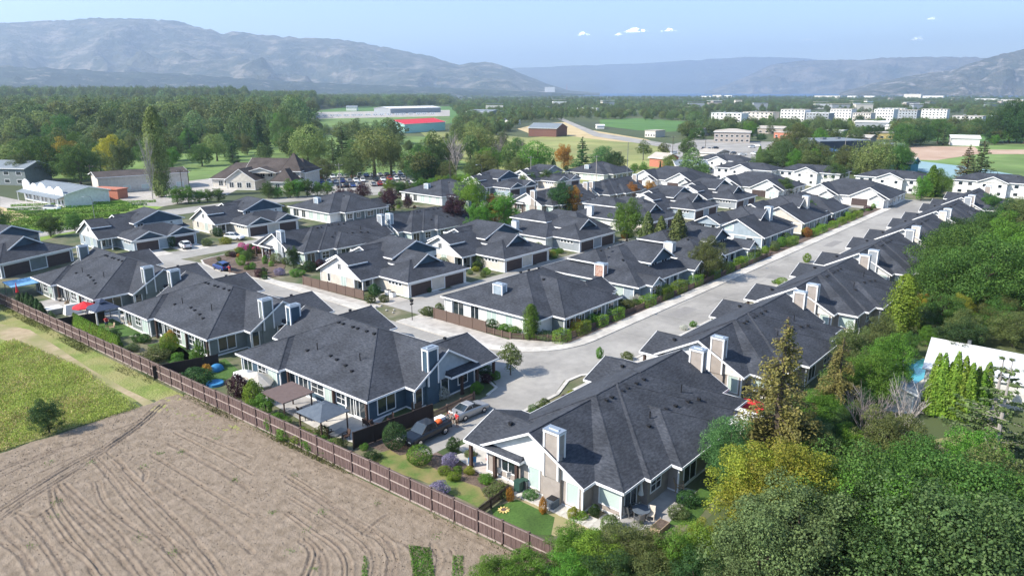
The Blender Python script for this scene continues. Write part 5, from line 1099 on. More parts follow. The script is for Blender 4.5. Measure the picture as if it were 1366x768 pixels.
# clipped hedge blocks along the street, each one block
def uat(px, v):
    lo, hi = 60, 300
    for _ in range(40):
        m_ = (lo + hi) / 2
        if PJ(m_, v)[0] < px: lo = m_
        else: hi = m_
    return lo
hl = ['hedge block nearest the street corner', 'second hedge block from the street corner', 'hedge block beside the dusky purple bush', 'hedge block before the white corner windows', 'hedge block beside the pale blossom bush', 'tall hedge block left of the garden gate', 'hedge block right of the garden gate', 'hedge block left of the rounded olive tree',
      'hedge block under the rounded olive tree', 'hedge block right of the rounded olive tree', 'hedge block with a stepped top', 'long hedge block before the wide gable house', 'hedge block beyond the wide gable house', 'hedge block after the rust bush', 'hedge block beside the orange shrub', 'small hedge block past the orange shrub', 'hedge block third from the street end', 'hedge block second from the street end', 'last hedge block before the turning circle']
for i, (px, ln, ht) in enumerate(((752, 2.4, 1.5), (778, 2.8, 1.6), (803, 2.2, 1.4), (824, 2.6, 1.5), (866, 3.0, 1.5), (889, 3.2, 1.9), (908, 3.2, 1.8), (930, 3.0, 1.7), (954, 2.4, 1.4), (972, 3.6, 1.5), (990, 3.8, 1.6), (1008, 4.6, 1.7), (1058, 4.6, 1.6), (1087, 3.4, 1.5), (1098, 4.4, 1.6), (1113, 3, 1.4), (1124, 4, 1.5), (1136, 4, 1.5), (1146, 4, 1.4))):
    u = uat(px, 57.0); hedge([(u - ln / 2, 57.35), (u + ln / 2, 57.35)], 1.6, ht + .2, 'leaf_lime', hl[i], 'hedge', .12, 110, 'clipped hedge blocks along the street')
# cedar hedges
gg = 'clipped cedars in the hedge by the dark gazebo'
for i in range(26):
    t = i / 25; x, y = G(88 + (146 - 88) * t, 438 + (471 - 438) * t); o = bush('cedar', x + 1.3, y, 1.2, 2.2, 'leaf_lime', 'cedar', 'bright clipped cedar in the hedge row inside the fence by the dark gazebo', 'tree', gg)
for i, (px, py, h) in enumerate(((28, 412, 2.8), (34, 414, 3.0), (40, 416, 3.3), (46, 418, 3.1), (52, 421, 2.9), (57, 424, 2.6))): bush('cedar', *G(px, py), 1.5, h, 'leaf_dark', 'cedar', 'dark upright cedar in the clump beside the blue tarp', 'tree', 'dark cedars beside the blue tarp')
B(70, 432, 1.4, 2.2, 'leaf_grey', 'thin grey green sapling by the far end of the cedar hedge'); B(160, 412, 1.5, 2.4, 'leaf_bright', 'upright green shrub at the wall of the duplex by the red parasol'); T('young1', 268, 492, 3.6, .7, 'leaf_bright', 'slender green tree at the grey green duplex corner')

# ---- the wooded bank at the lower right
def TT(kind, tx, ty, h, wsc=1.0, mat=None, label='', name='tree', group=None): x, y = G(tx, ty, h); return tree(kind, x, y, h, wsc, mat, name, label, 'tree', group)
TT('spruce0', 1052, 420, 14.5, 1.22, 'leaf_brown', 'tall brown green spruce with drooping boughs standing before the right row', 'spruce')
TT('spruce0', 1127, 448, 9.5, 1.2, 'leaf_brown', 'shorter brown spruce behind the tall one', 'spruce')
TT('larch0', 1340, 474, 11, 1.5, 'leaf_grey', 'grey green open crowned conifer before the white shed roof', 'conifer'); TT('larch0', 1352, 476, 12, 1.0, 'leaf_grey', 'wispy grey conifer at the right edge', 'conifer')
TT('cloud0', 978, 556, 6.5, .72, 'leaf_blue', 'dense dark evergreen beside the white pergola roof')
TT('maple0', 1010, 592, 7.5, 1.1, 'leaf_yellow', 'yellow green tree in front of the dense dark evergreen'); TT('maple1', 1050, 590, 8.5, 1.15, 'leaf_yellow', 'larger yellow green tree below the tall spruce'); TT('maple2', 1085, 608, 8, 1.1, 'leaf_yellow', 'yellow green tree at the right of the yellow pair')
TT('maple0', 1068, 648, 9, 1.25, 'leaf_grey', 'broad grey green tree at the bottom centre right'); TT('cloud1', 1020, 690, 8, .9, 'leaf_grey', 'grey green tree lowest at the bottom centre right')
TT('cloud0', 1160, 600, 9.5, .95, 'leaf', 'large mid green tree right of the yellow trees'); TT('maple1', 1185, 636, 9, 1.1, 'leaf_bright', 'bright green tree in the middle of the wooded bank'); TT('cloud1', 1145, 655, 8, .9, 'leaf_dark', 'dark green tree low in the wooded bank')
TT('cloud0', 1250, 650, 10, 1.05, 'leaf_blue', 'blue green spreading tree near the bottom right'); TT('cloud1', 1320, 670, 10, 1.1, 'leaf_blue', 'blue green tree in the bottom right corner'); TT('cloud0', 1210, 700, 8, 1.0, 'leaf_dark', 'blue green tree at the bottom edge right of centre'); TT('maple2', 1290, 610, 9.5, 1.2, 'leaf', 'green tree above the blue green pair')
TT('maple0', 1345, 600, 9, 1.2, 'leaf_olive', 'olive tree at the right edge above the corner'); TT('maple1', 1305, 572, 7, 1.1, 'leaf_bright', 'yellow tinged tree below the row of cedars'); TT('cloud1', 1360, 640, 9, 1.0, 'leaf', 'green tree cut by the right edge')
TT('maple2', 1235, 585, 7, 1.0, 'leaf', 'mid green tree left of the row of cedars'); TT('maple0', 1195, 545, 7.5, 1.0, 'leaf_olive', 'olive tree behind the bare bush'); TT('bare1', 1215, 500, 8.5, 1.0, None, 'half bare tree with pale branches by the white shed', 'bare_tree'); TT('barebush0', 1158, 500, 8, 1.0, None, 'large bare grey bush in the middle of the bank', 'bare_bush'); TT('barebush0', 1172, 512, 7, 1.1, None, 'second bare grey bush beside the large one', 'bare_bush'); TT('barebush0', 1262, 600, 5, 1.2, None, 'dead branches over the dry clearing', 'bare_bush')
TT('maple1', 1165, 470, 7, 1.0, 'leaf_bright', 'bright green tree below the white closed parasol'); TT('maple2', 1192, 445, 7.5, .9, 'leaf_bright', 'green tree left of the blue pool'); TT('maple0', 1140, 430, 6.8, .8, 'leaf_olive', 'olive tree at the corner of the third duplex'); TT('maple1', 1180, 418, 7, .8, 'leaf_olive', 'olive green tree above the green one')
TT('poplar0', 1212, 366, 9.5, 1.5, 'leaf_lime', 'tall lime green columnar tree behind the third duplex', 'columnar_tree'); TT('maple0', 1226, 390, 5, .7, 'leaf_gold', 'yellow tinged small tree beside the lime columnar one')
TT('cloud0', 1290, 300, 12, 1.1, 'leaf', 'big rounded green tree above the last duplexes'); TT('cloud1', 1330, 318, 12.5, 1.1, 'leaf', 'big rounded green tree further right'); TT('maple0', 1362, 300, 12.5, 1.2, 'leaf_bright', 'big green tree at the right edge'); TT('cloud0', 1268, 330, 9.5, .95, 'leaf', 'green tree at the left of the big rounded pair'); TT('maple1', 1350, 285, 12, 1.0, 'leaf_bright', 'bright tree behind the big rounded pair'); TT('cloud1', 1352, 350, 9, 1.1, 'leaf', 'large dark tree at the right edge below the big pair')
TT('maple2', 1283, 392, 5.2, 1.0, 'leaf_yellow', 'yellow leaved small tree right of the garden'); TT('maple1', 1262, 396, 5, .8, 'leaf_purple', 'purple leaved small tree left of the yellow one'); TT('maple0', 1290, 425, 6, 1.2, 'leaf_dark', 'dark green tree under the yellow one'); T('maple1', 1330, 440, 5, 1.2, 'leaf', 'green tree behind the white shed roof'); T('cloud0', 1290, 446, 3.4, 1.1, 'leaf_bright', 'hedge like green tree along the white shed roof'); T('cloud1', 1340, 452, 3.6, 1.0, 'leaf_bright', 'bright hedge tree at the right end of the white roof')
TT('young0', 1235, 408, 4, 1.2, 'leaf_grey', 'grey green small tree on the garden lawn'); T('maple0', 1212, 474, 3.4, .9, 'leaf', 'green tree beside the pool'); T('maple2', 1236, 462, 3, 1.0, 'leaf_bright', 'green shrub tree above the pool')
for i, (tx, ty, h) in enumerate(((1255, 470, 7.0), (1263, 470, 7.2), (1272, 482, 6), (1281, 468, 7.6), (1291, 474, 7.2), (1300, 483, 6.6), (1308, 488, 6), (1322, 482, 6.4), (1314, 494, 5.6))):
    x, y = G(tx, ty, h); bush('cedar', x, y, 2.2, h, 'leaf_lime', 'cedar', ('first', 'second', 'third, shorter,', 'fourth and tallest', 'fifth', 'sixth', 'seventh', 'eighth, set apart,', 'last and shortest')[i] + ' cedar in the bright row before the white shed roof', 'tree', 'row of bright cedars')
TT('maple0', 700, 735, 3.2, 1.5, 'leaf_bright', 'leafy bush tree at the foot of the fence near the bottom'); TT('maple1', 655, 748, 2.8, 1.5, 'leaf_bright', 'smaller leafy bush at the foot of the fence')
for i, (tx, ty, h, m_, ws) in enumerate(((770, 700, 4, 'leaf_bright', 1.3), (800, 712, 4.2, 'leaf_lime', 1.3), (840, 702, 4.5, 'leaf_olive', 1.3), (875, 712, 4.6, 'leaf_olive', 1.2), (905, 708, 5, 'leaf_bright', 1.0), (935, 700, 5, 'leaf_lime', 1.0), (950, 690, 5, 'leaf_yellow', .8), (815, 740, 4, 'leaf_dark', 1.4), (870, 745, 4, 'leaf_olive', 1.4), (930, 740, 5, 'leaf_dark', 1.1), (985, 740, 6, 'leaf_grey', 1.1), (765, 738, 3.4, 'leaf_bright', 1.4))):
    TT(('maple0', 'maple1', 'maple2')[i % 3], tx, ty, h, ws, m_, ('bright bush at the corner of the terrace garden', 'lime bush below the glass table terrace', 'olive bush below the terrace edge', 'second olive bush below the terrace edge', 'bright green bush right of the terrace', 'lime bush right of the terrace', 'yellow green upright bush before the yellow trees', 'dark bush at the bottom edge below the terrace', 'olive bush at the bottom edge below the terrace', 'dark bush in the gap at the bottom edge', 'grey green bush left of the broad grey tree', 'bright bush at the bottom by the fence end')[i])
B(815, 706, 2.0, 1.5, 'leaf_grey', 'upright blue grass clump at the terrace corner'); B(918, 672, 2.4, 1.4, 'leaf_dark', 'spreading green plant on the side lawn'); B(905, 690, 2.0, 1.2, 'leaf_grey', 'grey green mound on the side lawn')
bankl = [(1052, 520, 'the tall brown spruce'), (1127, 500, 'the shorter brown spruce'), (1165, 520, 'the bare grey bushes'), (1225, 490, 'the turquoise pool'), (1290, 520, 'the bright cedar row'), (1050, 640, 'the yellow green trees'), (1180, 640, 'the bank middle'), (1340, 600, 'the right picture edge'), (1250, 700, 'the bottom right corner'), (1080, 740, 'the bottom edge'), (1212, 400, 'the lime columnar tree'), (1290, 330, 'the big rounded trees'), (1350, 420, 'the white outbuilding'), (1330, 280, 'the last duplex roofs')]
colw = {'leaf_forest': 'mid green', 'leaf': 'green', 'leaf_willow': 'pale yellow green', 'leaf_dark': 'dark green', 'leaf_olive': 'olive', 'leaf_grey': 'grey green', 'leaf_bright': 'bright green', 'leaf_lime': 'lime'}
def nearlabel(px, py, desc, lms):
    d_ = min(lms, key=lambda q: (q[0] - px) ** 2 + ((q[1] - py) * 2.2) ** 2)
    rel = 'in front of' if py > d_[1] + 7 and abs(px - d_[0]) < 26 else 'behind' if py < d_[1] - 7 and abs(px - d_[0]) < 26 else 'left of' if px < d_[0] else 'right of'
    return desc + ' ' + ('well ' if rel in ('left of', 'right of') and abs(px - d_[0]) > 45 else 'just ' if rel in ('left of', 'right of') else '') + rel + ' ' + d_[2]
rw = random.Random(12); fill = [(38, 2), (75, 2), (110, 10), (150, 18), (150, 24), (104, 22.5), (70, 18.5), (50, 19), (40, 14)]
for x, y in scatter([(44, -12), (130, -10), (150, 18), (104, 19), (70, 14), (52, 10), (44, 2)], 60, 21):
    kk = rw.choice(['cloud0', 'maple0', 'maple1', 'maple2', 'cloud1']); hh = rw.uniform(4.5, 7.0); qx, qy = PJ(x, y, hh)
    if 1180 < qx < 1400 and 425 < qy < 590: continue
    mm_ = rw.choice(['leaf', 'leaf_dark', 'leaf_olive', 'leaf', 'leaf_bright', 'leaf_grey']); tree(kk, x, y, hh, rw.uniform(1.0, 1.35), mm_, 'tree', nearlabel(qx, qy, ('tall ' if hh > 6 else 'low ') + colw[mm_] + (' spreading' if kk[0] == 'c' else ' rounded') + ' tree', bankl), 'tree', 'trees of the lower right wooded bank')
for x, y in scatter([(66, 16), (96, 19), (100, 22), (68, 22), (62, 19), (56, 16), (52, 6), (60, -6), (66, -4)], 120, 29):
    hh = rw.uniform(2.2, 4.2); qx, qy = PJ(x, y, hh)
    if 1195 < qx < 1400 and 440 < qy < 560 or 975 < qx < 1010 and 500 < qy < 600: continue
    mm_ = rw.choice(['leaf', 'leaf_olive', 'leaf_olive', 'leaf_bright', 'leaf_grey', 'leaf_dark', 'leaf_lime']); tree(rw.choice(['maple0', 'maple1', 'maple2', 'young0', 'young1']), x, y, hh, rw.uniform(1.1, 1.6), mm_, 'bank_bush', nearlabel(qx, qy, ('low ' if hh < 3 else 'tall ') + colw[mm_] + ' bush', bankl), 'bush', 'bushes of the thicket behind the spruces')
for x, y in scatter([(150, 24), (240, 24), (250, -10), (150, -14)], 40, 22):
    hh = rw.uniform(7, 11); mm_ = rw.choice(['leaf', 'leaf_dark', 'leaf_olive', 'leaf']); tree(rw.choice(['cloud0', 'maple0', 'maple1', 'cloud1']), x, y, hh, rw.uniform(.9, 1.2), mm_, 'tree', nearlabel(*PJ(x, y, hh), ('tall ' if hh > 9 else 'smaller ') + colw[mm_] + ' tree', bankl), 'tree', 'trees behind the right row')
# shade trees just outside the left edge, as the shadows on the grass show
for x, y, h in ((24, 141, 10), (27, 150, 11), (21, 134, 8)): tree('maple0', x, y, h, 1.1, 'leaf_dark', 'tree', 'tall tree beyond the left edge shading the fence end', 'tree', 'shade trees at the left edge')

# shrubs that fill the gardens between the houses
gz = [([(77, 57.7), (236, 57.7), (236, 59.2), (77, 59.2)], 48, 'along the picket fence behind the street hedges'), ([(97, 60), (100, 60), (100, 80), (97, 80)], 8, 'between the corner house and the brick chimney house'), ([(146, 60), (153.5, 60), (153.5, 80), (146, 80)], 16, 'in the gap left of the wide gable house'),
      ([(68.5, 122), (76, 122), (82, 138), (80, 145), (68.8, 144)], 24, 'in the planted island of the court'), ([(73, 112), (100, 112), (100, 122), (73, 122)], 12, 'between the white gabled house and the duplex behind'), ([(100, 110), (160, 112), (160, 122), (104, 121)], 20, 'in the back gardens of the inner rows'), ([(160, 112), (215, 112), (215, 122), (160, 122)], 12, 'in the far back gardens of the inner rows'),
      ([(133, 124), (158, 124), (158, 150), (133, 150)], 14, 'in the garden gap of the inner row'), ([(127, 158), (150, 158), (150, 180), (127, 180)], 12, 'between the two hip roofed houses of the upper court'), ([(60, 186), (270, 186), (270, 194), (60, 194)], 30, 'along the rear hedge before the road'), ([(44, 19.5), (240, 19.5), (240, 25), (44, 25)], 40, 'in the back gardens of the right row'),
      ([(70, 92), (76, 92), (76, 112), (70, 112)], 0, ''), ([(56, 83), (60, 83), (60, 86), (56, 86)], 3, 'in the street gap of the fence row'), ([(36, 82), (41, 84), (41, 112), (35, 112)], 14, 'in the back gardens inside the brown fence'), ([(92, 89.8), (100, 89.8), (100, 108), (92.5, 108)], 12, 'between the first two twin garage houses'), ([(116.5, 90), (125, 90), (125, 108), (116.5, 108)], 11, 'between the second and third twin garage houses'), ([(141, 90), (154, 90), (154, 108), (141, 108)], 16, 'between the two raised storey houses'), ([(171, 90), (179.5, 90), (179.5, 108), (171, 108)], 9, 'left of the far twin garage house'),
      ([(50, 43.8), (64, 43.8), (64, 45.8), (50, 45.8)], 8, 'in the kerb bed before the foreground bungalow'), ([(70, 44), (74, 44), (76, 45.5), (70, 46)], 5, 'between the first two duplex drives'), ([(95, 42.5), (104, 42.5), (104, 45.5), (95, 45.5)], 6, 'beside the second duplex drive'), ([(126, 42.5), (134, 42.5), (134, 45.5), (126, 45.5)], 5, 'beside the third duplex drive'), ([(60, 146), (63, 146), (62, 156), (58, 156)], 3, 'at the court edge')]
rg = random.Random(44); sizes = ('low', 'rounded', 'tall')
for poly, n, where in gz:
    for x, y in scatter(poly, n, int(poly[0][0] * 7 + n)):
        w_ = rg.uniform(1.0, 2.5); h_ = w_ * rg.uniform(.5, 1.15); m_ = rg.choice(['leaf_bright', 'leaf', 'leaf_dark', 'leaf_olive', 'leaf_olive', 'leaf_lime', 'leaf_grey', 'leaf_yellow', 'leaf_purple', 'leaf_orange', 'leaf', 'leaf_bright'])
        bush(rg.choice(['shrub', 'shrub', 'ball']), x, y, w_, h_, m_, 'garden_shrub', {'leaf': 'green', 'leaf_bright': 'bright green', 'leaf_dark': 'dark green', 'leaf_olive': 'olive', 'leaf_lime': 'lime', 'leaf_grey': 'grey green', 'leaf_yellow': 'yellow green', 'leaf_purple': 'purple leaved', 'leaf_orange': 'russet'}[m_] + ' ' + sizes[0 if h_ < 1 else 1 if h_ < 1.7 else 2] + ' shrub ' + where, 'shrub', 'garden shrubs of the estate')

# ------------------------------------------------------------------ the valley beyond the estate: trees
def rline(y): return lambda x: y
clear = [[(0, 262), (60, 246), (135, 240), (150, 226), (255, 222), (262, 262), (190, 262), (200, 275), (-40, 340), (-40, 262)],
         [(225, 243), (235, 212), (262, 203), (300, 205), (300, 252)], [(318, 205), (372, 200), (372, 212), (318, 214)], [(395, 244), (430, 205), (470, 205), (480, 240)], [(515, 242), (520, 216), (560, 212), (560, 242)], [(590, 225), (630, 225), (630, 240), (590, 240)], [(440, 232), (640, 226), (640, 243), (560, 250), (400, 256)],
         [(270, 215), (410, 212), (415, 262), (270, 262)], [(410, 145), (600, 142), (620, 165), (560, 172), (430, 176)], [(530, 165), (604, 165), (604, 183), (530, 183)],
         [(640, 187), (690, 172), (700, 163), (760, 160), (850, 160), (930, 164), (950, 170), (900, 178), (960, 206), (1010, 232), (900, 246), (700, 240), (690, 205)],
         [(1180, 205), (1200, 196), (1310, 196), (1400, 198), (1400, 262), (1300, 262), (1230, 236)], [(1085, 200), (1165, 198), (1165, 224), (1085, 222)], [(-100, 400), (-100, 250), (1500, 250), (1500, 768), (-100, 768)], [(900, 189), (1040, 189), (1040, 200), (1010, 232), (900, 240)],
         [(945, 152), (1130, 150), (1130, 165), (945, 167)], [(1130, 152), (1290, 152), (1290, 166), (1130, 166)], [(650, 112), (1400, 112), (1400, 129.5), (650, 130)], [(1230, 183), (1320, 183), (1320, 194), (1230, 194)]]
def ok_(x, y, loose=0):
    px, py = PJ(x, y)
    if px < -30 or px > 1400: return False
    if y < 47 and x < 300: return False
    return not any(inside(px, py, c) for c in clear) and py < 250
corr = [(408, 604, 162), (534, 600, 180), (700, 748, 184), (948, 1004, 192), (1088, 1164, 208), (1264, 1310, 196), (1156, 1196, 188), (944, 1266, 160), (516, 592, 154), (1036, 1064, 186), (1008, 1044, 180), (1138, 1186, 171)]
def blocks(px, py, x, y, h):
    t_ = PJ(x, y, h)[1]; return any(a - 3 < px < b_ + 3 and py > c - 1 and t_ < c - 4 for a, b_, c in corr)
rf = random.Random(77); cnt = 0
kinds = [('wood', 'leaf_forest'), ('young', 'leaf_forest'), ('cloud', 'leaf'), ('maple', 'leaf_forest'), ('willow', 'leaf_willow'), ('fir', 'leaf_dark'), ('young', 'leaf_olive'), ('wood', 'leaf_grey'), ('maple', 'leaf_olive'), ('cloud', 'leaf_dark'), ('young', 'leaf_willow'), ('maple', 'leaf_bright')]
landm = [(30, 245, 'the false front building'), (215, 200, 'the tall columnar poplar'), (150, 210, 'the golden topped tree'), (340, 230, 'the brown roofed clubhouse'), (460, 240, 'the crowded car lot'), (500, 200, 'the broad willow'), (567, 172, 'the red roofed barn'), (500, 155, 'the trailer row'), (650, 240, 'the roadside willows'), (723, 180, 'the maroon barn'), (800, 215, 'the pale pasture'), (880, 170, 'the crop field'), (975, 188, 'the tan office'), (1060, 200, 'the tall olive tree'), (1125, 200, 'the dark commercial building'), (1180, 184, 'the yellow building'), (1240, 190, 'the round park trees'), (1340, 180, 'the tallest right edge trees'), (1000, 160, 'the first white apartments'), (1120, 160, 'the middle white apartments'), (1240, 158, 'the last white apartments'), (80, 175, 'the left forest'), (330, 175, 'the forest behind the golf course')]
colw = {'leaf_forest': 'mid green', 'leaf': 'green', 'leaf_willow': 'pale yellow green', 'leaf_dark': 'dark green', 'leaf_olive': 'olive', 'leaf_grey': 'grey green', 'leaf_bright': 'bright green'}
pts_near = [G(*q) for q in ((245, 200), (262, 197), (282, 195), (236, 214), (330, 207), (345, 200), (358, 206), (378, 200), (386, 214), (352, 222), (395, 200), (408, 206), (424, 216), (300, 210), (322, 196), (366, 194), (470, 203), (484, 216), (558, 207), (572, 198), (545, 202), (600, 212), (616, 206), (628, 222), (660, 214), (676, 222), (690, 203), (640, 206), (438, 204), (452, 210), (532, 196), (588, 218), (270, 222), (230, 226), (200, 222), (180, 214), (140, 214), (165, 240), (120, 225), (40, 225), (20, 235), (5, 225))]
while len(pts_near) < 300:
    px = rf.uniform(-20, 1390); py = rf.uniform(165, 246) if rf.random() < .9 else rf.uniform(152, 175); x, y = G(px, py)
    if not ok_(x, y) or (px > 640 and py > 222 and rf.random() < .8): continue
    if any((x - a) ** 2 + (y - b_) ** 2 < 45 for a, b_ in pts_near): continue
    if 420 < px < 620 and 176 < py < 214 and rf.random() < .8: continue
    pts_near.append((x, y))
def autolabel(px, py, h, k, m_):
    d_ = min(landm, key=lambda q: (q[0] - px) ** 2 + ((q[1] - py) * 2.2) ** 2)
    rel = 'in front of' if py > d_[1] + 7 and abs(px - d_[0]) < 26 else 'behind' if py < d_[1] - 7 and abs(px - d_[0]) < 26 else 'left of' if px < d_[0] else 'right of'
    far_ = 'well ' if rel in ('left of', 'right of') and abs(px - d_[0]) > 45 else 'just ' if rel in ('left of', 'right of') else ''
    return ('tall ' if h > 17 else 'small ' if h < 10.5 else '') + colw.get(m_, 'green') + ' ' + {'willow': 'drooping willow', 'fir': 'conifer', 'wood': 'upright tree', 'cloud': 'spreading tree', 'maple': 'rounded tree', 'young': 'loose tree'}[k] + ' ' + far_ + rel + ' ' + d_[2]
for x, y in pts_near:
    px, py = PJ(x, y); k, m_ = rf.choice(kinds); left = px < 640
    h = (rf.uniform(14, 24) if py < 200 else rf.uniform(9, 16)) if left else rf.uniform(8, 14)
    if 415 < px < 625 and py < 218: h *= .5
    if k == 'willow': h *= .75
    if k == 'fir': h *= .95
    while blocks(px, py, x, y, h) and h > 2.5: h *= .8
    tree(k, x, y, h, rf.uniform(.8, 1.15) * (.72 if h > 14 and k in ('maple', 'cloud') else 1), m_, 'broadleaf_tree' if k != 'fir' else 'conifer', autolabel(px, py, h, k, m_), 'tree', {'willow': 'willows of the valley', 'fir': 'conifers of the valley'}.get(k, 'trees of the valley floor'))
# explicit landmark trees
LM = [('poplar0', 216, 263, 28, .8, 'leaf_willow', 'very tall columnar poplar in front of the long grey warehouse', 'poplar'), ('bare1', 204, 266, 21, .55, None, 'tall dead pale tree against the columnar poplar', 'bare_tree'),
      ('maple2', 152, 230, 15, .95, 'leaf_gold', 'golden topped round tree on the golf course', 'tree'), ('maple1', 92, 235, 15, .95, 'leaf_gold', 'golden tinted tree behind the big green one', 'tree'), ('cloud0', 62, 242, 17, .95, 'leaf', 'big green tree left of the golden ones', 'tree'), ('cloud1', 108, 246, 14, .9, 'leaf', 'green tree above the false front building', 'tree'),
      ('willow0', 290, 215, 13, 1.0, None, 'pale willow on the fairway', 'willow'), ('fir0', 311, 218, 13.5, 1.0, 'leaf_blue', 'dark blue conifer on the fairway', 'conifer'), ('fir0', 254, 205, 15, 1.1, 'leaf_dark', 'dark broad conifer at the fairway edge', 'conifer'),
      ('willow1', 412, 235, 20, 1.0, None, 'large willow behind the brown clubhouse roof', 'willow'), ('willow0', 500, 238, 19, 1.15, None, 'broad willow at the centre of the golf course', 'willow'), ('willow1', 522, 236, 15, 1.0, None, 'willow just right of the broad one', 'willow'), ('fir0', 458, 222, 17, 1.1, 'leaf_dark', 'dark fir between the willows', 'conifer'), ('fir0', 445, 226, 14, 1.2, 'leaf_grey', 'greyish fir left of the dark one', 'conifer'), ('cloud0', 430, 243, 9, 1.0, 'leaf_olive', 'olive tree below the large willow', 'tree'),
      ('cloud1', 578, 236, 12, 1.15, 'leaf_dark', 'dark round tree on the fairway edge', 'tree'), ('willow0', 590, 212, 10, 1.2, None, 'willow beyond the dark round tree', 'willow'), ('bare1', 608, 238, 18, 1.1, None, 'pale bare tree by the fairway', 'bare_tree'), ('willow1', 640, 215, 16, 1.4, None, 'broad willow behind the bare tree', 'willow'), ('bare0', 664, 236, 19, .75, None, 'tall thin bare tree left of the pasture', 'bare_tree'), ('bare0', 700, 232, 16, .7, None, 'thin bare tree before the pasture', 'bare_tree'),
      ('willow0', 650, 238, 12, 1.1, 'leaf_bright', 'green willow at the roadside', 'willow'), ('willow1', 718, 238, 14, 1.3, 'leaf_bright', 'green willow before the pasture', 'willow'), ('cloud0', 690, 240, 9, 1.0, 'leaf_olive', 'olive tree between the willows of the roadside', 'tree'), ('maple0', 752, 226, 11, .9, 'leaf_orange', 'brown tinted tree before the pasture', 'tree'), ('fir0', 776, 232, 15, 1.3, 'leaf_blue', 'blue grey fir in front of the pasture', 'conifer'), ('cloud0', 806, 226, 10, 1.1, 'leaf_blue', 'dark blue green tree before the pasture', 'tree'), ('cloud1', 820, 228, 8, 1, 'leaf_dark', 'dark tree right of the blue green one', 'tree'), ('cedar0', 738, 236, 7, 2, 'leaf_olive', 'small conical roadside tree', 'tree'),
      ('young1', 858, 214, 9, 1.1, 'leaf_olive', 'round street tree left of the red brick house', 'tree'), ('young0', 885, 214, 9, .85, 'leaf_olive', 'narrow street tree beside the red brick house', 'tree'), ('maple2', 916, 212, 10.5, 1.0, 'leaf', 'full green tree by the road junction', 'tree'), ('young0', 846, 234, 5, 1.1, 'leaf_bright', 'young roof side tree on the left', 'tree'), ('young1', 858, 234, 5, 1, 'leaf_bright', 'young roof side tree on the right', 'tree'),
      ('cedar0', 1012, 222, 9, 1.7, 'leaf_bright', 'first bright cedar by the white houses', 'tree'), ('cedar0', 1022, 224, 9, 1.7, 'leaf_bright', 'second bright cedar by the white houses', 'tree'), ('cloud0', 1045, 228, 13, .95, 'leaf_blue', 'silvery blue conifer mass by the white houses', 'conifer'), ('cloud1', 1060, 212, 17, .8, 'leaf_olive', 'tall olive tree behind the silvery mass', 'tree'), ('fir0', 1080, 226, 12, 1, 'leaf_dark', 'dark fir right of the silvery mass', 'conifer'), ('cloud0', 1096, 226, 10, .9, 'leaf_olive', 'olive tree between two firs', 'tree'), ('fir0', 1110, 226, 10, 1.1, 'leaf_blue', 'blue fir before the dark commercial building', 'conifer'),
      ('willow1', 1160, 243, 15, 1.3, None, 'large drooping willow behind the white houses', 'willow'), ('maple1', 1196, 232, 12, 1.2, 'leaf', 'round green tree right of the large willow', 'tree'), ('maple2', 1112, 248, 8, 1.3, 'leaf', 'low green tree left of the large willow', 'tree'), ('cedar0', 1240, 262, 10, 2.3, 'leaf_bright', 'bright rounded tree between the white houses', 'tree'), ('maple0', 1228, 268, 8, .8, 'leaf_bright', 'bright tree at the base of the rounded one', 'tree'), ('cloud0', 1250, 262, 9, .8, 'leaf_bright', 'bright tree right of the rounded one', 'tree'),
      ('fir0', 1288, 238, 13, 1.2, 'leaf_brown', 'brownish fir beside the sports court', 'conifer'), ('fir0', 1306, 240, 15.5, 1.2, 'leaf_grey', 'grey green fir beside the brownish one', 'conifer'), ('cloud1', 1160, 190, 11, 1, 'leaf_dark', 'dark tree behind the yellow building', 'tree'), ('cloud0', 1205, 196, 14, 1.1, 'leaf', 'round dark green park tree', 'tree'), ('cloud1', 1250, 192, 15, 1.0, 'leaf', 'round park tree left of the white shed', 'tree'), ('cloud0', 1228, 194, 13, 1.0, 'leaf_dark', 'dark park tree behind the round ones', 'tree'),
      ('cloud1', 1345, 190, 27, .8, 'leaf_dark', 'tallest dark tree of the right edge clump', 'tree'), ('cloud0', 1366, 192, 28, .8, 'leaf_dark', 'tall dark tree at the right edge', 'tree'), ('cloud0', 1325, 190, 20, .8, 'leaf_dark', 'lower dark tree at the left of the right edge clump', 'tree'), ('cloud1', 1385, 190, 28, .8, 'leaf_dark', 'dark tree beyond the right edge', 'tree'), ('maple0', 1318, 290, 6.5, 1.1, 'leaf', 'green tree in front of the right white house', 'tree'), ('maple1', 1070, 292, 6, 1.1, 'leaf_bright', 'bright tree among the roofs before the white houses', 'tree'), ('maple1', 1045, 262, 6, 1.2, 'leaf', 'green tree rising between the far dark roofs', 'tree'),
      ('maple0', 68, 316, 5.5, 1.2, 'leaf', 'leafy tree behind the large dark house', 'tree'), ('maple1', 100, 308, 4.5, 1.1, 'leaf', 'low tree at the vineyard edge', 'tree'), ('cloud0', 0, 305, 5, 1.0, 'leaf', 'low green tree cut by the left edge', 'tree')]
for k, px, py, h, ws, m_, lb, nm in LM:
    x, y = G(px, py); h *= 1.12 if k[:3] == 'wil' else 1.05; tree(k, x, y, h, ws, m_, nm, lb)
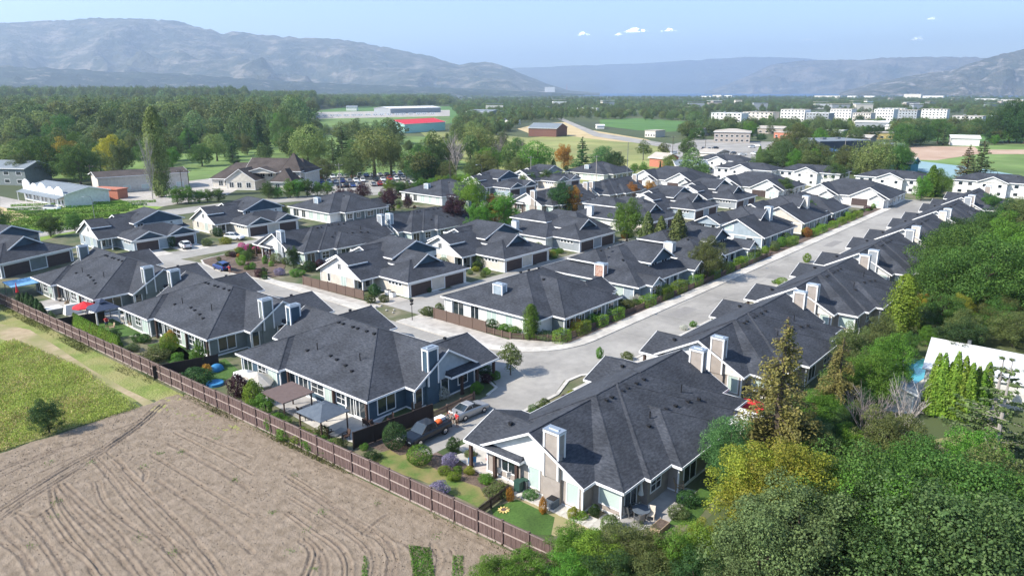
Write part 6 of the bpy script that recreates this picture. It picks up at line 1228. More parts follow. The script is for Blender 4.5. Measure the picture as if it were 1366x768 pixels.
# the bright trees planted along the road behind the estate
rb = random.Random(5); n_ = 0
for px in list(range(236, 300, 14)) + list(range(360, 440, 13)) + list(range(520, 760, 11)):
    x, y = G(px + rb.uniform(-3, 3), 272 - (px - 236) * .055 + (4 if px > 500 else 0)); tree('maple', x, y, rb.uniform(4, 6.2), rb.uniform(.9, 1.3), rb.choice(['leaf_bright', 'leaf_bright', 'leaf_lime', 'leaf']), 'roadside_tree', nearlabel(px, 255, 'bright bushy roadside tree', [(240, 262, 'the warehouse end pole'), (290, 262, 'the clubhouse forecourt'), (350, 262, 'the clubhouse front'), (400, 262, 'the clubhouse tower'), (440, 262, 'the crowded car lot'), (540, 255, 'the tall utility pole'), (590, 255, 'the pale bare tree'), (640, 255, 'the curved street lamp'), (700, 255, 'the roadside willows'), (750, 255, 'the thin steel mast')]), 'tree', 'row of bright roadside trees')
# the belt of trees between the estate and the pasture, and trees among the town buildings
for i in range(46):
    px = rb.uniform(470, 1010); py = rb.uniform(238, 247) if px < 770 else rb.uniform(226, 240); x, y = G(px, py)
    if x < 268 and y < 195: continue
    if blocks(px, py, x, y, 6): continue
    k = rb.choice(['willow', 'young', 'maple', 'young', 'cloud', 'cedar', 'fir']) + ''; h = rb.uniform(7, 13) if px < 770 else rb.uniform(4, 8); m_ = rb.choice(['leaf_bright', 'leaf', 'leaf_olive', 'leaf_dark', 'leaf_forest', 'leaf_willow'])
    k = k if k in NV else k + '0'; tree(k, x, y, h * (.8 if k == 'cedar0' else 1), rb.uniform(.9, 1.25), m_, 'belt_tree', autolabel(px, py, h, k if k in NV else 'fir' if k == 'fir0' else 'wood', m_) + ' in the estate belt', 'tree', 'belt of trees behind the estate')
n_ = 0
while n_ < 120:
    px = rb.uniform(880, 1370); py = rb.uniform(152, 236); x, y = G(px, py)
    if not ok_(x, y) or blocks(px, py, x, y, 8): continue
    n_ += 1; k = rb.choice(['young', 'maple', 'cloud', 'wood', 'fir0']); h = rb.uniform(6, 12); m_ = rb.choice(['leaf', 'leaf_olive', 'leaf_dark', 'leaf_forest', 'leaf_bright', 'leaf_grey'])
    tree(k, x, y, h, rb.uniform(.9, 1.3), m_, 'town_tree', autolabel(px, py, h, k if k in NV else 'fir', m_) + ' in town', 'tree', 'trees among the town buildings')
# distant woods: individual crowns read as one mass there
def woods(name, pts, hts, wds, srcs, label):
    me = bpy.data.meshes.new(name); me.from_pydata([(x, y, z) for x, y, z in pts], [], []); a = me.attributes.new('sc', 'FLOAT_VECTOR', 'POINT'); a.data.foreach_set('vector', np.array([(w_, w_, h_) for h_, w_ in zip(hts, wds)], np.float32).ravel() / 10)
    rt = me.attributes.new('rt', 'FLOAT', 'POINT'); rt.data.foreach_set('value', np.random.RandomState(len(pts)).uniform(0, 6.28, len(pts)).astype(np.float32))
    o = link(name, me); g = bpy.data.node_groups.new(name, 'GeometryNodeTree'); g.interface.new_socket('Geometry', in_out='INPUT', socket_type='NodeSocketGeometry'); g.interface.new_socket('Geometry', in_out='OUTPUT', socket_type='NodeSocketGeometry')
    N = g.nodes; L = g.links; i = N.new('NodeGroupInput'); ou = N.new('NodeGroupOutput'); ip = N.new('GeometryNodeInstanceOnPoints'); j = N.new('GeometryNodeJoinGeometry')
    for s_ in srcs: oi = N.new('GeometryNodeObjectInfo'); oi.inputs['Object'].default_value = s_; oi.inputs['As Instance'].default_value = True; oi.transform_space = 'ORIGINAL'; L.new(oi.outputs['Geometry'], j.inputs[0])
    L.new(j.outputs[0], ip.inputs['Instance']); ip.inputs['Pick Instance'].default_value = True
    na = N.new('GeometryNodeInputNamedAttribute'); na.data_type = 'FLOAT_VECTOR'; na.inputs['Name'].default_value = 'sc'; L.new(na.outputs[0], ip.inputs['Scale'])
    nr = N.new('GeometryNodeInputNamedAttribute'); nr.data_type = 'FLOAT'; nr.inputs['Name'].default_value = 'rt'; cx = N.new('ShaderNodeCombineXYZ'); L.new(nr.outputs[0], cx.inputs[2]); L.new(cx.outputs[0], ip.inputs['Rotation'])
    L.new(i.outputs[0], ip.inputs['Points']); L.new(ip.outputs[0], ou.inputs[0])
    md = o.modifiers.new('woods', 'NODES'); md.node_group = g; return tag(o, label, 'woods', None, 'stuff')
byk = {}
for o in bpy.data.objects:
    if o.name.startswith('crown') and o.parent and o.data: byk.setdefault((o.data.name.split('_crown')[0], o.material_slots[0].material.name), o)
srcs = [byk[k] for k in sorted(byk) if k[0][:4] == 'wood' and k[1] in ('leaf_forest', 'leaf_grey')][:5] + [byk[k] for k in sorted(byk) if k[0][:5] == 'young' and k[1] in ('leaf_olive', 'leaf_forest', 'leaf_willow')][:5]
ra = random.Random(9); pts, hts, wds = [], [], []
cell = set()
tr_ = 0
while len(pts) < 10000 and tr_ < 400000:
    tr_ += 1
    px = ra.uniform(-40, 1410); u_ = ra.random(); py = 122.6 + (70 if px < 640 else 60) * u_ ** 1.6
    x, y = G(px, py)
    if math.hypot(x, y) > 6500 or not ok_(x, y): continue
    if px > 640 and py > 140 and ra.random() < .45: continue
    d_ = math.hypot(x, y); left = px < 600
    gz_ = (19 if py > 160 else 15) if left and d_ < 1100 else 10 if d_ < 1500 else 7
    key = (int(x / gz_), int(y / gz_))
    if key in cell: continue
    cell.add(key)
    h = (ra.uniform(13, 25) if left and 420 < d_ else ra.uniform(7, 12)) * (1.15 if px < 420 and 500 < d_ < 1600 else 1); 
    if left and d_ < 560: h *= .7
    if blocks(px, py, x, y, h):
        h *= .4
        if blocks(px, py, x, y, h): continue
    pts.append((x, y, -.5)); hts.append(h); wds.append(h * ra.uniform(.75, 1.3) * (1.0 if d_ < 1500 else 1.5))
woods('distant_woods', pts, hts, wds, srcs, 'dense woods covering the valley floor below the mountains')
pts, hts, wds = [], [], []
while len(pts) < 5000:
    px = ra.uniform(-60, 420); x, y = G(px, ra.uniform(130, 146)); pts.append((x, y, -.5)); hts.append(ra.uniform(30, 43) * (1 if px < 330 else .8)); wds.append(ra.uniform(18, 32))
woods('cottonwood_forest', pts, hts, wds, srcs, 'tall grey green cottonwood forest at the left below the mountain')

# ------------------------------------------------------------------ buildings of the valley
def shed(name, px0, px1, depth, ht, rise, wall, roofm, label, cat='building', windows=0, flat=False, wp='glass', floors=1, gable=True, grid=False):
    """a long building whose near side runs from one photographed ground point to the other."""
    (x0, y0), (x1, y1) = G(*px0), G(*px1); L_ = math.hypot(x1 - x0, y1 - y0); a = math.atan2(y1 - y0, x1 - x0)
    if grid:
        a = -R(90); lo, hi = 1, 400
        for _ in range(30):
            L_ = (lo + hi) / 2
            if PJ(x0, y0 - L_)[0] < px1[0]: lo = L_
            else: hi = L_
    r = empty(name, (x0, y0, 0), a, label, cat)
    wallbox(r, 0, L_, 0, depth, 0, ht, wall, corners=False)
    if flat:
        b = MB(); b.box(-.3, -.3, ht, L_ + .3, depth + .3, ht + .35); b.build('roof', [roofm], r)
        if L_ > 18: b = MB(); b.box(L_ * .3, depth * .4, ht + .35, L_ * .3 + 2.4, depth * .4 + 2, ht + 1.5); b.build('roof_unit', ['steel'], r); b = MB(); b.box(L_ * .66, depth * .5, ht + .35, L_ * .66 + 2, depth * .5 + 2, ht + 1.3); b.build('roof_unit', ['steel'], r)
    else: roofmass(r, -.6, L_ + .6, -.6, depth + .6, ht, ht + rise, 'x', 0 if gable else depth * .5, 0 if gable else depth * .5, mat=roofm, gw=wall if gable else None, gin=.6)
    for f in range(floors):
        for i in range(windows):
            window(r, '-y', 0, L_ * (i + .5) / windows, .9 + f * 3.0, min(2.2, L_ / windows * .5), 1.3, wp, 1)
    return r
M['red_roof'] = noisy('red_metal_roof', [(.50, .035, .06), (.62, .05, .08)], .3); M['w_mint'] = siding('mint_siding', (.42, .72, .68)); M['white_roof'] = noisy('white_membrane_roof', [(.62, .63, .64), (.74, .75, .76)], .4, scale2=.15, mix2=.12)
M['tan_roof'] = noisy('tan_flat_roof', [(.36, .33, .29), (.44, .41, .37)], .3); M['w_maroon'] = siding('maroon_brown_boards', (.17, .085, .07)); M['w_yellow'] = siding('yellow_wall', (.72, .55, .22)); M['w_dark'] = siding('dark_blue_cladding', (.06, .075, .10)); M['grey_roof'] = noisy('grey_metal_roof', [(.15, .18, .21), (.20, .235, .27)], .5); M['blue_roof'] = noisy('bright_blue_awning', [(.03, .12, .42), (.05, .18, .52)], .5)
M['w_teal'] = siding('teal_wall', (.05, .22, .30)); M['w_redbrick'] = noisy('red_brick_wall', [(.38, .14, .09), (.48, .2, .14)], 3)
shed('barn', (540, 178), (594, 174), 26, 7.5, 3.2, 'w_mint', 'red_roof', 'mint green barn with bright red metal roof beyond the willows')
shed('barn', (705, 182), (742, 183), 24, 6.5, 3.5, 'w_maroon', 'grey_roof', 'long dark maroon barn in the straw coloured field', windows=0)
shed('warehouse', (521, 152), (588, 150), 40, 8, 2.5, 'w_grey', 'white_roof', 'long white roofed warehouse beyond the rail yard'); shed('warehouse', (622, 156), (652, 157), 30, 7, 3, 'w_sage', 'grey_roof', 'grey warehouse in the trees right of the rail yard')
shed('farmhouse', (462, 148), (476, 148), 12, 6, 3, 'w_white', 'grey_roof', 'small white farmhouse beyond the rail yard')
for i in range(17):
    px = 419 + i * 9.6 + (i % 3) * .8; x, y = G(px, 156.8 - i * .22); a = -.72
    r = empty('travel_trailer', (x, y, 0), a, 'white travel trailer parked in the long row beyond the golf course', 'trailer', 'row of white trailers'); b = MB(); b.box(0, 0, .7, 8, 2.6, 3.4); b.build('body', ['car_white'], r); b = MB(); b.box(2, -.03, 1.7, 3.2, 0, 2.5); b.box(5, -.03, 1.7, 6, 0, 2.5); w_ = b.build('window', ['glass'], r); w_['kind'] = 'stuff'; b = MB(); b.tube((3.6, .1, .35), (3.6, .35, .35), .35, .35, 8); b.build('wheel', ['rubber'], r)
# clubhouse with its steep brown roofs
cx_, cy_ = G(342, 252); r = empty('clubhouse', (cx_, cy_, 0), HEAD - R(90) - .15, 'large brown roofed clubhouse with white trimmed dormers and a pointed tower', 'building')
for m_ in ((-18, -2, 0, 15, 3.4, 8.6, 'x', 7, 0), (-6, 18, 3, 17, 5.8, 10.2, 'x', 0, 4), (-10, 2, -4, 8, 3.4, 7.4, 'y', 0, 2), (8, 17, -6, 6, 3.4, 7.6, 'y', 4, 2), (-4, 8, 0, 8, 5.9, 7.6, 'y', 0, 2)): roofmass(r, *m_[:7], m_[7], m_[8], mat='roof_brown', gw='w_cream')
roofmass(r, 9, 17, 1, 9, 6.4, 12.6, 'x', 3.9, 3.9, mat='roof_brown'); wallbox(r, 9.7, 16.3, 1.7, 8.3, 0, 6.3, 'w_cream')
wallbox(r, -17.4, -2, .7, 14, 0, 3.3, 'w_cream'); wallbox(r, -5.4, 17.4, 3.6, 16, 0, 5.7, 'w_cream'); wallbox(r, -9.4, 1.4, -3.4, 6, 0, 3.3, 'w_cream'); wallbox(r, 8.6, 16.4, -5.4, 5, 0, 3.3, 'w_cream')
for x in (-14, -11.5): window(r, '-y', .7, x, .8, 1.6, 1.8, 'glass', 2)
for x in (-7.5, -4.5, -1): window(r, '-y', -3.4, x, .8, 1.6, 1.8, 'glass', 2)
for x in (-2, 1, 4, 7): window(r, '-y', 3.6, x, 4.0, 1.7, 1.3, 'glass', 2)
for x in (11, 14.2): window(r, '-y', -5.4, x, .8, 1.5, 1.8, 'glass', 2); window(r, '-y', 1.7, x, 4.3, 1.3, 1.3, 'glass', 2)
# white false-front building, warehouse, houses at the far left
(x0, y0), (x1, y1) = G(34, 266), G(88, 277); L_ = math.hypot(x1 - x0, y1 - y0); r = empty('false_front_building', (x0, y0, 0), math.atan2(y1 - y0, x1 - x0), 'white building with stepped false fronts and a blue grey roof at the left', 'building')
wallbox(r, 0, L_, 0, 13, 0, 4.2, 'w_white'); roofmass(r, -.4, L_ + .5, .3, 13.6, 4.1, 5.6, 'x', 0, 0, mat='grey_roof', gw='w_white'); b = MB(); b.hull([(-.3, -2.2, 2.7), (L_ + .3, -2.2, 2.7), (L_ + .3, 0, 3.4), (-.3, 0, 3.4)], [(-.3, -2.2, 2.85), (L_ + .3, -2.2, 2.85), (L_ + .3, 0, 3.55), (-.3, 0, 3.55)]); b.build('awning', ['grey_roof'], r)
for i in range(5):
    x = L_ * i / 5 + .2; w_ = L_ / 5 - .4; h_ = (6.8, 5.9, 6.4, 5.7, 6.1)[i]; b = MB(); b.box(x, -.2, 3.4, x + w_, 0, h_ - .8); b.box(x + w_ * .15, -.2, h_ - .8, x + w_ * .85, 0, h_ - .35); b.box(x + w_ * .32, -.2, h_ - .35, x + w_ * .68, 0, h_); b.build('false_front', ['trim'], r)
    window(r, '-y', 0, x + w_ * .3, .7, 1.1, 1.6); window(r, '-y', 0, x + w_ * .75, .7, 1.1, 1.6)
posts(r, [(L_ * i / 5 + .1, -2) for i in range(6)], 2.7, 'trim', .08)
r = shed('long_warehouse', (133, 259), (252, 250), 14, 5.6, 1.4, 'w_cream', 'roof_brown', 'long low grey walled warehouse behind the columnar poplar', windows=5, wp='blind'); shed('red_container', (124, 264), (158, 266), 4, 3.0, 0, 'w_redbrick', 'w_redbrick', 'dull red shipping container beside the false front building', 'container', flat=True)
shed('grey_house', (-30, 246), (36, 248), 12, 6.4, 2.4, 'w_sage', 'grey_roof', 'grey blue house at the far left edge behind the trees', windows=4, floors=2)
# town on the right
shed('office_building', (952, 190), (1000, 191), 20, 7.2, 1.8, 'w_tan', 'tan_roof', 'tan two storey office with broad flat roof at the road junction', windows=7, floors=2, gable=False); shed('dark_building', (1092, 208), (1160, 206), 26, 7.5, 0, 'w_dark', 'grey_roof', 'dark blue commercial building with roof units', flat=True, windows=5)
shed('store', (1080, 212), (1110, 214), 16, 4.2, 0, 'w_blue', 'blue_roof', 'store with bright blue canopy before the dark building', flat=True); shed('yellow_building', (1160, 186), (1192, 186), 14, 4.6, 0, 'w_yellow', 'tan_roof', 'yellow walled building behind the dark commercial one', flat=True, windows=3); shed('white_shed', (1268, 194), (1306, 195), 16, 4.8, 1.6, 'w_white', 'white_roof', 'low white shed in the park at the right')
shed('barn', (1172, 203), (1204, 204), 10, 3.6, 1.6, 'w_redbrick', 'grey_roof', 'small shed with blue grey roof by the bare dirt'); shed('teal_house', (1186, 230), (1214, 232), 10, 4.4, 2.4, 'w_teal', 'tan_roof', 'teal walled building with tan roof behind the white houses'); shed('red_brick_house', (866, 222), (886, 224), 10, 4.2, 2.2, 'w_redbrick', 'tan_roof', 'red brick house by the road junction')
shed('white_building', (902, 232), (944, 232), 12, 3.6, 1.8, 'w_white', 'grey_roof', 'low white building with grey roof beyond the dark roofs'); shed('house', (1032, 184), (1060, 186), 14, 4.2, 0, 'w_redbrick', 'tan_roof', 'low red and white shop left of the olive trees', flat=True, windows=4); shed('warehouse', (1140, 170), (1184, 171), 24, 5.2, 1.2, 'w_grey', 'white_roof', 'pale roofed warehouse before the white apartments', windows=6); shed('barn', (796, 214 - 42), (806, 172), 10, 3, 1, 'w_white', 'white_roof', 'tiny white farm shed in the crops')
cond = [(948, 988, 166, 3), (990, 1030, 164, 3), (1040, 1072, 165, 4), (1074, 1104, 166, 3), (1106, 1134, 164, 4), (1136, 1160, 166, 3), (1164, 1190, 165, 4), (1194, 1222, 160, 3), (1228, 1262, 158, 3), (1170, 1206, 152, 2), (1268, 1308, 172, 3)]
for i, (a, c, py, fl) in enumerate(cond):
    shed('apartment_block', (a, py), (c, py - .4), 18, fl * 3.3 + 1.8, 0, ('w_white', 'w_cream', 'w_white', 'w_grey')[i % 4], 'tan_roof' if i % 3 else 'white_roof', ('first and leftmost', 'second', 'third, four storeys high,', 'fourth', 'fifth, four storeys high,', 'sixth', 'seventh', 'eighth', 'ninth', 'small upper', 'grey balconied right end')[i] + ' white apartment block of the row below the lake', 'building', windows=7, floors=fl + 1, flat=True, grid=True)
far = [(1086, 1120, 131.5, 13), (1130, 1142, 131.5, 12), (1152, 1166, 131.5, 12), (1205, 1228, 132.5, 22), (1230, 1258, 132.2, 14), (935, 948, 131, 10), (950, 962, 130.6, 14), (966, 976, 130.4, 12), (1300, 1330, 136, 10), (1334, 1364, 139, 12)]
for i, (a, c, py, h_) in enumerate(far):
    shed('distant_building', (a, py), (c, py), 30, h_, 0, 'w_white' if i % 3 != 0 else 'w_cream', 'white_roof', ('long pale block by the lake', 'pale pavilion by the lake', 'second pale pavilion by the lake', 'tall white block under construction by the lake', 'white block right of the tall one', 'pale town block left of the lake trees', 'taller pale town block', 'right pale town block', 'white store roofs far right', 'white hall beside the big right trees')[i], 'building', flat=True, windows=5, floors=2, grid=True)
r = shed('office_tower', (727, 126.2), (740, 126.2), 60, 80, 0, 'w_white', 'white_roof', 'lone grey office tower on the horizon', flat=True, windows=6, floors=1)
x, y = G(756, 125.6); r = empty('radio_mast', (x, y, 0), 0, 'thin red and white radio mast on the horizon', 'mast'); b = MB(); b.tube((0, 0, 0), (0, 0, 130), 3, 1.2, 4); b.build('mast', ['red_fabric'], r)
rt_ = random.Random(55)
for i, (px, py, w_, mt, rm, fl) in enumerate(((660, 166, 22, 'w_white', 'grey_roof', 1), (1010, 178, 34, 'w_tan', 'tan_roof', 1), (1040, 204, 30, 'w_white', 'tan_roof', 1), (915, 181, 20, 'w_white', 'roof_brown', 1), (1212, 178, 26, 'w_cream', 'white_roof', 1), (1240, 172, 30, 'w_white', 'grey_roof', 1), (1100, 182, 24, 'w_grey', 'white_roof', 1), (1070, 176, 26, 'w_cream', 'tan_roof', 1), (985, 176, 22, 'w_white', 'grey_roof', 1), (1180, 176, 18, 'w_white', 'white_roof', 1), (860, 183, 14, 'w_cream', 'tan_roof', 1), (1130, 192, 30, 'w_tan', 'tan_roof', 1), (1055, 220, 26, 'w_grey', 'tan_roof', 1), (930, 216, 24, 'w_cream', 'tan_roof', 1), (1302, 166, 34, 'w_grey', 'white_roof', 2), (1336, 160, 26, 'w_white', 'white_roof', 2), (770, 148, 26, 'w_white', 'white_roof', 1), (700, 146, 30, 'w_cream', 'grey_roof', 1), (820, 150, 22, 'w_white', 'tan_roof', 1), (900, 146, 30, 'w_white', 'white_roof', 1))):
    shed('town_building', (px, py), (px + w_, py), 15, 3.6 * fl + 1.2, 1.4 if i % 2 else 0, mt, rm, ('small', 'broad', 'low', 'plain', 'pale')[i % 5] + ' ' + {'w_white': 'white', 'w_tan': 'tan', 'w_cream': 'cream', 'w_grey': 'grey'}[mt] + ' building ' + ('right of the grey warehouse', 'between the tan office and olive trees', 'on the car park right of the tan office', 'left of the tan office', 'right of the yellow building', 'below the last white apartments', 'above the dark commercial building', 'behind the olive trees', 'behind the tan office', 'above the yellow building', 'at the end of the crop field road', 'above the blue canopy store', 'below the blue canopy store', 'below the junction car park', 'beside the balconied block', 'beside the tallest dark trees', 'above the maroon barn', 'above the grey warehouse', 'above the crop field', 'left of the white apartments')[i], 'building', windows=4, floors=fl, flat=i % 2 == 0, grid=True)
rh = random.Random(31)
for i in range(42):
    px = rh.uniform(20, 1360); py = rh.uniform(133, 150) if px > 640 else rh.uniform(128, 136)
    if any(inside(px, py, c) for c in clear[:-4]): continue
    x, y = G(px, py); a = rh.uniform(-.9, -.5); L_ = rh.uniform(14, 34); r = empty('valley_building', (x, y, 0), a, 'small pale roofed building among the distant trees', 'building', 'small distant buildings')
    wallbox(r, 0, L_, 0, 12, 0, rh.uniform(9, 13), rh.choice(['w_white', 'w_cream', 'w_grey', 'w_tan']), corners=False); b = MB(); b.box(-.4, -.4, 13, L_ + .4, 12.4, 13.6); b.build('roof', [rh.choice(['white_roof', 'tan_roof', 'grey_roof'])], r)
# vineyard rows
for i in range(11):
    (x0, y0), (x1, y1) = G(-30 + i * 5, 318 - i * 4.6 if i < 9 else 276), G(100 + i * 12, 306 - i * 4.0)
    if i < 10: hedge([(x0, y0), (x1, y1)], .5, .75, 'leaf_lime' if i % 2 else 'leaf_bright', ('nearest', 'second', 'third', 'fourth', 'fifth', 'sixth', 'seventh', 'eighth', 'ninth', 'farthest')[i] + ' vine row of the small vineyard at the left', 'vine_row', .24, 50, 'vine rows')

# ------------------------------------------------------------------ vehicles
def make_car(kind, paint, hatch=False):
    """body shaped from side sections, glass house, four wheels, lamps; x forward, origin mid-length on the ground."""
    r = bpy.data.objects.new({'sedan': 'sedan', 'suv': 'suv', 'pickup': 'pickup_truck'}[kind], None); C.objects.link(r)
    prof = {'sedan': ([(-2.4, .55, .80), (-2.3, .35, 1.0), (-1.5, .28, 1.06), (-.9, .24, 1.04), (.7, .24, 1.0), (1.3, .26, .94), (2.1, .30, .82), (2.4, .42, .66)], [(-1.55, 1.04), (-.75, 1.42), (.25, 1.45), (1.15, 1.0)], 4.8),
            'suv': ([(-2.3, .5, .95), (-2.2, .38, 1.12), (-1.2, .30, 1.14), (.6, .30, 1.12), (1.1, .30, 1.08), (2.0, .34, .98), (2.3, .45, .75)], [(-2.1, 1.12), (-1.75, 1.66), (.2, 1.70), (1.1, 1.10)], 4.6),
            'pickup': ([(-2.8, .6, 1.1), (-2.75, .5, 1.14), (-.9, .40, 1.14), (.9, .38, 1.12), (1.4, .38, 1.10), (2.5, .42, 1.0), (2.8, .5, .85)], [(-.85, 1.12), (-.7, 1.78), (.6, 1.80), (1.4, 1.12)], 5.6)}[kind]
    hw = .90 if kind != 'pickup' else .97; b = MB(); S = prof[0]; secs = []
    for i, (x, z0, z1) in enumerate(S):
        k = (.86 if i in (0, len(S) - 1) else 1.0) * hw; secs.append([(x, -k * .93, z0), (x, -k, z0 + (z1 - z0) * .35), (x, -k * .98, z0 + (z1 - z0) * .8), (x, -k * .88, z1), (x, k * .88, z1), (x, k * .98, z0 + (z1 - z0) * .8), (x, k, z0 + (z1 - z0) * .35), (x, k * .93, z0)])
    for s0, s1 in zip(secs[:-1], secs[1:]):
        for i in range(8): j = (i + 1) % 8; b.face([s0[i], s1[i], s1[j], s0[j]])
    b.face(secs[0][::-1]); b.face(secs[-1])
    if kind == 'pickup': b.box(-2.7, -.86, 1.1, -.9, -.78, 1.28); b.box(-2.7, .78, 1.1, -.9, .86, 1.28); b.box(-2.76, -.86, 1.1, -2.68, .86, 1.28)
    b.build('body', [paint], r, True)
    c = prof[1]; g = MB(); t = hw * .72; l = hw * .87
    base = [(c[0][0], -l, c[0][1]), (c[3][0], -l, c[3][1]), (c[3][0], l, c[3][1]), (c[0][0], l, c[0][1])]; top = [(c[1][0], -t, c[1][1]), (c[2][0], -t, c[2][1]), (c[2][0], t, c[2][1]), (c[1][0], t, c[1][1])]
    g.hull(base, top); g.build('windows', ['glass'], r)
    p = MB(); z = c[1][1]; p.hull([(c[1][0] - .02, -t - .01, z - .03), (c[2][0] + .02, -t - .01, z - .03), (c[2][0] + .02, t + .01, z - .03), (c[1][0] - .02, t + .01, z - .03)], [(c[1][0] + .08, -t * .93, z + .04), (c[2][0] - .08, -t * .93, z + .04), (c[2][0] - .08, t * .93, z + .04), (c[1][0] + .08, t * .93, z + .04)]); 
    for sy in (-1, 1):
        for q, q2 in (((c[0][0], l, c[0][1]), (c[1][0], t, z)), ((c[3][0], l, c[3][1]), (c[2][0], t, z)), (((c[0][0] + c[3][0]) / 2, l, c[0][1]), ((c[1][0] + c[2][0]) / 2, t, z))): p.tube((q[0], q[1] * sy * 1.01, q[2]), (q2[0], q2[1] * sy * 1.01, q2[2]), .035, .035, 4)
    p.build('roof', [paint], r)
    wx = {'sedan': 1.42, 'suv': 1.38, 'pickup': 1.75}[kind]; wr = {'sedan': .33, 'suv': .37, 'pickup': .40}[kind]
    if ('w', wr) not in _uc:
        w = MB(); w.tube((0, -.12, 0), (0, .12, 0), wr, wr, 16); rm = MB(); rm.tube((0, -.13, 0), (0, .13, 0), wr * .62, wr * .62, 10); _uc[('w', wr)] = (w.mesh('wheel', ['rubber']), rm.mesh('rim', ['chrome']))
    for sx in (-1, 1):
        for sy in (-1, 1): w = link('wheel', _uc[('w', wr)][0], r, (sx * wx, sy * (hw - .1), wr)); link('rim', _uc[('w', wr)][1], w)
    xf, xb = S[-1][0], S[0][0]; zl = S[-1][2] - .12
    for sy in (-1, 1): h = MB(); h.box(xf - .12, sy * .58 - .17, zl - .06, xf + .02, sy * .58 + .17, zl + .08); h.build('headlight', ['head'], r); h = MB(); h.box(xb - .02, sy * .64 - .13, S[1][2] - .28, xb + .1, sy * .64 + .13, S[1][2] - .08); h.build('tail_light', ['tail'], r)
    h = MB(); h.box(xf - .06, -.9 * hw, .38, xf + .06, .9 * hw, .5); h.box(xb - .06, -.9 * hw, .42, xb + .06, .9 * hw, .54); h.build('bumper', ['black'], r)['kind'] = 'stuff'
    if hatch: q = MB(); q.hull([(xb + .1, -.7, 1.62), (xb + .9, -.7, 1.68), (xb + .9, .7, 1.68), (xb + .1, .7, 1.62)], [(xb - .6, -.65, 1.95), (xb + .3, -.65, 1.75), (xb + .3, .65, 1.75), (xb - .6, .65, 1.95)]); q.build('tailgate', [paint], r)
    return r
def put(o, px, py, a, label, cat, group=None): o.location = (*G(px, py), .035); o.rotation_euler = (0, 0, a); tag(o, label, cat, group); return o
sed = put(make_car('sedan', 'car_silver'), 626, 553, R(-2), 'silver sedan parked on the short lane beside the picket fence', 'car')
pk = put(make_car('pickup', 'car_black'), 569, 584, R(181), 'black pickup truck loaded with orange things beside the dark fence', 'truck')
x, y = pk.location[:2]; b = MB(); b.ball((0, 0, 0), .42, 8, 5, 0, (1.2, 1, .7)); tag(b.build('orange_bundle', ['orange'], None, True, (x + 1.6, y - .1, 1.28)), 'orange bundle lying in the bed of the black pickup', 'bundle'); b = MB(); b.box(-.5, -.35, 0, .5, .35, .35); tag(b.build('white_box', ['trim'], None, False, (x + 2.2, y + .3, 1.14)), 'white box at the tail of the pickup bed', 'box')
put(make_car('suv', 'car_blue', True), 296, 360, R(88), 'blue hatchback with raised tailgate parked along the court island', 'car')
suv = put(make_car('suv', 'car_white'), 247, 331, R(82), 'white suv on the driveway of the deep blue house', 'car')
c2 = dup(suv, (*G(313, 320), .035), R(-62), 'white car on the driveway left of the magenta bushes'); c3 = dup(sed, (*G(58, 352), .035), R(70), 'pale pickup seen under the eave at the left edge')
gcar = make_car('suv', 'car_grey'); put(gcar, 70, 281, R(-50), 'white blue tinted car parked before the false front building', 'car'); setmat([c for c in gcar.children if c.name.startswith('body')][0], 'car_white')
rp = random.Random(3)
spots = [(G(408 + i * 9 + (r_ % 2) * 4, 240 + r_ * 6.4 - i * .45)) for r_ in range(3) for i in range(18)]
for i, (x, y) in enumerate(spots):
    if rp.random() < .14: continue
    k = rp.choice([suv, sed, suv]); c = dup(k, (x, y, .06), R(rp.choice([60, 240]) + rp.uniform(-3, 3)), ('white', 'grey', 'blue', 'black', 'silver', 'red')[(ck := rp.choice([0, 0, 0, 1, 2, 3, 4, 5]))] + (' suv' if k is suv else ' sedan') + ' in the ' + ('rear', 'middle', 'front')[i // 18] + ' row of the crowded lot, ' + ('at its left end', 'left of its middle', 'about its middle', 'right of its middle', 'at its right end', 'near its right end')[min(4, (i % 18) // 4)], 'cars in the crowded lot', {k.children[0].material_slots[0].material.name: ('car_white', 'car_grey', 'car_blue', 'car_black', 'car_silver', 'car_red')[ck]})
for i, (px, py) in enumerate(((960, 206), (968, 205), (978, 206), (990, 208), (1006, 207), (938, 200), (946, 201), (954, 199), (1003, 198), (1010, 196), (922, 224), (938, 226), (952, 218), (1020, 206), (898, 206))):
    k = rp.choice([suv, sed]); dup(k, (*G(px, py), .16), R(rp.uniform(0, 180)), ('dark', 'dark', 'dark', 'white', 'white', 'dark', 'dark', 'black', 'white', 'white', 'pale', 'orange tinted', 'pale', 'white', 'pale')[i] + ' car near the town road junction, ' + ('first', 'second', 'third', 'fourth', 'fifth', 'sixth', 'seventh', 'eighth', 'ninth', 'tenth', 'eleventh', 'twelfth', 'thirteenth', 'fourteenth', 'fifteenth')[i] + ' of them', 'cars at the town junction', {k.children[0].material_slots[0].material.name: 'car_black' if i in (0, 1, 2, 5, 6, 7) else 'car_white'})

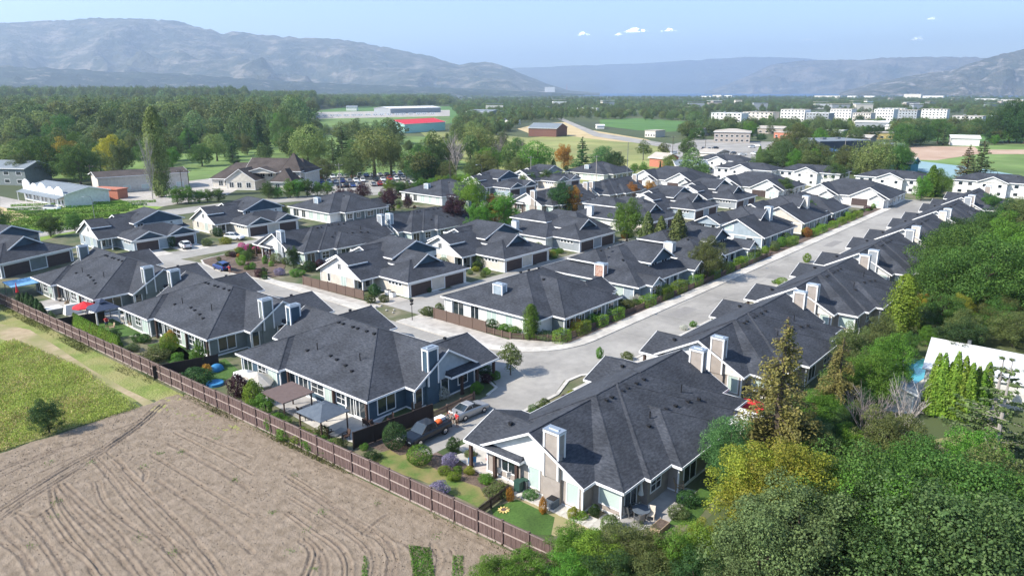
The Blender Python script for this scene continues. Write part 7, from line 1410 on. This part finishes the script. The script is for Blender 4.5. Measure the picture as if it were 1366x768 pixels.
# ------------------------------------------------------------------ people
def person(x, y, rz, shirt, trousers, label, arms=(.2, .2), lean=0.0, h=1.74):
    r = empty('person', (x, y, .04), rz, label, 'person'); s_ = h / 1.74
    J = {'pel': (0, 0, .95), 'chest': (.02 + lean * .3, 0, 1.25), 'neck': (.03 + lean * .5, 0, 1.47), 'headb': (.05 + lean * .55, 0, 1.56), 'head': (.06 + lean * .6, 0, 1.68)}
    pts = [J['pel'], J['chest'], J['neck'], J['headb'], J['head']]; rad = [.155, .17, .07, .085, .10]; ed = [(0, 1), (1, 2), (2, 3), (3, 4)]
    for sy, am in ((-1, arms[0]), (1, arms[1])):
        i = len(pts); hp = (0, sy * .10, .9); kn = (.04, sy * .12, .5); an = (-.02, sy * .13, .09); tt = (.16, sy * .14, .04); pts += [hp, kn, an, tt]; rad += [.095, .065, .045, .04]; ed += [(0, i), (i, i + 1), (i + 1, i + 2), (i + 2, i + 3)]
        i = len(pts); sh = (lean * .45 + .02, sy * .2, 1.42); el = (lean * .5 + am * .5, sy * .27, 1.16 + am * .08); wr = (lean * .5 + am * 1.1 + .05, sy * .24, 1.0 + am * .5); pts += [sh, el, wr]; rad += [.06, .045, .032]; ed += [(1, i), (i, i + 1), (i + 1, i + 2)]
        for f in range(5):
            k = len(pts); fx = wr[0] + .07 + .02 * (f in (1, 2, 3)); pts += [(fx, wr[1] + (f - 2) * .018 * (1 if f < 4 else 1.6), wr[2] - .05), (fx + .035, wr[1] + (f - 2) * .02, wr[2] - .09)]; rad += [.011, .009]; ed += [(i + 2, k), (k, k + 1)]
    me = bpy.data.meshes.new('body'); me.from_pydata([tuple(c * s_ for c in p) for p in pts], ed, []); me.materials.append(M['skin']); o = link('body', me, r)
    md = o.modifiers.new('skin', 'SKIN'); md.use_smooth_shade = True
    for i, v in enumerate(me.skin_vertices[0].data): v.radius = (rad[i] * s_ * (1.0 if i else 1), rad[i] * s_); v.use_root = (i == 0)
    o.modifiers.new('sub', 'SUBSURF').render_levels = 1
    b = MB(); b.ball((J['head'][0] - .015, 0, 1.70), .112, 10, 7, 0, (1, .95, 1.05)); b.build('hair', ['hair'], r, True)
    b = MB(); b.box(J['head'][0] + .09, -.012, 1.655, J['head'][0] + .125, .012, 1.69); b.build('nose', ['skin'], r)
    b = MB(); n = 12
    def ringp(c, a, d_, z): return [(c + a * math.cos(2 * math.pi * i / n), d_ * math.sin(2 * math.pi * i / n), z) for i in range(n)]
    rs_ = [ringp(0, .15, .19, .86), ringp(.01 + lean * .1, .15, .18, 1.1), ringp(.02 + lean * .35, .15, .215, 1.34), ringp(.03 + lean * .5, .09, .14, 1.47)]
    for a_, c_ in zip(rs_[:-1], rs_[1:]):
        for i in range(n): j = (i + 1) % n; b.face([a_[i], a_[j], c_[j], c_[i]])
    for sy in (-1, 1): am = arms[0 if sy < 0 else 1]; b.tube((lean * .45 + .02, sy * .19, 1.40), (lean * .5 + am * .3, sy * .255, 1.25), .085, .07, 8)
    b.build('shirt', [shirt], r, True)
    b = MB()
    for sy in (-1, 1): b.path([(0, sy * .09, .95), (.04, sy * .12, .5)], [.125, .095], 8)
    b.tube((0, 0, .84), (0, 0, .98), .17, .165, 10); b.build('trousers', [trousers], r, True)
    return r
person(48.5, 49.5, R(175), 'red_fabric', 'w_brown', 'person in dark red shirt and shorts standing at the tail of the black pickup')
person(48.75, 50.5, R(190), 'white_fabric', 'w_tan', 'person in white shirt reaching into the bed of the black pickup', (.5, .5), .25)
px_, py_ = G(307, 365); person(px_, py_, R(95), 'red_fabric', 'skin', 'person in pink and red clothes leaning behind the blue hatchback', (.5, .4), .3)
px_, py_ = G(665, 628); person(px_, py_, R(-120), 'red_fabric', 'white_fabric', 'person in red and white sitting area clothes on the covered porch', (.3, .3), .15, 1.6)
px_, py_ = G(143, 437); person(px_, py_, R(-100), 'red_fabric', 'navy_fabric', 'person in dark red top under the dark blue gazebo', (.3, .3))

# ------------------------------------------------------------------ things on the terraces
def gazebo(px, py, wd, dp, ht, roofm, postm, label, a=R(1.5), rise=1.1, tier=False, flat=False, name='gazebo', curtain=None):
    r = empty(name, (*G(px, py), .05), a, label, name); b = MB(); o = .25
    if flat:
        b.hull([(-o, -o, ht), (wd + o, -o, ht), (wd + o, dp + o, ht + .15), (-o, dp + o, ht + .15)], [(-o, -o, ht + .12), (wd + o, -o, ht + .12), (wd + o, dp + o, ht + .27), (-o, dp + o, ht + .27)])
    else:
        c = (wd / 2, dp / 2); t = .12 if not tier else .22
        q = [(-o, -o), (wd + o, -o), (wd + o, dp + o), (-o, dp + o)]; top = [(c[0] + (x - c[0]) * t, c[1] + (y - c[1]) * t, ht + rise) for x, y in q]
        b.hull([(x, y, ht) for x, y in q], [(x, y, ht + .05) for x, y in q]); b.hull([(x, y, ht + .05) for x, y in q], top)
        if tier: b.hull([(c[0] + (x - c[0]) * .34, c[1] + (y - c[1]) * .34, ht + rise + .12) for x, y in q], [(c[0] + (x - c[0]) * .04, c[1] + (y - c[1]) * .04, ht + rise + .6) for x, y in q])
    b.build('canopy', [roofm], r)
    for x, y in ((0, 0), (wd, 0), (wd, dp), (0, dp)): p = MB(); p.box(x - .06, y - .06, 0, x + .06, y + .06, ht); p.build('post', [postm], r)
    if curtain:
        for x, y in ((0, 0), (wd, 0), (0, dp)): p = MB(); p.tube((x, y, 0), (x, y, ht - .1), .16, .10, 7); p.build('curtain', [curtain], r)
    return r
def seat(name, px, py, a, mat, label, cat='chair', z=.05, s_=1.0):
    x, y = G(px, py); r = empty(name, (x, y, z), a, label, cat, None, s_)
    b = MB(); b.box(-.3, -.3, .36, .3, .3, .44); b.build('seat', [mat], r); b = MB(); b.hull([(-.3, .24, .44), (.3, .24, .44), (.3, .3, .44), (-.3, .3, .44)], [(-.3, .38, 1.0), (.3, .38, 1.0), (.3, .44, 1.0), (-.3, .44, 1.0)]); b.build('backrest', [mat], r)
    for sx in (-.28, .28):
        b = MB(); b.box(sx - .04, -.3, .58, sx + .04, .3, .63); b.build('armrest', [mat], r)
        for sy in (-.26, .26): b = MB(); b.box(sx - .03, sy - .03, 0, sx + .03, sy + .03, .58); b.build('leg', [mat], r)
    return r
def table(px, py, rd, ht, mat, label, z=.05, rect=None):
    x, y = G(px, py); r = empty('table', (x, y, z), R(12), label, 'table'); b = MB()
    if rect: b.box(-rect[0] / 2, -rect[1] / 2, ht - .06, rect[0] / 2, rect[1] / 2, ht)
    else: b.tube((0, 0, ht - .05), (0, 0, ht), rd, rd, 18)
    b.build('tabletop', [mat], r); k = (rect[0] / 2 - .1, rect[1] / 2 - .1) if rect else (rd * .6, rd * .6)
    for sx in (-1, 1):
        for sy in (-1, 1): b = MB(); b.box(sx * k[0] - .03, sy * k[1] - .03, 0, sx * k[0] + .03, sy * k[1] + .03, ht - .06); b.build('leg', ['steel'], r)
    return r
def parasol(px, py, wd, ht, mat, label, closed=False, tilt=0.0, a=0.0, z=.05):
    x, y = G(px, py); r = empty('parasol', (x, y, z), a, label, 'parasol'); b = MB(); b.tube((0, 0, 0), (0, 0, ht), .03, .03, 6); b.build('pole', ['steel'], r); b = MB(); b.tube((0, 0, 0), (0, 0, .12), .32, .28, 10); b.build('base', ['steel'], r)
    b = MB(); n = 8
    if closed: b.path([(0, 0, ht * .45), (0, 0, ht * .6), (0, 0, ht + .1)], [.26, .17, .03], 8)
    else:
        for i in range(n):
            t0, t1 = 2 * math.pi * i / n, 2 * math.pi * (i + 1) / n; p0 = (math.cos(t0) * wd / 2, math.sin(t0) * wd / 2, ht - .8 + tilt * math.cos(t0)); p1 = (math.cos(t1) * wd / 2, math.sin(t1) * wd / 2, ht - .8 + tilt * math.cos(t1))
            b.face([p0, p1, (0, 0, ht)]); b.face([(p0[0], p0[1], p0[2] - .12), (p1[0], p1[1], p1[2] - .12), p1, p0]); b.face([(p1[0], p1[1], p1[2] - .03), (p0[0], p0[1], p0[2] - .03), (0, 0, ht - .05)])
    b.build('canopy', [mat], r); return r
gazebo(430, 590, 3.2, 3.6, 2.25, 'grey_fabric', 'post', 'hip roofed grey gazebo on the terrace behind the blue house', rise=.9)
gazebo(381, 565, 3.4, 3.6, 2.35, 'brown_fabric', 'post', 'flat brown topped pergola with open sides on the terrace', flat=True, name='pergola')
gazebo(131, 436, 3.2, 3.4, 2.3, 'navy_fabric', 'steel', 'dark blue two tier gazebo with pale curtains on the back terrace', tier=True, rise=.8, curtain='white_fabric')
gazebo(985, 606, 4.2, 4.6, 2.5, 'white_fabric', 'trim', 'white slatted pergola roof at the side of the foreground bungalow', a=R(-4), flat=True, name='pergola')
gazebo(20, 398, 5.6, 4.2, 1.9, 'tarp', 'steel', 'pale blue tarp canopy at the left edge beside the dark cedars', flat=True, name='canopy')
parasol(116, 428, 3.5, 3.1, 'red_fabric', 'bright red parasol on the back terrace at the left'); parasol(25, 400, 1.2, 2.9, 'red_fabric', 'red folded parasol standing behind the blue tarp', True)
parasol(331, 516, 3.3, 2.2, 'white_fabric', 'first cream cantilever parasol tilted behind the blue house', tilt=.4, a=2.2); parasol(346, 522, 3.4, 2.3, 'cream_fabric', 'second cream parasol tilted beside the first', tilt=.5, a=1.9)
parasol(854, 676, 1.2, 2.6, 'white_fabric', 'white folded parasol behind the glass table', True); parasol(1143, 463, 1.6, 2.6, 'white_fabric', 'white closed parasol on the deck of the second duplex', True); parasol(998, 560, 3.2, 2.4, 'red_fabric', 'pinkish red parasol partly hidden behind the white pergola', tilt=.2)
table(855, 690, .75, .74, 'grey_fabric', 'round dark glass topped garden table on the shaded terrace')
for i, (px, py, a) in enumerate(((838, 688, 1.4), (868, 692, -1.2), (852, 698, 2.9), (846, 682, .3))): seat('garden_chair', px, py, a, 'cream_fabric' if i == 1 else 'steel', ('grey garden chair left of the round table', 'cream sling chair right of the round table', 'grey garden chair nearest the camera at the round table', 'grey garden chair behind the round table')[i])
seat('adirondack_chair', 630, 620, R(150), 'blue_fabric', 'bright blue chair on the porch slab beside the post'); seat('bench', 906, 655, R(30), 'wood', 'wooden chair on the grey patio against the wall', 'chair', s_=1.3)
for i, (px, py, a) in enumerate(((655, 625, 1), (668, 634, 2), (680, 640, 2.4))): seat('patio_chair', px, py, a, 'white_fabric' if i else 'red_fabric', ('red cushioned', 'white cushioned', 'second white cushioned')[i] + ' chair under the covered porch')
table(412, 556, 0, .74, 'wood', 'wooden dining table under the brown pergola', rect=(2, 1)); table(452, 585, 0, .74, 'steel', 'dark dining table under the hip roofed gazebo', rect=(1.8, 1))
for i, (px, py, a) in enumerate(((402, 553, 1.5), (420, 560, -1.6), (441, 582, 1.4), (462, 586, -1.7), (500, 573, .4), (489, 568, 2.0), (520, 563, -2))): seat('patio_chair', px, py, a, 'post', ('chair left of the wooden pergola table', 'chair right of the wooden pergola table', 'chair left of the gazebo table', 'chair right of the gazebo table', 'dark chair on the paved corner by the blue house', 'second dark chair on the paved corner', 'dark chair below the blue house window')[i])
for i, (px, py) in enumerate(((150, 440), (166, 432), (176, 436), (186, 430), (196, 428), (80, 402), (90, 408), (70, 398))): seat('patio_chair', px, py, rp.uniform(0, 6), 'cream_fabric' if i % 2 else 'wood', ('chair under the two tier gazebo', 'wooden chair beside the back terrace fire pit', 'cream chair on the back terrace', 'wooden chair by the house wall', 'cream chair at the terrace end', 'cream lounger behind the blue tarp', 'wooden chair behind the blue tarp', 'cream chair near the left brick wall')[i])
def roundbox(name, px, py, parts, label, cat, a=0.0, z=.04):
    r = empty(name, (*G(px, py), z), a, label, cat)
    for nm, bx, mt in parts: b = MB(); b.box(*bx); b.build(nm, [mt], r)
    return r
M['bin_green'] = plain('bin_green', (.03, .075, .06), .5)
for i, (px, py) in enumerate(((692, 655), (701, 652))): roundbox('wheelie_bin', px, py, [('body', (-.3, -.32, 0, .3, .32, .95), 'steel' if i else 'bin_green'), ('lid', (-.33, -.35, .95, .33, .38, 1.03), 'bin_green')], ('dark green lidded bin nearest the picket fence', 'grey wheeled bin next to the green one')[i], 'bin')
ac = roundbox('air_conditioner', 737, 676, [('casing', (-.42, -.42, 0, .42, .42, .8), 'grey_fabric'), ('fan_guard', (-.36, -.36, .8, .36, .36, .84), 'black')], 'grey air conditioning unit under the chimney of the foreground bungalow', 'air conditioner')
roundbox('air_conditioner', 518, 393, [('casing', (-.42, -.42, 0, .42, .42, .8), 'trim'), ('fan_guard', (-.36, -.36, .8, .36, .36, .84), 'black')], 'pale air conditioning unit beside the twin garage wall', 'air conditioner'); roundbox('air_conditioner', 524, 396, [('casing', (-.42, -.42, 0, .42, .42, .8), 'trim'), ('fan_guard', (-.36, -.36, .8, .36, .36, .84), 'black')], 'second pale air conditioning unit beside the twin garage wall', 'air conditioner')
roundbox('flower_box', 556, 546, [('box', (-.5, -.3, 0, .5, .3, .9), 'w_brown')], 'tall brown planter box at the blue house corner', 'planter'); roundbox('barbecue', 995, 528, [('cabinet', (-.6, -.35, 0, .6, .35, .8), 'steel'), ('hood', (-.55, -.32, .8, .55, .32, 1.2), 'black')], 'silver barbecue on the terrace of the second duplex', 'barbecue')
roundbox('planter', 880, 706, [('box', (-.8, -.45, 0, .8, .45, .45), 'wood'), ('soil', (-.72, -.38, .45, .72, .38, .47), 'mulch')], 'wooden planter box at the terrace corner', 'planter')
b = MB(); b.ball((0, 0, 0), .8, 12, 8, 0, (1.2, .95, 1.0)); tag(b.build('igloo_tent', ['blue_fabric'], None, True, (*G(289, 494), .1)), 'blue and white dome tent on the back garden lawn', 'tent'); b = MB(); b.tube((0, 0, 0), (0, 0, .3), 1.0, 1.0, 16); b.tube((0, 0, .3), (0, 0, .31), .9, .9, 16); tag(b.build('paddling_pool', ['blue_fabric'], None, False, (*G(287, 513), .03)), 'low round blue paddling pool behind the field fence', 'pool')
r = empty('hot_tub', (*G(72, 418), .04), 0, 'square hot tub with pale cover on the back terrace', 'hot tub'); b = MB(); b.box(-1.1, -1.1, 0, 1.1, 1.1, .85); b.build('tub', ['w_sage'], r); b = MB(); b.box(-1.15, -1.15, .85, 1.15, 1.15, .97); b.build('cover', ['white_fabric'], r)
b = MB(); b.hull([(-1.2, -.7, 0), (1.2, -.7, 0), (1.2, .7, 0), (-1.2, .7, 0)], [(-.9, -.25, 1.5), (.9, -.25, 1.5), (.9, .35, 1.5), (-.9, .35, 1.5)]); tag(b.build('covered_furniture', ['white_fabric'], None, False, (*G(97, 418), .04)), 'pale covered garden furniture left of the red parasol', 'furniture')
# flower shaped ornament on the lawn
r = empty('lawn_ornament', (*G(672, 681), .06), 0, 'small sunflower shaped ornament lying on the lawn', 'ornament'); b = MB()
for i in range(10): t = i * .628; b.tube((.25 * math.cos(t), .25 * math.sin(t), .02), (.5 * math.cos(t), .5 * math.sin(t), .04), .09, .05, 5)
b.build('petals', ['w_yellow'], r)['kind'] = 'stuff'; b = MB(); b.tube((0, 0, 0), (0, 0, .08), .24, .24, 10); b.build('centre', ['w_brown'], r)
# white roofed shed and pool on the right
r = empty('pool_shed', (66, -3.2, 0), R(0), 'large white roofed outbuilding behind the cedar row at the right', 'building')
wb = [G(1243, 447, 3.4), G(1420, 480, 3.4), G(1420, 524, 3.0), G(1230, 492, 3.0)]; b = MB(); b.hull([(x - 66, y + 3.2, 3.0) for x, y in wb], [(x - 66, y + 3.2, 3.15) for x, y in wb]); b.build('roof', ['white_roof'], r); c_ = [(sum(p[0] for p in wb) / 4, sum(p[1] for p in wb) / 4)][0]
b = MB(); wi = [(c_[0] + (x - c_[0]) * .95 - 66, c_[1] + (y - c_[1]) * .95 + 3.2) for x, y in wb]; b.prism(wi, 0, 3.0); b.build('wall', ['w_white'], r); b = MB(); x, y = G(1293, 458, 3.2); b.tube((x - 66, y + 3.2, 3.1), (x - 66, y + 3.2, 3.7), .25, .25, 8); b.build('roof_vent', ['steel'], r)
sheet('pool_deck', [G(*p) for p in ((1195, 480), (1235, 478), (1270, 500), (1262, 560), (1205, 545), (1190, 510))], .03, 'concrete')
tag(psheet('swimming_pool', [(1208, 482), (1238, 478), (1258, 488), (1222, 512), (1204, 505)], .07, 'pool', kind='thing'), 'turquoise swimming pool beside the white roofed outbuilding', 'pool')
r = empty('garden_shed', (*G(1215, 552), 0), R(20), 'small grey roofed garden building below the swimming pool', 'shed'); wallbox(r, 0, 4, 0, 3.4, 0, 2.4, 'w_white'); roofmass(r, -.4, 4.4, -.4, 3.8, 2.4, 3.3, 'x', 0, 0, mat='grey_roof', gw='w_white')
fence(G(1207, 436), G(1262, 392), 8, 1.8, 'fence_tan', 'brown garden fence between the right row gardens and the pool', 'panel', name='panel_fence')
psheet('lawn', [(1225, 385), (1255, 372), (1262, 392), (1236, 408)], .03, 'lawn_green', kind='structure'); psheet('bank_ground', [(1230, 590), (1300, 575), (1310, 620), (1250, 640)], .03, 'trail', kind='structure')

# ------------------------------------------------------------------ poles, lamps, wires
def pole(px, py, h, label, arm=1.2, mat='bark', name='utility_pole', cross=True):
    x, y = G(px, py); r = empty(name, (x, y, 0), HEAD - R(60), label, 'utility pole'); b = MB(); b.tube((0, 0, -.2), (0, 0, h), .16, .10, 7); b.build('shaft', [mat], r)
    if cross:
        b = MB(); b.box(-arm, -.06, h - .7, arm, .06, h - .58); b.build('crossarm', [mat], r)
        for s_ in (-arm * .9, 0, arm * .9): b = MB(); b.tube((s_, 0, h - .58), (s_, 0, h - .35), .05, .04, 6); b.build('insulator', ['white_fabric'], r)
    return (x, y, h)
tops = [pole(125, 262, 10.5, 'timber utility pole beside the red container'), pole(245, 268, 10, 'dark utility pole in front of the warehouse end'), pole(254, 262, 9, 'second dark pole right of the warehouse end'), pole(455, 268, 12, 'pale utility pole beside the crowded car lot', mat='barkpale'), pole(601, 258, 12.5, 'tall utility pole behind the hip roofed house'), pole(708, 248, 11, 'utility pole before the roadside willows', mat='barkpale'), pole(795, 244, 10.5, 'utility pole before the blue green trees', mat='barkpale'), pole(896, 222, 14, 'timber pole near the junction')]
pole(836, 242, 15, 'tall thin steel mast before the pasture', mat='steel', cross=False); pole(1125, 215, 12, 'thin white pole in the commercial lot', mat='barkpale', cross=False); pole(940, 210, 12, 'pole in front of the tan office'); pole(1060, 196, 12, 'pole beside the olive trees')
for i, (a, c) in enumerate(zip(tops[:-1], tops[1:])):
    for k, off in enumerate((-1.0, 1.0)):
        P = []
        for j in range(13): t = j / 12; P.append((a[0] + (c[0] - a[0]) * t + off * .5, a[1] + (c[1] - a[1]) * t + off * .8, a[2] - .35 + (c[2] - a[2]) * t - 3.2 * t * (1 - t)))
        b = MB(); b.path(P, [.022] * 13, 3); tag(b.build('power_line', ['black']), ('front' if k else 'rear') + ' overhead wire on span ' + ('beside the red container', 'at the warehouse end', 'across the clubhouse', 'over the car lot', 'behind the hip roof house', 'before the willows', 'toward the junction')[i], 'wire')
def lamp(px, py, h, label, a=0.0, arm=1.8):
    x, y = G(px, py); r = empty('street_lamp', (x, y, 0), a, label, 'street lamp'); b = MB(); b.path([(0, 0, 0), (0, 0, h * .85), (.25, 0, h * .97), (arm * .6, 0, h), (arm, 0, h - .15)], [.09, .07, .06, .05, .05], 7); b.build('shaft', ['steel'], r); b = MB(); b.box(arm - .1, -.1, h - .24, arm + .5, .1, h - .1); b.build('lamp_head', ['trim'], r)
lamp(127, 296, 7, 'curved street lamp beside the vineyard', R(150)); lamp(643, 248, 8, 'curved street lamp behind the bright roadside trees', R(150)); lamp(857, 222, 9, 'street lamp left of the red brick house', R(120))
r = empty('carriage_lamp', (*G(550, 427), 0), 0, 'black carriage lamp post on the street corner pavement', 'street lamp'); b = MB(); b.tube((0, 0, 0), (0, 0, 2.9), .06, .05, 7); b.build('shaft', ['black'], r); b = MB(); b.hull([(-.16, -.16, 2.9), (.16, -.16, 2.9), (.16, .16, 2.9), (-.16, .16, 2.9)], [(-.24, -.24, 3.35), (.24, -.24, 3.35), (.24, .24, 3.35), (-.24, .24, 3.35)]); b.build('lantern', ['black'], r); b = MB(); b.box(-.3, -.05, 2.5, .3, .05, 2.75); b.build('sign_board', ['black'], r)
def cover_(px, py): b = MB(); b.tube((0, 0, 0), (0, 0, .012), .35, .35, 14); return tag(b.build('manhole_cover', ['steel'], None, False, (*G(px, py), .032)), None, 'manhole cover')
for (px, py), lb in zip(((842, 428), (874, 419), (1023, 358)), ('nearest the street bend', 'middle one on the street', 'farthest up the street')): cover_(px, py)['label'] = 'dark manhole cover in the street, ' + lb
# kerb stones and rocks of the verge beds
for i in range(26):
    px, py = rp.uniform(520, 570), rp.uniform(385, 416)
    x, y = G(500 + rp.uniform(-12, 40), 405 + rp.uniform(-8, 14)); 
    if 68 < x < 72.2: b = MB(); s_ = rp.uniform(.12, .28); b.ball((0, 0, 0), s_, 6, 4, 0, (1, .8, .6)); tag(b.build('boulder', ['concrete'], None, False, (x, y, .16)), 'pale stone in the gravel strip by the twin garages', 'stone', 'stones in the gravel strip')

# ------------------------------------------------------------------ clouds and haze
m, t, b_ = new_mat('cloud'); N = t.nodes; L = t.links; M['cloud'] = m; b_.inputs['Base Color'].default_value = (.9, .9, .92, 1); b_.inputs['Roughness'].default_value = 1; b_.inputs['Specular IOR Level'].default_value = 0
lw = N.new('ShaderNodeLayerWeight'); lw.inputs[0].default_value = .35; tr = N.new('ShaderNodeBsdfTransparent'); mx = N.new('ShaderNodeMixShader'); mr = N.new('ShaderNodeMapRange'); mr.inputs[1].default_value = .05; mr.inputs[2].default_value = .8; mr.inputs[3].default_value = .6; mr.inputs[4].default_value = 1.0
L.new(lw.outputs['Facing'], mr.inputs[0]); L.new(mr.outputs[0], mx.inputs[0]); tl = N.new('ShaderNodeBsdfTranslucent'); tl.inputs[0].default_value = (.95, .95, .97, 1); m2_ = N.new('ShaderNodeAddShader'); L.new(b_.outputs[0], m2_.inputs[0]); L.new(tl.outputs[0], m2_.inputs[1]); L.new(m2_.outputs[0], mx.inputs[1]); L.new(tr.outputs[0], mx.inputs[2]); L.new(mx.outputs[0], N['Material Output'].inputs[0])
m = m.copy(); M['cloud_faint'] = m
for n_ in m.node_tree.nodes:
    if n_.type == 'MAP_RANGE': n_.inputs[3].default_value = .84
def cloud(px, py, wpx, hpx, label, seed):
    D = 26000; X = px - 683; Y = py - 384; fw = FPX * _c - Y * _s; up = -(FPX * _s + Y * _c); g = math.hypot(fw, X); az_ = HEAD - math.atan2(X, fw); z = CAM_H + up / g * D; r_ = random.Random(seed); b = MB(); sc_ = D / FPX
    for i in range(30):
        a = r_.uniform(-.5, .5) * wpx * sc_; q = (1 - abs(a) / (wpx * sc_ * .55)); b.ball((-math.sin(az_) * a, math.cos(az_) * a, r_.uniform(0, .35) * hpx * sc_ * q), hpx * sc_ * r_.uniform(.14, .36) * max(.3, q), 12, 8, 0, (1.3, 1.3, .7))
    tag(b.build('cloud', ['cloud' if seed < 4 else 'cloud_faint'], None, True, (D * math.cos(az_), D * math.sin(az_), z)), label, 'cloud')
for i, (px, py, w_, h_) in enumerate(((849, 43, 34, 12), (778, 47, 18, 8), (892, 42, 20, 8), (826, 47, 10, 6), (1224, 54, 13, 10), (1078, 54, 16, 6), (1243, 26, 12, 6))): cloud(px, py, w_, h_, ('largest small white cloud in the centre sky', 'small white cloud left of the largest', 'small white cloud right of the largest', 'tiny cloud wisp beside the largest', 'faint round cloud over the right hills', 'faint flat cloud over the far hills', 'faint cloud wisp near the top right')[i], i)
m = bpy.data.materials.new('haze_air'); m.use_nodes = True; t = m.node_tree; t.nodes.clear(); o_ = t.nodes.new('ShaderNodeOutputMaterial'); v_ = t.nodes.new('ShaderNodeVolumePrincipled'); v_.inputs['Color'].default_value = (.60, .76, 1.0, 1); v_.inputs['Density'].default_value = HAZE; v_.inputs['Anisotropy'].default_value = .3; t.links.new(v_.outputs[0], o_.inputs['Volume']); M['haze'] = m
b = MB(); b.box(-22500, -22500, -10, 22500, 22500, 1350); tag(b.build('haze', ['haze']), 'thin blue haze filling the valley air', 'haze', None, 'stuff')
for o in bpy.data.objects:
    if o.name.split('.')[0] in ('corner_board', 'corner_trim', 'door_trim', 'fascia', 'vent_pipe', 'trim_band'): o['kind'] = 'stuff'
